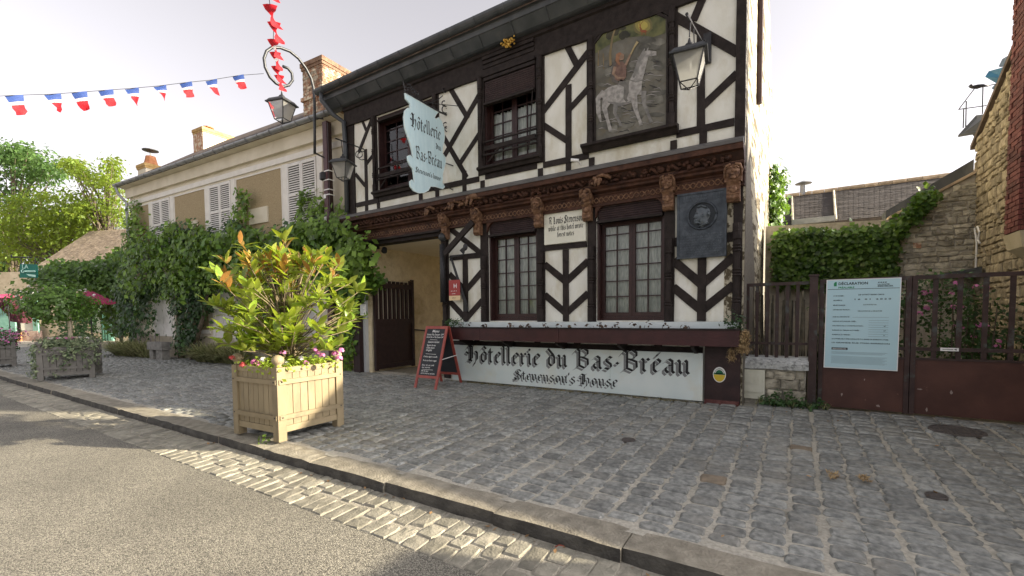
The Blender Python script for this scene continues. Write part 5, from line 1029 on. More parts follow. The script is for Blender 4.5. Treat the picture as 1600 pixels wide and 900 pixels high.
# ground floor joinery glimpsed behind the vine
for px0, px1 in ((338,368), (244,272), (462,498)):
    s0, s1 = hs_of(hp_px(px1,500)), hs_of(hp_px(px0,500)); mid = (s0+s1)/2
    trim(s0-.12,s0,.9,3.1,.05); trim(s1,s1+.12,.9,3.1,.05); trim(s0-.12,s1+.12,3.1,3.25,.06)
    mb = MB(); mb.box((s0,.0,.62), (s1,.02,3.1)); d_ = hob('door', mb, white_wood)
    for p, q in ((s0+.02,mid-.01),(mid+.01,s1-.02)):
        for z0, z1 in ((.72,1.35),(1.45,2.45)): m2 = MB(); m2.box((p+.06,.021,z0), (q-.06,.034,z1)); hob('door_panel', m2, white_wood, d_)
        m2 = MB(); m2.box((p+.06,.021,2.55), (q-.06,.026,3.0)); hob('pane', m2, plain('dark_pane', (.02,.025,.028), .15), d_)
for s0, s1 in pan[:2]:
    mb = MB(); mb.box((s0+.1,0,1.25), (s1-.1,.012,3.0)); hob('lower_panel', mb, tan_panel)
    trim(s0, s1, 1.12, 1.24, .04)
# eaves, roof, gutter
def hprism(nm, poly, m, s0, s1): mb = MB(); mb.prism([(s0,d,z) for d, z in poly], (s1-s0,0,0)); return hob(nm, mb, m)
hprism('roof_gutter', [(.36+.08*math.cos(math.pi+math.pi*i/8), ZE+.02+.085*math.sin(math.pi+math.pi*i/8)) for i in range(9)]+[(.36+.07*math.cos(2*math.pi-math.pi*i/8), ZE+.02+.075*math.sin(2*math.pi-math.pi*i/8)) for i in range(9)], zinc, -.1, SL+.25)
mb = MB(); s = .3
while s < SL+.2: mb.tube([(s, .36+.09*math.cos(math.pi+math.pi*i/6), ZE+.02+.095*math.sin(math.pi+math.pi*i/6)) for i in range(7)], .012, 5); s += .55
hob('gutter_bracket', mb, zinc)
hprism('soffit', [(.30,ZE),(.30,ZE-.06),(0,ZE-.10),(0,ZE)], cream_wall, 0, SL+.2)
pitch = .75
rf = hprism('roof', [(.33,ZE+.02),(-3.0,ZE+.02+3.33*pitch),(-6.3,ZE+.02),(-6.3,ZE-.06),(-3.0,ZE-.1+3.33*pitch),(.30,ZE-.06)], rooftile, -.05, SL+.22)
mb = MB()
for r in range(6):
    d = .40-.20*r; z = ZE+.04+(.33-d)*pitch; s = -.05+(.11 if r % 2 else 0)
    while s < SL+.2:
        w = .19; j = R.uniform(-.012,.012); mb.add([(s+.004,d+j,z-.0), (s+w-.004,d+j,z-.0), (s+w-.004,d-.30,z+.30*pitch), (s+.004,d-.30,z+.30*pitch), (s+.004,d+j,z-.022), (s+w-.004,d+j,z-.022)], [(0,1,2,3),(4,5,1,0)]); s += .215
hob('roof_tile', mb, rooftile, rf, kind='stuff')
mb = MB(); mb.tube([(SL+.18,.36,ZE-.05), (SL+.15,.30,ZE-.30), (SL+.06,.09,ZE-.6), (SL+.06,.09,.5)], .05, 8); hob('downpipe', mb, zinc)
def chimney(px, py_top, py_base, half, depth, setback, courses, m_core, cap=True, pots=True, brick=True):
    c = hp_px(px, py_base, -setback); zt = hp_px(px, py_top, -setback).z; s = hs_of(c); z0 = c.z-.8; mb = MB(); mb.box((s-half,-setback-depth,z0), (s+half,-setback,zt)); ch = hob('chimney', mb, m_core)
    if brick:
        mb = MB(); z = z0+.3; r = 0
        while z < zt-.2:
            for face in (0,1):
                L = 2*half if face == 0 else depth; u = -.11*(r % 2)
                while u < L-.005:
                    a, b = max(u,0), min(u+.22, L); 
                    if b-a > .03:
                        jj = R.uniform(.004,.014)
                        if face == 0: mb.box((s-half+a+.006,-setback,z), (s-half+b-.006,-setback+jj,z+.058))
                        else: mb.box((s-half-jj,-setback-depth+a+.006,z), (s-half,-setback-depth+b-.006,z+.058))
                    u += .232
            z += .070; r += 1
        hob('brick', mb, brick_m, ch, kind='stuff')
    if cap:
        mb = MB(); mb.box((s-half-.05,-setback-depth-.05,zt-.12), (s+half+.05,-setback+.05,zt)); mb.box((s-half-.03,-setback-depth-.03,zt-.20), (s+half+.03,-setback+.03,zt-.122)); hob('chimney_cap', mb, surf('ochre_cap', (.42,.26,.09), (.55,.38,.16), 9, .9, .5) if not brick else surf('stained_cap_brick', (.16,.09,.06), (.30,.19,.12), 9, .9, .5), ch)
    return ch, s, setback, zt, half, depth
c1 = chimney(490, 93, 180, .42, 1.5, .5, 0, morta_b)
mb = MB(); s = c1[1]; mb.box((s-.50,-2.06,c1[3]-1.05), (s+.46,-.44,c1[3]-.95)); hob('brick_band', mb, brick_m, c1[0])
c2 = chimney(311, 200, 240, .36, 1.6, 2.2, 0, cream_wall, True, False, False)
mb = MB(); s = c2[1]; mb.lathe([(.16,0),(.13,.12),(.2,.14),(.2,.18)], (s, -2.6, c2[3]), 10); hob('chimney_pot', mb, terracotta, c2[0])
mb = MB(); mb.box((s-.30,-2.198,c2[3]-1.9), (s+.37,-2.18,c2[3]-.18)); hob('brick_face', mb, brick_m, c2[0])
c3 = chimney(222, 256, 280, .36, .75, 1.3, 0, cream_wall, True, False, False)
mb = MB(); s = c3[1]; mb.lathe([(.27,0),(.2,.3),(.18,.42),(.05,.43)], (s, -1.65, c3[3]), 10); hob('chimney_pot', mb, terracotta, c3[0])
mb = MB(); mb.tube([(s,-1.65,c3[3]+.42), (s,-1.65,c3[3]+.62)], .03, 6); mb.lathe([(.10,.60),(.30,.66),(.30,.69),(.05,.74)], (s,-1.65,c3[3]), 14); hob('cowl', mb, zinc_dark, c3[0])
# maroon corner post with cable boxes and white bands
mp_ = thing('maroon_post', (-9.9,7.05,.3), 'maroon painted post with white bands and cables where the houses meet', 'post')
A = SX(512,190,-9.9); mb = MB(); mb.box((A.x-.14,A.y-.06,.28), (A.x+.02,A.y+.08,A.z)); obj('post', mb, purple_post, mp_); mb = MB(); mb.box((A.x+.03,A.y-.05,.28), (A.x+.07,A.y+.05,A.z-.05)); mb.tube([(A.x-.22,A.y+.05,.3), (A.x-.22,A.y+.05,A.z+.05)], .03, 6); obj('conduit', mb, gatewood, mp_)
for py in (267,281,296,304): z = SX(512,py,-9.9).z; mb = MB(); mb.box((A.x-.148,A.y-.068,z-.012), (A.x+.075,A.y+.085,z+.012)); obj('white_band', mb, white_p, mp_)
for py in (306,341): z = SX(512,py,-9.9).z; mb = MB(); mb.box((A.x-.145,A.y-.075,z-.05), (A.x-.06,A.y-.062,z+.05)); obj('bracket', mb, white_p, mp_)
z = SX(512,273,-9.9).z; mb = MB(); mb.lathe([(.05,-.12),(.10,-.1),(.10,.05),(.05,.09)], (A.x-.15,A.y-.05,z), 9); obj('cable_box', mb, iron, mp_)
nt_ = F(568,484,7.1); nb_ = thing('paper_notice', tuple(nt_), 'small white paper notice on the dark passage post', 'notice'); mb = MB(); mb.box((nt_.x-.10,7.085,nt_.z-.13), (nt_.x+.09,7.10,nt_.z+.13)); obj('sheet', mb, white_p, nb_)
mb = MB()
for k in range(7): mb.add([(nt_.x-.07,7.083,nt_.z+.09-.03*k), (nt_.x+.06-.03*(k % 3),7.083,nt_.z+.09-.03*k), (nt_.x+.06-.03*(k % 3),7.083,nt_.z+.098-.03*k), (nt_.x-.07,7.083,nt_.z+.098-.03*k)], [(0,1,2,3)])
obj('print_lines', mb, ink2, nb_, recalc=False)
# ------------------------------------------------------------------ climbing vine over the house
def in_poly(x, y, P):
    c = False; j = len(P)-1
    for i in range(len(P)):
        if (P[i][1] > y) != (P[j][1] > y) and x < (P[j][0]-P[i][0])*(y-P[i][1])/(P[j][1]-P[i][1])+P[i][0]: c = not c
        j = i
    return c
rv = np.random.RandomState(21); rvp = random.Random(33)
def vine_fill(polys, ncl, d0, d1, per, spread, size, m, parent, nm, seed, up=.25):
    C = []; 
    for P in polys:
        x0, x1 = min(p[0] for p in P), max(p[0] for p in P); y0, y1 = min(p[1] for p in P), max(p[1] for p in P); n = int(ncl*(x1-x0)*(y1-y0)/10000); k = 0; g = 0
        while k < n and g < n*30:
            g += 1; x, y = rvp.uniform(x0,x1), rvp.uniform(y0,y1)
            if in_poly(x, y, P): C.append(tuple(hp_px(x, y, rvp.uniform(d0,d1)))); k += 1
    Pp, D = clumps(C, per, spread, rv); N_ = np.array([HN.x,HN.y,up])[None]+D/np.array(spread)*.35+rv.normal(size=Pp.shape)*.3; V, T = leaf_mass(Pp, N_, size, aspect=.75, rnd=seed, droop=.5); return bulk(nm, V, T, [m], parent)
vine = thing('climbing_vine', tuple(HW(5,.4,.3)), 'large leafy climbing vine covering the lower front of the cream house', 'vine')
main = [(200,400),(215,372),(240,358),(285,352),(325,362),(345,375),(360,350),(372,352),(395,372),(430,366),(455,352),(470,350),(505,352),(540,340),(572,400),(573,440),(560,470),(520,452),(470,430),(420,425),(400,440),(388,470),(368,460),(352,452),(335,440),(322,455),(300,452),(285,470),(262,462),(235,452),(225,470),(205,470),(190,440)]
left_ = [(150,420),(185,395),(215,400),(220,450),(215,500),(200,520),(178,520),(165,470),(130,450),(60,440),(30,430),(60,425),(110,410)]
vine_fill([main], 105, .0, .30, 12, (.17,.10,.15), .15, leaf_dark, vine, 'leaves', 31)  # inner layer in darker leaves: shade of the gaps put into the colour
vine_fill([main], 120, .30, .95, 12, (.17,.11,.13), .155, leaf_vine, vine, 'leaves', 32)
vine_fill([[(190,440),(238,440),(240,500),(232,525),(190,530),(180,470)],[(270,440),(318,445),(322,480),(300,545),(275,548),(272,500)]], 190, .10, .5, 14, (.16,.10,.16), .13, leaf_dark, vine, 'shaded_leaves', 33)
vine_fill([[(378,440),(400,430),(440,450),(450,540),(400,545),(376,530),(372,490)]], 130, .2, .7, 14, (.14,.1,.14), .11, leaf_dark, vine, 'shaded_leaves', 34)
vine_fill([[(363,318),(372,295),(385,292),(388,325),(382,360),(362,362),(358,340)], [(440,352),(452,335),(470,322),(482,300),(500,312),(520,330),(545,305),(572,295),(580,300),(560,320),(545,345),(520,350),(480,350)]], 45, .05, .35, 9, (.12,.08,.12), .12, leaf_vine, vine, 'upper_shoots', 35)
vine_fill([[(525,420),(560,400),(590,425),(596,440),(572,452),(560,480),(545,585),(528,585),(530,480)]], 130, .1, .45, 12, (.10,.08,.12), .10, leaf_vine, vine, 'upper_shoots', 37)
vine_fill([[(205,330),(215,320),(220,340),(222,360),(210,370),(214,410),(195,410),(196,360)]], 260, .05, .4, 12, (.16,.1,.16), .15, leaf_vine, vine, 'upper_shoots', 36)
mb = MB()
for px, tx in ((282,270), (455,470), (300,330)):
    a = hp_px(px,545,.2); b = hp_px(tx,430,.35); a.z = .28; m1 = a.lerp(b,.5)+Vector((.1,0,0)); mb.tube([a, a.lerp(m1,.5)+Vector((-.05,0,.03)), m1, b], [.09,.08,.06,.045], 8)
obj('trunk', mb, bark, vine, smooth=True)
# hanging tendrils with leaves
C = []
for px, py, L in ((383,300,60),(372,300,40),(395,370,50),(262,440,40),(240,440,35),(212,460,40),(318,445,30),(503,330,40),(470,300,45),(545,470,70),(560,430,40)):
    for k in range(int(L/4)): C.append(tuple(hp_px(px+rvp.uniform(-4,4)+k*.2, py+k*4, rvp.uniform(.1,.3))))
Pp, D = clumps(C, 7, (.05,.05,.06), rv); V, T = leaf_mass(Pp, np.array([HN.x,HN.y,.2])[None]+rv.normal(size=Pp.shape)*.4, .12, aspect=.8, rnd=38); bulk('tendril_leaves', V, T, [leaf_vine], vine)
vn2 = thing('arching_vine', (-23,5.5,2), 'leafy vine arching over the shop entrance beyond the cream house', 'vine')
C = []
while len(C) < 620:
    x, y = rvp.uniform(20,225), rvp.uniform(392,525)
    if in_poly(x, y, left_): C.append(tuple(P3(x, y, rvp.uniform(21.5,23.5))))
Pp, D = clumps(C, 14, (.24,.24,.16), rv); V, T = leaf_mass(Pp, np.array([.5,-.8,.45])[None]+rv.normal(size=Pp.shape)*.45, .19, aspect=.75, rnd=41, droop=.5); bulk('leaves', V, T, [leaf_ivy], vn2)
mb = MB()
for px in (190,205): a = P3(px,535,22.5); a.z = .25; mb.tube([a, P3(px-3,480,22.5), P3(px-10,420,22.6)], [.08,.07,.05], 7)
obj('trunk', mb, bark, vn2)
# dark shrub mass beneath the arch
ds = thing('dark_shrub', (-25,7,.3), 'dark dense shrub between the shop pillar and the cream house', 'shrub'); C = []
while len(C) < 260:
    x, y = rvp.uniform(98,150), rvp.uniform(425,540); C.append(tuple(P3(x, y, rvp.uniform(25,27.5))))
Pp, D = clumps(C, 14, (.25,.25,.2), rv); V, T = leaf_mass(Pp, np.array([.4,-.8,.4])[None]+rv.normal(size=Pp.shape)*.5, .17, rnd=43); bulk('leaves', V, T, [leaf_dark], ds)
# strap leaved border, bench
bd = thing('strap_leaf_border', tuple(HW(6,.6,.25)), 'border of arching strap leaves along the foot of the cream house', 'plants')
sp_ = []
for _ in range(430):
    px = rvp.choice([rvp.uniform(180,232), rvp.uniform(308,376)]); p = hp_px(px, 545, rvp.uniform(.15,.5)); p.z = .22; sp_.append(tuple(p))
blades('strap_leaves', sp_, 9, .85, blade_m, bd, .028, 15, .95)
mb = MB()
for _ in range(11): p = hp_px(rvp.uniform(205,250), 545, rvp.uniform(.2,.6)); p.z = .3; mb.tube([p, (p.x+rvp.uniform(-.05,.05), p.y, 1.0+rvp.uniform(-.1,.25))], [.005,.013], 5)
obj('flower_spikes', mb, surf('faded_spike', (.22,.19,.17), (.32,.28,.26), 20, .9, .2), bd, kind='stuff')
bn = thing('stone_bench', (-19.2,6.9,.22), 'low grey stone bench under the climbing vine', 'bench'); a, b = G(249,561,.22), G(292,561,.22); yb = a.y-.32; bench_m = surf('weathered_bench_stone', (.16,.155,.14), (.26,.25,.225), 8, .9, .6)
def bb(x0, x1, y0, y1, z0, z1, nm): mb = MB(); M = Matrix.Translation((a.x,yb,0)) @ Matrix.Rotation(.055,4,'Z'); mb.box((x0,y0,z0),(x1,y1,z1), M=M); obj(nm, mb, bench_m, bn)
Lb = (b-a).length; bb(0,Lb*1.0,-.02,.26,.58,.84,'seat'); bb(.06,.30,.02,.24,.2,.58,'leg'); bb(Lb*.50,Lb*.92,.02,.24,.2,.58,'leg')
# ------------------------------------------------------------------ small shop at the far left
shop = thing('low_shop_building', (-30,8,.25), 'low cream shop with a pale tiled roof and green shutters at far left', 'shop')
YE = 5.2
e0, e1 = P3(46,423,31), P3(215,398,27); r0, r1 = P3(140,362,37), P3(215,357,33)
mb = MB(); mb.add([e0, e1, r1, r0, e0+Vector((0,0,-.15)), e1+Vector((0,0,-.15)), r1+Vector((0,0,-.15)), r0+Vector((0,0,-.15))], [(0,1,2,3),(4,7,6,5),(0,4,5,1),(1,5,6,2),(2,6,7,3),(3,7,4,0)]); rfs = obj('roof', mb, rooftile_pale, shop)
mb = MB(); nr = 26
for r in range(nr):
    t0, t1 = r/nr, (r+1.15)/nr; a, b, c, d = e0.lerp(r0,t0), e1.lerp(r1,t0), e1.lerp(r1,t1), e0.lerp(r0,t1); nc = 56
    up_ = Vector((.1,-.5,.8)).normalized()*.05
    for k in range(nc):
        u0, u1 = (k+.05+(.5 if r % 2 else 0))/nc, (k+.95+(.5 if r % 2 else 0))/nc; j = R.uniform(.3,1.2)
        mb.add([a.lerp(b,u0)+up_*j, a.lerp(b,u1)+up_*j, d.lerp(c,u1)+up_*.3, d.lerp(c,u0)+up_*.3], [(0,1,2,3)])
obj('roof_tile', mb, rooftile_pale, rfs, recalc=False, kind='stuff')
mb = MB(); mb.tube([P3(-50,436,31), e0+Vector((0,0,-.05)), e1+Vector((0,0,-.05))], .08, 7); obj('roof_gutter', mb, zinc, shop)
def facing(px0, px1, py0, py1, depth, m, nm, par, th=.3):
    a = P3(px0,py1,depth); b = P3(px1,py1,depth); z1 = P3((px0+px1)/2,py0,depth).z; z0 = P3((px0+px1)/2,py1,depth).z; mb = MB(); off = Vector((FW.x,FW.y,0)).normalized()*th; mb.prism([Vector((a.x,a.y,z0)), Vector((b.x,b.y,z0)), Vector((b.x,b.y,z1)), Vector((a.x,a.y,z1))], off); return obj(nm, mb, m, par)
facing(-60, 230, 425, 550, 30.0, surf('shop_render', (.27,.23,.16), (.36,.31,.23), 3, .9, .4), 'wall', shop, .4)
facing(33, 52, 455, 517, 29.6, creamsign, 'pillar', shop); facing(33, 60, 517, 546, 29.5, surf('pinkish_stone_base', (.30,.20,.16), (.42,.32,.26), 5, .9, .6), 'plinth', shop)
facing(144, 160, 465, 520, 28.9, creamsign, 'pillar', shop); fs_ = facing(160, 178, 474, 548, 28.7, shop_green, 'shutter', shop, .1)
for k in range(4): facing(161.5+4*k, 163+4*k, 478, 540, 28.6, plain('shutter_groove', (.09,.22,.17), .6) if k == 0 else MATS['shutter_groove'], 'slat', fs_, .05)
facing(-5, 26, 478, 548, 29.6, shop_green, 'shutter', shop, .1); facing(25, 33, 520, 545, 29.3, terracotta, 'step_post', shop, .1); facing(52, 60, 470, 520, 29.5, shop_green, 'shutter', shop, .1)
aw = thing('folded_awning', tuple(P3(15,485,28.5)), 'folded maroon awning hanging at the far left shop', 'awning'); mb = MB(); d = 28.4
mb.prism([P3(-4,465,d), P3(6,466,d), P3(34,494,d), P3(34,505,d), P3(14,502,d), P3(12,492,d), P3(-4,478,d)], Vector((-.3,.5,0)))
for k in range(4): mb.prism([P3(-4+9*k,468+8*k,d-.05), P3(-1+9*k,469+8*k,d-.05), P3(8+7*k,486+5*k,d-.05), P3(5+7*k,487+5*k,d-.05)], Vector((-.02,.05,0)))
obj('cloth', mb, maroon, aw)
def parasol(cx, cy, half, drop, depth, label):
    c = P3(cx,cy,depth); t = thing('parasol', (c.x,c.y,.25), label, 'parasol', 'magenta parasols outside the shop'); r = half*depth/700; h = drop*depth/700; mb = MB(); n = 8
    rim = [Vector((c.x+r*math.cos(6.2832*i/n), c.y+r*math.sin(6.2832*i/n), c.z-h)) for i in range(n)]
    mb.add([c]+rim+[p-Vector((0,0,.12)) for p in rim], [(0,1+i,1+(i+1) % n) for i in range(n)]+[(1+i,1+n+i,1+n+(i+1) % n,1+(i+1) % n) for i in range(n)]); obj('canopy', mb, magenta, t, recalc=False)
    mb = MB(); mb.tube([(c.x,c.y,.25), (c.x,c.y,c.z)], .025, 6); obj('pole', mb, iron, t)
parasol(140, 453, 34, 19, 21.0, 'magenta parasol right of the round headed standard tree'); parasol(12, 459, 24, 4, 27.5, 'pale pink parasol at the left edge above the folded awning')
# green hanging shop sign
gs = thing('green_shop_sign', tuple(P3(44,424,20.9)), 'small green shop sign with white script hanging over the arch', 'sign'); d = 20.9
mb = MB(); mb.prism([P3(31,412.5,d), P3(57,413,d), P3(57.5,434,d), P3(31,434,d)], Vector((-.03,.05,0))); obj('board', mb, plain('sign_green', (.005,.14,.10), .5), gs)
a = P3(35,419.5,d-.02); xd = (P3(57,419.5,d-.02)-a).normalized(); nd = -Vector((FW.x,FW.y,0)).normalized()
t1 = text_mb('LA', a+nd*.01, xd, ZD, nd, .26); t2 = MB(); t2.tube([P3(36,421,d-.05), P3(33.5,422.5,d-.05), P3(34,425.5,d-.05), P3(37,425.5,d-.05)]+[P3(38+.9*k_,423.6+(1.3 if k_ % 2 else -.6),d-.05) for k_ in range(20)], .022, 5); t3 = MB(); t3.add([P3(41,428,d-.03)+nd*.01, P3(56,429.5,d-.03)+nd*.01, P3(56,433,d-.03)+nd*.01, P3(45,431,d-.03)+nd*.01], [(0,1,2,3)])
obj('white_script', join(t1,t2,t3), plain('sign_script', (.45,.72,.62), .5), gs, recalc=False)
mb = MB(); mb.tube([P3(18,398,d), P3(18,402,d), P3(24,402,d), P3(50,402,d)], .03, 6); mb.tube([P3(33,402,d), P3(33,413,d)], .02, 5); mb.tube([P3(55,402,d), P3(55,413,d)], .02, 5); obj('hanger', mb, iron, gs)
# ------------------------------------------------------------------ trees at the left
def tree(label, px, base_d, crown, ncl, per, spread, size, m, seed, lims=True, dvar=3.0, name='leafy_tree', trunk_px=None, group='trees beyond the shop'):
    rs_ = np.random.RandomState(seed); rr_ = random.Random(seed); c0 = P3(trunk_px or px, 480, base_d); c0.z = .2; t = thing(name, tuple(c0), label, 'tree', group); C = []; k = 0; g = 0
    while k < ncl and g < ncl*60:
        g += 1; (ex, ey, rx, ry) = rr_.choice(crown); a = rr_.uniform(0,6.283); r = rr_.random()**.4; x, y = ex+rx*r*math.cos(a), ey+ry*r*math.sin(a)
        C.append(P3(x, y, base_d+rr_.uniform(-dvar,dvar))); k += 1
    mb = MB(); top = P3(px, min(e[1] for e in crown), base_d); mid = c0.lerp(top,.35); mb.tube([c0, mid, c0.lerp(top,.7), c0.lerp(top,.95)], [.32,.25,.14,.04], 8); obj('trunk', mb, bark, t, smooth=True)
    mb = MB()
    for i in range(0, len(C), max(1, len(C)//46)): b = c0.lerp(top, rr_.uniform(.25,.75)); q = b.lerp(C[i],.5)+Vector((0,0,rr_.uniform(0,.5))); mb.tube([b, q, C[i]], [.09,.05,.015], 5)
    obj('limbs', mb, bark, t, smooth=True)
    P, D = clumps([tuple(q) for q in C], per, spread, rs_); V, T = leaf_mass(P, D/np.array(spread)*.5+np.array([0,-.2,.6])+rs_.normal(size=P.shape)*.5, size, aspect=.55, rnd=seed, droop=.4); bulk('crown', V, T, [m], t); return t
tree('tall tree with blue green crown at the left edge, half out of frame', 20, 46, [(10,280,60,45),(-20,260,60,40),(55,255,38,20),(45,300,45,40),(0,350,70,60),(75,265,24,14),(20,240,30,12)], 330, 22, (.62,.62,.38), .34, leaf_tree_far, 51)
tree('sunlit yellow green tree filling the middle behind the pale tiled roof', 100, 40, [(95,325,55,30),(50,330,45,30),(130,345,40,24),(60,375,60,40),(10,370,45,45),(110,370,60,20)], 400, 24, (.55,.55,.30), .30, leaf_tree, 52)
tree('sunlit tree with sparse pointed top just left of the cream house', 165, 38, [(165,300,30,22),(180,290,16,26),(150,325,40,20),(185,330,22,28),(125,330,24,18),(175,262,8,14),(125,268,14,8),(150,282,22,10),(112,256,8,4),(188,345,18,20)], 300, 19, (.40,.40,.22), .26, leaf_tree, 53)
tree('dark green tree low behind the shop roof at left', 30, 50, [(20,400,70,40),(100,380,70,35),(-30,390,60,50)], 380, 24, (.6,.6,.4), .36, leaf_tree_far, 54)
# ------------------------------------------------------------------ chalkboard
cbz = .245
cb = thing('chalkboard_sign', (-5.9,6.65,cbz), 'red framed folding chalkboard menu standing before the name board', 'chalkboard')
FLa, FRa, BRa = Vector((-6.19,6.20,0)), Vector((-5.64,6.22,0)), Vector((-5.80,7.04,0)); wv = (FRa-FLa); W = wv.length; ux = wv.normalized(); uy = Vector((-ux.y,ux.x,0)); Hb = 1.17; dpt = .80
O = FLa.copy(); O.z = cbz
def panel(front):
    base = O if front else O+uy*dpt; lean = (uy*(dpt/2-.02) if front else -uy*(dpt/2-.02)); up_ = (lean+Vector((0,0,Hb))); L = up_.length; uz = up_.normalized(); nn = uz.cross(ux)*(1 if front else -1)
    nn = (-1 if nn.dot(uy) > 0 else 1)*nn if front else (1 if nn.dot(uy) > 0 else -1)*nn
    Mx = Matrix(((ux.x,nn.x,uz.x,base.x),(ux.y,nn.y,uz.y,base.y),(ux.z,nn.z,uz.z,base.z),(0,0,0,1))); 
    def b(nm, x0, x1, z0, z1, y0, y1, m): mb = MB(); mb.box((x0,y0,z0),(x1,y1,z1), M=Mx); return obj(nm, mb, m, cb)
    for x in (0, W-.05): b('leg', x, x+.05, 0, L, -.012, .012, red_wood)
    b('frame_rail', .05, W-.05, L-.055, L, -.011, .011, red_wood); b('frame_rail', .05, W-.05, .20, .25, -.011, .011, red_wood); bo = b('board', .05, W-.05, .25, L-.055, -.006, .006, slate_m); return Mx, L, ux, uz, nn, bo
Mx, L, ux_, uz_, nn_, bo = panel(True); panel(False)
mbs = []
def ch(t, x, z, s, w=None): mbs.append(text_mb(t, Mx @ Vector((x,.0075,z)), ux_, uz_, nn_, s, .25, w))
ch('Menu', .19, L-.125, .075); ch('Entrée Plat Dessert  29€', .07, L-.185, .048, .42); ch('Entrée Plat ou Plat Dessert 24€', .07, L-.235, .045, .42)
ch('Saumon mariné', .13, L-.335, .055, .28); ch('Rognons de veau', .12, L-.40, .05, .22); ch('Osso buco', .12, L-.45, .05, .20); ch('Onglet', .12, L-.50, .055, .15)
ch('Crème légère vanille', .09, L-.625, .045, .34); ch('Tarte aux fruits rouges', .09, L-.70, .045, .34); ch('Eau, vin ou café', .09, L-.79, .042, .30); ch('au verre', .10, L-.835, .042, .2); ch('Plat du jour', .10, L-.905, .042, .18); ch('servi à midi en semaine', .10, L-.95, .04, .34)
for x, z, w in ((.17,L-.275,.18), (.13,L-.56,.26), (.12,L-.865,.26)): m = MB(); m.add([Mx @ Vector(p) for p in ((x,.0075,z),(x+w,.0075,z-.004),(x+w,.0075,z+.002),(x,.0075,z+.006))], [(0,1,2,3)]); mbs.append(m)
obj('chalk_writing', join(*mbs), chalk, bo, recalc=False)
mb = MB(); a = O+ux*W+Vector((0,0,.55)); mb.tube([a+uy*.17+ux*.012, a+uy*(dpt-.17)+ux*.012+Vector((0,0,.05))], .008, 6); obj('stay', mb, white_p, cb)
# ------------------------------------------------------------------ plinth wall, railing, gate
YG = 7.62
pw = thing('rubble_plinth', (.0,YG,.28), 'low rubble plinth with a lichen stained capstone right of the hotel', 'wall')
x0, x1 = F(1158,600,YG-.1).x, F(1259,600,YG-.1).x; zc0, zc1 = F(1200,576,YG-.1).z, F(1200,551,YG).z
mb = MB(); mb.box((x0,YG-.08,.2), (x1,YG+.25,zc0-.01)); obj('core', mb, mortar, pw)
mb = MB(); n = 6
V = []
for i in range(n+1):
    x = x0-.03+(x1-x0+.06)*i/n; j = lambda: R.uniform(-.008,.008)
    V += [(x,YG-.15+j(),zc0+j()), (x,YG-.155+j(),zc0+.085+j()), (x,YG-.02,zc0+.165+j()), (x,YG+.3,zc0+.165), (x,YG+.3,zc0)]
mb.add(V, [(5*i+j, 5*i+(j+1) % 5, 5*i+5+(j+1) % 5, 5*i+5+j) for i in range(n) for j in range(5)]+[(0,1,2,3,4),(5*n+4,5*n+3,5*n+2,5*n+1,5*n)]); obj('capstone', mb, stone_cap, pw)
def rubble(parent, u0, u1, z0, z1, place, m, hmin, hmax, wmin, wmax, limit=300, name='stone', clip=None, proud=.03, seed=1):
    """coursed rubble; place(u, out, z) -> world point"""
    rr_ = random.Random(seed); todo = []; z = z0
    while z < z1-.02:
        h = min(rr_.uniform(hmin,hmax), z1-z); u = u0-rr_.uniform(0,wmin)
        while u < u1:
            w = rr_.uniform(wmin,wmax); a, b = max(u,u0), min(u+w,u1)
            if b-a > .035 and (clip is None or clip((a+b)/2, z+h/2)):
                if rr_.random() < .25 and h > .10: todo += [(a,b,z,z+h*.5), (a,b,z+h*.5,z+h)]
                else: todo.append((a,b,z,z+h))
            u += w
        z += h
    objs = []; big = MB()
    for k, (a,b,c,d) in enumerate(todo):
        g = .009; o_ = proud*rr_.uniform(.5,1.3); j = lambda s=.016: rr_.uniform(-s,s); pts = [(a+g+j(),c+g+j()),((a+b)/2,c+g+j()),(b-g+j(),c+g+j()),(b-g+j(),(c+d)/2),(b-g+j(),d-g+j()),((a+b)/2,d-g+j()),(a+g+j(),d-g+j()),(a+g+j(),(c+d)/2)]
        cu, cz = (a+b)/2, (c+d)/2; mb = MB(); V = [place(u,-.01,z) for u, z in pts]+[place(u,o_*.6,z) for u, z in pts]+[place(cu+(u-cu)*.78,o_+j(.006),cz+(z-cz)*.76) for u, z in pts]+[place(cu,o_*1.1,cz)]
        fs = [(8*r+i, 8*r+(i+1) % 8, 8*r+8+(i+1) % 8, 8*r+8+i) for r in (0,1) for i in range(8)]+[(16+i, 16+(i+1) % 8, 24) for i in range(8)]; mb.add(V, fs)
        if k < limit: obj(name, mb, m, parent)
        else: bq_ = len(big.v); big.v += mb.v; big.f += [tuple(i+bq_ for i in f) for f in mb.f]; big.m += mb.m
    if big.v: obj(name+'_field', big, m, parent, kind='stuff')
rubble(pw, x0+.3, x1, .26, zc0-.02, lambda u,o,z: (u, YG-.08-o, z), stone_g, .12, .24, .2, .42, proud=.04, seed=2)
mx0, mx1 = F(1157,600,7.5).x, F(1195,600,7.5).x; mzt, mzb = F(1175,577,7.5).z, F(1175,622,7.5).z
mt = thing('meter_box', ((mx0+mx1)/2,7.5,mzb), 'cream plastic meter cabinet set into the rubble plinth', 'meter box')
mb = MB(); mb.box((mx0,7.47,mzb), (mx1,7.56,mzt)); obj('case', mb, meter_m, mt); mb = MB(); mb.box((mx0+.02,7.455,mzb+.10), (mx1-.035,7.469,mzt-.03)); d_ = obj('door', mb, meter_m, mt)
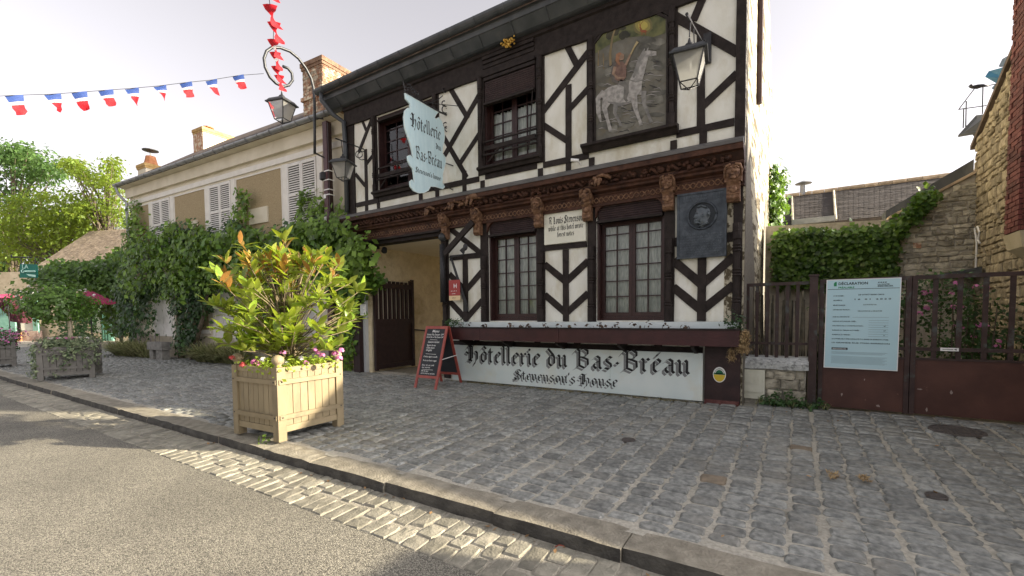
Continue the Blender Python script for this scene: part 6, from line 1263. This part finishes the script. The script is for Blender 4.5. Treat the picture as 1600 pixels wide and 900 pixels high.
mb = MB(); mb.box((mx0+.04,7.449,mzb+.24), (mx0+.15,7.454,mzt-.06)); mb.box((mx0+.19,7.447,mzb+.25), (mx0+.24,7.454,mzt-.09)); mb.box((mx0+.03,7.45,mzb+.215), (mx1-.05,7.454,mzb+.222)); obj('moulding', mb, meter_m, d_)
def bar(mb, p, q, w=.022): mb.box((min(p[0],q[0])-w/2, p[1]-w/2, min(p[2],q[2])), (max(p[0],q[0])+w/2, p[1]+w/2, max(p[2],q[2])))
rl = thing('iron_railing', (-.1,YG,.9), 'old brown iron railing on the plinth between hotel and gate', 'railing')
ra, rb = F(1168,446,YG), F(1264,439,YG); zl_ = F(1200,536,YG).z
mb = MB(); mb.box((ra.x-.02,YG-.025,ra.z-.02), (rb.x,YG+.025,ra.z+.025)); obj('top_rail', mb, gate_bar, rl); mb = MB(); mb.box((ra.x-.02,YG-.02,zl_-.02), (rb.x,YG+.02,zl_+.015)); obj('bottom_rail', mb, gate_bar, rl)
for px in (1168,1183,1199,1214,1230,1246): x = F(px,490,YG).x; mb = MB(); mb.box((x-.022,YG-.008,zc0+.15), (x+.022,YG+.008,ra.z-.02)); obj('bar', mb, gate_bar, rl)
gt = thing('sheet_metal_gate', (1.3,YG,.28), 'rusty brown double gate of sheet panels below iron bars', 'gate')
pzt = F(1272,432,YG-.05).z; pa, pb = F(1264,500,YG-.05).x, F(1277,500,YG-.05).x
mb = MB(); mb.box((pa,YG-.09,.25), (pb,YG+.0,pzt)); obj('post', mb, gate_bar, gt); mb = MB(); mb.box((pa-.012,YG-.1,pzt), (pb+.012,YG+.01,pzt+.025)); obj('post_cap', mb, gate_bar, gt)
lx0 = F(1280,500,YG).x; lxm = F(1423,500,YG).x; lx1 = 2.58; zk = F(1300,557,YG).z; zr = F(1400,432,YG).z; zb_ = F(1500,547,YG).z
for (a, b) in ((lx0,lxm-.004), (lxm+.004,lx1)):
    lf = obj('gate_leaf', MB().box((a,YG-.012,.30), (b,YG+.012,zk)), gate_rust, gt)
    mb = MB(); mb.box((a,YG-.03,.29), (a+.05,YG+.03,zr)); mb.box((b-.05,YG-.03,.29), (b,YG+.03,zr)); obj('stile', mb, gate_bar, lf)
    mb = MB(); mb.box((a+.05,YG-.028,zr-.05), (b-.05,YG+.028,zr)); mb.box((a+.05,YG-.026,zk-.005), (b-.05,YG+.026,zk+.02)); mb.box((a+.05,YG-.022,zb_-.02), (b-.05,YG+.022,zb_+.025)); obj('rail', mb, gate_bar, lf)
    n = 6; 
    for k in range(1, n): x = a+(b-a)*k/n; mb = MB(); mb.box((x-.025,YG-.008,zk+.02), (x+.025,YG+.008,zr-.05)); obj('bar', mb, gate_bar, lf)
    for k in range(6):
        x = R.uniform(a+.08,b-.08); z = R.choice([.34,.36,zk-.06,R.uniform(.4,zk-.1)]); mb = MB(); rx_, rz_ = R.uniform(.008,.035), R.uniform(.01,.04); mb.add([(x+rx_*R.uniform(.4,1)*math.cos(t), YG-.0145, z+rz_*R.uniform(.4,1)*math.sin(t)) for t in [i*.785 for i in range(8)]], [tuple(range(8))]); obj('paint_chip', mb, plain('primer_chip', (.30,.24,.21), .8) if 'primer_chip' not in bpy.data.materials else bpy.data.materials['primer_chip'], lf, recalc=False)
mb = MB(); a = F(1469,546,YG-.03); b = F(1498,546,YG-.03); mb.box((a.x,YG-.036,a.z-.018), (b.x,YG-.03,a.z+.022)); tg = tag(obj('gate_label', mb, white_p), 'narrow white label with a dark line on the lower gate rail', 'label')
mb = MB(); mb.add([(a.x+.02,YG-.0375,a.z), (b.x-.05,YG-.0375,a.z), (b.x-.05,YG-.0375,a.z+.006), (a.x+.02,YG-.0375,a.z+.006)], [(0,1,2,3)]); mb.add([(b.x-.045,YG-.0375,a.z+.002), (b.x-.02,YG-.0375,a.z-.01), (b.x-.02,YG-.0375,a.z+.014)], [(0,1,2)]); obj('arrow_print', mb, ink, tg, recalc=False)
# ------------------------------------------------------------------ planning notice
YP = 7.57
po = thing('planning_notice', (.72,YP,.84), 'large pale blue planning notice board fixed to the brown gate', 'notice board')
c4 = [F(1291,437.5,YP), F(1409,434.8,YP), F(1402.5,580,YP), F(1286,574,YP)]; X0, X1, Z0, Z1 = .325, 1.115, .843, 2.055
tilt = Matrix.Translation((.72,YP,1.45)) @ Matrix.Rotation(.010,4,'Y') @ Matrix.Translation((-.72,-YP,-1.45))
def pob(nm, mb, m, **k): mb.v = [tuple(tilt @ Vector(p)) for p in mb.v]; return obj(nm, mb, m, po, **k)
mb = MB(); mb.box((X0,YP,Z0), (X1,YP+.012,Z1)); pob('board', mb, poster_m)
Wp, Hp = X1-X0, Z1-Z0; yk = YP-.0015
mb = MB()
for r_ in ((0,0,.012,1), (.988,0,1,1), (.012,0,.988,.008), (.012,.992,.988,1)): mb.add([(X0+Wp*r_[0],yk,Z0+Hp*r_[1]), (X0+Wp*r_[2],yk,Z0+Hp*r_[1]), (X0+Wp*r_[2],yk,Z0+Hp*r_[3]), (X0+Wp*r_[0],yk,Z0+Hp*r_[3])], [(0,1,2,3)])
pob('border', mb, white_p, recalc=False)
def pt(t, u, v, s, w=None): return text_mb(t, (X0+Wp*u,yk,Z0+Hp*(1-v)), XD, ZD, ND, s*1.15, 0, w*Wp if w else None, bold=.03)
pob('heading', join(pt('DÉCLARATION',.17,.062,.042,.40), pt('LA POSTE',.70,.075,.022,.15), pt('IMMOBILIER',.70,.092,.02,.20), pt('DP 077477 00000 C0016',.45,.182,.020,.34), pt('1 6   0 1   2 0 2 0',.40,.232,.022,.48)), ink, recalc=False)
mb = MB()
for k in range(4): mb.add([(X0+Wp*(.70+.03*k),yk,Z0+Hp*.95), (X0+Wp*(.72+.03*k),yk,Z0+Hp*.95), (X0+Wp*(.725+.03*k),yk,Z0+Hp*.96), (X0+Wp*(.705+.03*k),yk,Z0+Hp*.96)], [(0,1,2,3)])
mb.add([(X0+Wp*.02,yk,Z0+Hp*.888), (X0+Wp*.98,yk,Z0+Hp*.888), (X0+Wp*.98,yk,Z0+Hp*.893), (X0+Wp*.02,yk,Z0+Hp*.893)], [(0,1,2,3)]); pob('rule', mb, ink, recalc=False)
mb = MB(); mb.add([(X0+Wp*u,yk,Z0+Hp*v) for u, v in ((.105,.925),(.145,.925),(.145,.972),(.12,.972),(.105,.955))], [(0,1,2,3,4)]); pob('green_mark', mb, green_ink, recalc=False)
pob('subheading', pt('PRÉALABLE',.17,.10,.026,.22), green_ink, recalc=False)
rows = [('N° DE DOSSIER :',.19,.15),('DÉLIVRÉE LE :',.24,.13),('BÉNÉFICIAIRE(S) :',.295,.18),('NATURE DES TRAVAUX :',.345,.24),("NOM DE L'ARCHITECTE :",.425,.24),('SURFACE DE PLANCHER CRÉÉE :',.475,.33),('HAUTEUR DE LA CONSTRUCTION :',.525,.43),('SURFACE DU TERRAIN AUTORISÉE :',.575,.38),('SUPERFICIE DU TERRAIN :',.625,.26),('LE DOSSIER PEUT ÊTRE CONSULTÉ À LA MAIRIE DE BARBIZON (77630)',.672,.76),('13 GRANDE RUE 77630 BARBIZON',.716,.78)]
pob('form_text', join(*[pt(t,.105,v,.017 if v != .716 else .019,w) for t, v, w in rows], pt('LA POSTE S.A.',.52,.29,.016,.18), pt('RÉNOVATION DE LA DEVANTURE',.45,.36,.016,.32), pt('m²',.80,.525,.017), pt('m²',.80,.575,.017), pt('m',.80,.625,.017)), ink, recalc=False)
mb = MB()
for u0, u1, v in [(.38,.86,.425)]+[(.105,.86-.03*(k % 3),v) for k, v in enumerate((.815,.825,.835,.865,.876,.887,.898,.909,.92,.931,.942))]+[(.6,.86,v) for v in (.46,.485,.51,.535,.56,.585,.61,.635)]: mb.add([(X0+Wp*u0,yk,Z0+Hp*(1-v)), (X0+Wp*u1,yk,Z0+Hp*(1-v)), (X0+Wp*u1,yk,Z0+Hp*(1-v)+.0035), (X0+Wp*u0,yk,Z0+Hp*(1-v)+.0035)], [(0,1,2,3)])
pob('fine_print', mb, ink2, recalc=False)
mb = MB(); mb.add([(X0+Wp*u,yk,Z0+Hp*(1-v)) for u, v in ((.105,.79),(.33,.79),(.33,.765),(.105,.765))], [(0,1,2,3)]); pob('title_bar', mb, ink, recalc=False)
w_ = pt('DROIT DE RECOURS',.12,.785,.016,.19); w_.v = [(x,y-.001,z) for x,y,z in w_.v]; pob('title_print', w_, white_p, recalc=False)
# ------------------------------------------------------------------ planting behind the railing
sc = thing('reed_screen', (0,8.05,.3), 'weathered reed screen standing behind the iron railing', 'screen')
reed = surf('weathered_reed', (.045,.04,.028), (.19,.17,.12), 7, .9, .3, var=.6); mb = MB(); x = -.6
while x < .95:
    w = R.uniform(.012,.028); t = R.uniform(-.012,.012); mb.tube([(x,8.05+R.uniform(-.02,.02),.25), (x+t,8.05,1.2), (x+t*2+R.uniform(-.02,.02),8.05,R.uniform(1.75,2.05) if x < .35 else R.uniform(1.2,1.9))], w/2, 5); x += w*R.choice([1.0,1.4,2.2])
obj('reeds', mb, reed, sc, kind='stuff')
def bush(label, x0, x1, y0, y1, z0, z1, ncl, per, sp, size, m, seed, name='garden_bush', group='bushes behind the gate', flowers=None):
    rs_ = np.random.RandomState(seed); t = thing(name, ((x0+x1)/2,(y0+y1)/2,.28), label, 'bush', group); C = [(rs_.uniform(x0,x1), rs_.uniform(y0,y1), z0+(z1-z0)*rs_.uniform(0,1)**.9) for _ in range(ncl)]
    P, D = clumps(C, per, sp, rs_); V, T = leaf_mass(P, D/np.array(sp)*.5+np.array([0,-.6,.35])+rs_.normal(size=P.shape)*.5, size, rnd=seed); bulk('leaves', V, T, [m], t)
    mb = MB()
    for k in range(9): a = (rs_.uniform(x0,x1), rs_.uniform(y0,y1)); mb.tube([(a[0],a[1],.25), (a[0]+rs_.uniform(-.2,.2),a[1],z0+(z1-z0)*.8)], [.016,.006], 5)
    obj('stems', mb, bark, t)
    for k in range(flowers or 0): c = (rs_.uniform(x0,x1), rs_.uniform(y0-.1,(y0+y1)/2), z0+(z1-z0)*rs_.uniform(.3,.98)); flower_head(c, rs_.uniform(.03,.055), pinkf, t, 'flower', 12)
bush('dark leafy bush in shade behind the planning notice', .3, 1.35, 8.0, 8.9, .4, 1.75, 90, 18, (.09,.09,.1), .07, leaf_dark, 81)
bush('pink flowering rose bush in shade behind the right gate leaf', 1.3, 2.15, 8.0, 8.6, .5, 2.02, 100, 18, (.08,.08,.1), .055, leaf_dark, 82, flowers=26)
bush('dark thin bush against the golden stone wall behind the gate', 1.9, 2.5, 8.1, 9.2, .4, 1.6, 70, 16, (.09,.09,.1), .06, leaf_dark, 83)
wp_ = thing('weedy_tuft', (.05,7.45,.28), 'weeds and dry leaves at the foot of the rubble plinth', 'weeds'); C = [(R.uniform(-.42,.32), R.uniform(7.36,7.5), .29+abs(R.gauss(0,.07))) for _ in range(60)]
P, D = clumps(C, 9, (.035,.03,.03), rs); V, T = leaf_mass(P, D+np.array([0,-.02,.03]), .05, rnd=84); bulk('leaves', V, T, [leaf_dark], wp_); blades('grass_blades', [(R.uniform(-.5,.4), R.uniform(7.36,7.46), .28) for _ in range(22)], 7, .14, blade_m, wp_, .004, 9)
# ------------------------------------------------------------------ house at the right: golden rubble gable, brick stack
XR = 2.6
rh = thing('stone_gable_house', (4,9.5,.28), 'golden rubble house with a dark red brick stack at the right edge', 'house')
RY = 9.4; rake = lambda y: 5.30 - (y-9.6)*.50 if y > RY else 5.40 - min(RY-y,.5)*1.05 - max(0,RY-y-.5)*.75  # unseen street-side slope is shaped to cast the shadow edge on the pavement
yfar = 11.1
mb = MB(); prof = [(yfar,.2),(yfar,rake(yfar)),(RY,5.40),(4.35,rake(4.35)),(4.35,.2)]; mb.prism([(XR,y,z) for y, z in prof], (.4,0,0)); gw = obj('gable_wall', mb, surf('golden_mortar', (.34,.29,.20), (.44,.38,.27), 14, .95, .6), rh)
mb = MB(); mb.prism([(XR+.4,y,z-.25) for y, z in prof[:1]+[(yfar,rake(yfar)),(RY,5.40),(4.35,rake(4.35))]+prof[-1:]], (9,0,0)); obj('house_body', mb, cream_wall, rh)
rubble(gw, 8.2, yfar, 1.2, 5.6, lambda u,o,z: (XR-o,u,z), stone_y, .08, .18, .11, .27, 299, clip=lambda u,z: z < rake(u)-.08, proud=.035, seed=5)
for y0, y1 in ((RY,yfar+.15), (RY,4.25)):
    z0, z1 = rake(RY), rake(y1); mb = MB(); mb.prism([(XR-.06,y0,z0+.0),(XR-.06,y1,z1+.0),(XR-.06,y1,z1+.08),(XR-.06,y0,z0+.08)], (9.6,0,0)); obj('roof', mb, rooftile, rh)
mb = MB(); ys0, ys1 = 8.27, 8.76; mb.box((2.36,ys0+.02,2.62), (3.2,ys1-.02,9.4)); st_ = obj('brick_stack', mb, mort_dark, rh)
meB = {}
def brick(L, D_): # 12-triangle brick along u
    mb = MB(); mb.box((-L/2,-D_/2,-.0275), (L/2,D_/2,.0275)); return mesh_of('brick', mb, brick_dark, center=(0,0,0))[0]
bfull, bhalf = brick(.21,.06), brick(.10,.06); z = 2.66; r = 0; nb_ct = 0
while z < 8.6:
    for face in (0,1):
        L = (ys1-ys0) if face == 0 else .62; u = 0 if r % 2 == 0 else -.11
        while u < L-.02:
            a, b = max(u,0), min(u+.215,L)
            if b-a > .06 and nb_ct < 298 and z < 6.6:
                me = bfull if b-a > .17 else bhalf; cu = (a+b)/2; j = R.uniform(-.004,.004)
                if face == 0: inst('brick', me, (2.36+j,ys0+cu,z), st_, (0,0,math.pi/2))
                else: inst('brick', me, (2.36+cu,ys0+j,z), st_)
                nb_ct += 1
            u += .222
    z += .0655; r += 1
mb = MB(); mb.prism([(2.40,8.25,2.62),(2.40,8.80,2.62),(2.46,8.78,2.45),(2.60,8.72,2.30),(2.60,8.30,2.30),(2.46,8.27,2.45)], (.0,0,0)) if False else mb.add([(2.34,8.24,2.62),(2.34,8.80,2.62),(2.61,8.80,2.62),(2.61,8.24,2.62),(2.38,8.28,2.42),(2.38,8.76,2.42),(2.61,8.76,2.42),(2.61,8.28,2.42),(2.52,8.34,2.28),(2.52,8.70,2.28),(2.61,8.70,2.28),(2.61,8.34,2.28)], [(0,1,2,3),(0,4,5,1),(1,5,6,2),(3,7,4,0),(4,8,9,5),(5,9,10,6),(7,11,8,4),(8,11,10,9)]); obj('stone_corbel', mb, surf('dressed_stone', (.42,.36,.24), (.50,.44,.31), 5, .85, .3), rh)
q = SX(1545,190,XR); mb = MB(); d0 = SX(1503,206,2.1); mb.prism([(1.9,yfar-.3,4.78),(2.62,yfar-.8,5.0),(2.62,yfar+.1,4.82),(1.9,yfar+.2,4.70)], (0,0,-.05)); 
pf = thing('roof_platform', (2.3,10.8,4.7), 'grey metal roof platform with thin guard rails on the stone gable', 'platform')
pp = [P3(1497,211,8.3), P3(1525,180,8.3), P3(1541,178,8.0), P3(1532,205,8.0)]; mb = MB(); mb.prism(pp, (0,0,-.04)); obj('deck', mb, zinc_dark, pf)
mb = MB()
for a, b in (((1498,171),(1523,138)), ((1523,138),(1558,131)), ((1498,171),(1541,165)), ((1505,200),(1506,169)), ((1509,198),(1510,158)), ((1535,178),(1536,136))): mb.tube([P3(*a,8.2), P3(*b,8.2)], .010, 5)
obj('guard_rail', mb, iron, pf)
mb = MB(); mb.tube([P3(1520,207,8.2), P3(1528,218,8.2), P3(1527,235,8.25)], .02, 6); obj('bracket', mb, zinc_dark, pf)
bw = thing('roof_window', tuple(P3(1560,115,7.9)), 'open blue tinted roof window on the stone gable roof', 'roof window')
mb = MB(); mb.prism([P3(1539,120,7.9), P3(1545,111,7.9), P3(1571,104,7.7), P3(1570,122,7.7), P3(1558,131,7.8)], Vector((.05,.1,.02))); obj('sash', mb, surf('blue_sash_glass', (.03,.12,.22), (.06,.22,.36), 3, .25, 0), bw)
mb = MB(); mb.prism([P3(1560,104,7.9), P3(1566,92,7.9), P3(1580,84,7.7), P3(1576,104,7.7)], Vector((.05,.1,.02))); mb.prism([P3(1549,138,7.9), P3(1562,124,7.9), P3(1571,120,7.8), P3(1556,142,7.8)], Vector((.05,.1,.02))); obj('flap', mb, surf('grey_blue_metal', (.10,.14,.19), (.14,.19,.25), 4, .4, .1), bw)
bd_ = thing('perched_bird', tuple(P3(1526,136,8.2)), 'small dark bird perched on the roof platform rail', 'bird'); c = P3(1527,135.5,8.2); mb = MB(); mb.tube([c+Vector((-.10,0,.03)), c+Vector((-.06,0,.01)), c, c+Vector((.07,0,.0)), c+Vector((.15,0,-.03))], [.022,.03,.042,.03,.008], 8); mb.ball(c+Vector((-.085,0,.04)), .028, 8, 6); mb.tube([c+Vector((-.11,0,.04)), c+Vector((-.135,0,.035))], [.008,.001], 5); obj('body', mb, iron, bd_, smooth=True)
ck = thing('cable_loop', (2.5,11.0,2.6), 'pale cable loop at the corner of the golden stone wall', 'cable'); mb = MB(); mb.tube([SX(1524,430,2.55), SX(1526,380,2.55), SX(1523,356,2.55), SX(1527,354,2.55), SX(1530,362,2.55), SX(1528,375,2.55), SX(1531,380,2.55)], .014, 6); obj('cable', mb, white_p, ck)
# unseen wall added outside the frame at right to shade the gutter
gwl = thing('gutter_shade_wall', (3.2,4.2,0), 'rendered garden wall running out to the street beyond the right edge', 'wall'); mb = MB(); mb.box((3.05,3.3,0), (3.35,4.4,1.95)); obj('wall_face', mb, cream_wall, gwl); mb = MB(); mb.box((3.0,3.25,1.95), (3.4,4.4,2.02)); obj('coping', mb, stone_cap, gwl)
# ------------------------------------------------------------------ rear wall, ivy and tiled roof behind
YB = 11.0
rw = thing('rubble_yard_wall', (2,YB,.28), 'grey rubble wall with a sloping coping behind the gate', 'wall')
cl, cr = F(1388,343,YB), F(1530,268,YB)
mb = MB(); mb.prism([(-.6,YB,.2),(2.62,YB,.2),(2.62,YB,cr.z+.0),(cl.x,YB,cl.z),(-.6,YB,cl.z+.1)], (0,.35,0)); cw_ = obj('wall_core', mb, surf('grey_mortar', (.34,.31,.25), (.48,.44,.36), 12, .95, .6), rw)
sl_z = lambda x: cl.z+(cr.z-cl.z)*(x-cl.x)/(cr.x-cl.x) if x > cl.x else cl.z
rubble(cw_, 1.0, 2.6, 1.7, 4.1, lambda u,o,z: (u,YB-o,z), stone_g, .05, .13, .09, .28, 299, clip=lambda u,z: z < sl_z(u)-.06, proud=.03, seed=8)
mb = MB(); dx = Vector((cr.x-cl.x,0,cr.z-cl.z)); mb.prism([(cl.x,YB-.05,cl.z),(cr.x,YB-.05,cr.z),(cr.x,YB-.05,cr.z+.05),(cl.x,YB-.05,cl.z+.05)], (0,.3,0)); obj('coping', mb, rooftile_pale, rw)
mb = MB(); mb.prism([(cl.x,YB+.3,cl.z+.06),(cr.x,YB+.3,cr.z+.06),(cr.x,YB+.3,cr.z+.30),(cl.x,YB+.3,cl.z+.22)], (0,.5,0)); obj('lean_to_roof', mb, zinc_dark, rw)
q = F(1432,384,YB); mb = MB(); mb.box((q.x-.05,YB-.04,q.z-.05), (q.x+.06,YB-.01,q.z+.05)); obj('brick', mb, brick_m, rw)
mb = MB(); a, b = F(1455,432,YB-.1), F(1516,421,YB-.1); mb.prism([a, b, b+Vector((0,0,-.12)), b+Vector((-.2,0,-.12))], (0,-.6,0)); obj('shed_roof', mb, zinc_dark, rw)
ivy = thing('ivy_wall', (.3,YB-.1,.3), 'dense green ivy covering the yard wall below the tiled roof', 'ivy'); C = []
poly = [(1213,366),(1260,362),(1300,366),(1330,360),(1385,357),(1402,346),(1420,332),(1438,312),(1448,298),(1456,294),(1454,312),(1438,332),(1418,354),(1398,384),(1392,410),(1395,445),(1213,445)]
while len(C) < 900:
    x, y = rvp.uniform(1208,1465), rvp.uniform(284,450)
    if in_poly(x, y, poly): C.append(tuple(F(x, y, YB-.08-rvp.random()*.22)))
P, D = clumps(C, 13, (.06,.05,.055), rs); V, T = leaf_mass(P, np.array([.1,-1,.45])[None]+rs.normal(size=P.shape)*.45, .085, aspect=.85, rnd=91, droop=.6); bulk('ivy_leaves', V, T, [leaf_ivy], ivy)
iv2 = thing('gable_ivy', (-.6,13.5,1), 'bright sunlit ivy climbing the rear edge of the hotel gable', 'ivy'); C = []
for _ in range(300):
    z = rvp.uniform(1.2,5.2); C.append((-.60+abs(rvp.gauss(0,.10)), rvp.uniform(13.0,14.6), z)) if rvp.random() < 1 else None
P, D = clumps(C, 12, (.07,.12,.12), rs); V, T = leaf_mass(P, np.array([.9,-.3,.3])[None]+rs.normal(size=P.shape)*.5, .13, aspect=.85, rnd=92, droop=.5); bulk('ivy_leaves', V, T, [leaf_ivy], iv2)
br = thing('tiled_roof_building', (2,16,.3), 'long low building with a brown tiled roof behind the ivy wall', 'building')
e0, e1 = F(1195,356,14.5), F(1560,321,14.5); r0, r1 = F(1195,311,18.5), F(1560,268,18.5); e0.z = e1.z = (e0.z+e1.z)/2; r0.z = r1.z = (r0.z+r1.z)/2
mb = MB(); mb.add([e0,e1,r1,r0,e0+Vector((0,0,-.15)),e1+Vector((0,0,-.15)),r1+Vector((0,0,-.15)),r0+Vector((0,0,-.15))], [(0,1,2,3),(7,6,5,4),(0,4,5,1),(1,5,6,2),(2,6,7,3),(3,7,4,0)]); bro = obj('roof', mb, roof_dark, br)
mb = MB(); nr, nc = 34, int((e1.x-e0.x)/.2); up_ = (e1-e0).cross(r0-e0).normalized()*.014
for r in range(nr):
    t0, t1 = r/nr, (r+1.2)/nr
    for k in range(nc):
        u0, u1 = (k+.03+(.5 if r % 2 else 0))/nc, (k+.97+(.5 if r % 2 else 0))/nc; j = R.uniform(.5,1.4); mb.add([e0.lerp(e1,u0).lerp(r0.lerp(r1,u0),t0)+up_*j, e0.lerp(e1,u1).lerp(r0.lerp(r1,u1),t0)+up_*j, e0.lerp(e1,u1).lerp(r0.lerp(r1,u1),min(t1,1))+up_*.3, e0.lerp(e1,u0).lerp(r0.lerp(r1,u0),min(t1,1))+up_*.3], [(0,1,2,3)])
obj('roof_tile', mb, roof_dark, bro, recalc=False, kind='stuff')
mb = MB(); k = 0; x = r0.x
while x < r1.x: mb.tube([(x,r0.y,r0.z+.03), (x+.34,r0.y,r0.z+.03)], .085, 8); x += .35
obj('ridge_tile', mb, rooftile_pale, br, kind='stuff')
for px in (1239,1305): a, b = F(px,345,14.7), F(px-2,300,18.3); t0 = (b-a); mb = MB(); A = e0.lerp(e1,(a.x-e0.x)/(e1.x-e0.x)); B = r0.lerp(r1,(b.x-r0.x)/(r1.x-r0.x)); mb.tube([A+up_*3, B+up_*3], .03, 6); obj('mortar_ridge', mb, stone_g, br)
mb = MB(); mb.box((e0.x,14.6,.2), (e1.x,14.9,e0.z-.1)); obj('wall', mb, cream_wall, br)
q = F(1255,302,18.4); mb = MB(); mb.tube([(q.x,18.5,r0.z), (q.x,18.5,r0.z+.32)], .10, 8); mb.lathe([(.12,0),(.26,.03),(.05,.12)], (q.x,18.5,r0.z+.36), 10); obj('vent', mb, zinc, br)
mb = MB(); a, b = F(1237,351,14.4), F(1305,346,14.4); mb.box((a.x,14.3,e0.z-.02), (b.x,14.45,e0.z+.12)); obj('roof_gutter', mb, zinc, br)
# ------------------------------------------------------------------ grit, moss and litter along the foot of the sign and the kerb
gr = thing('moss_strip', (-3.6,7.1,.28), 'thin strip of dry moss and grit along the foot of the long name board', 'moss')
C = [(R.uniform(-6.0,-1.2), 7.13-abs(R.gauss(0,.035)), pz(7.1)+.004) for _ in range(420)]
P, D = clumps(C, 4, (.02,.012,.004), rs); V, T = leaf_mass(P, np.array([0,-.3,1.0])[None]+rs.normal(size=P.shape)*.4, .022, rnd=95); bulk('moss', V, T, [surf('dry_moss', (.13,.11,.04), (.26,.22,.10), 20, .95, 0, var=.4)], gr)
lt_m = surf('litter_leaf', (.20,.11,.05), (.32,.20,.09), 12, .8, 0, var=.4)
lit = thing('leaf_litter', (-1,5,.2), 'scattered crumbs of dry leaf on the cobbles and in the gutter', 'leaf litter'); lit['kind'] = 'stuff'
P = [(R.uniform(-7,2.5), R.choice([R.uniform(2.6,2.72), R.uniform(3,7.1), R.uniform(6.6,7.2)])) for _ in range(150)]; P = np.array([(x, y, (pz(y) if y > 2.8 else .012)+.018) for x, y in P]); V, T = leaf_mass(P, np.array([0,0,1.0])[None]+rs.normal(size=P.shape)*.25, .035, rnd=96); bulk('litter', V, T, [lt_m], lit)
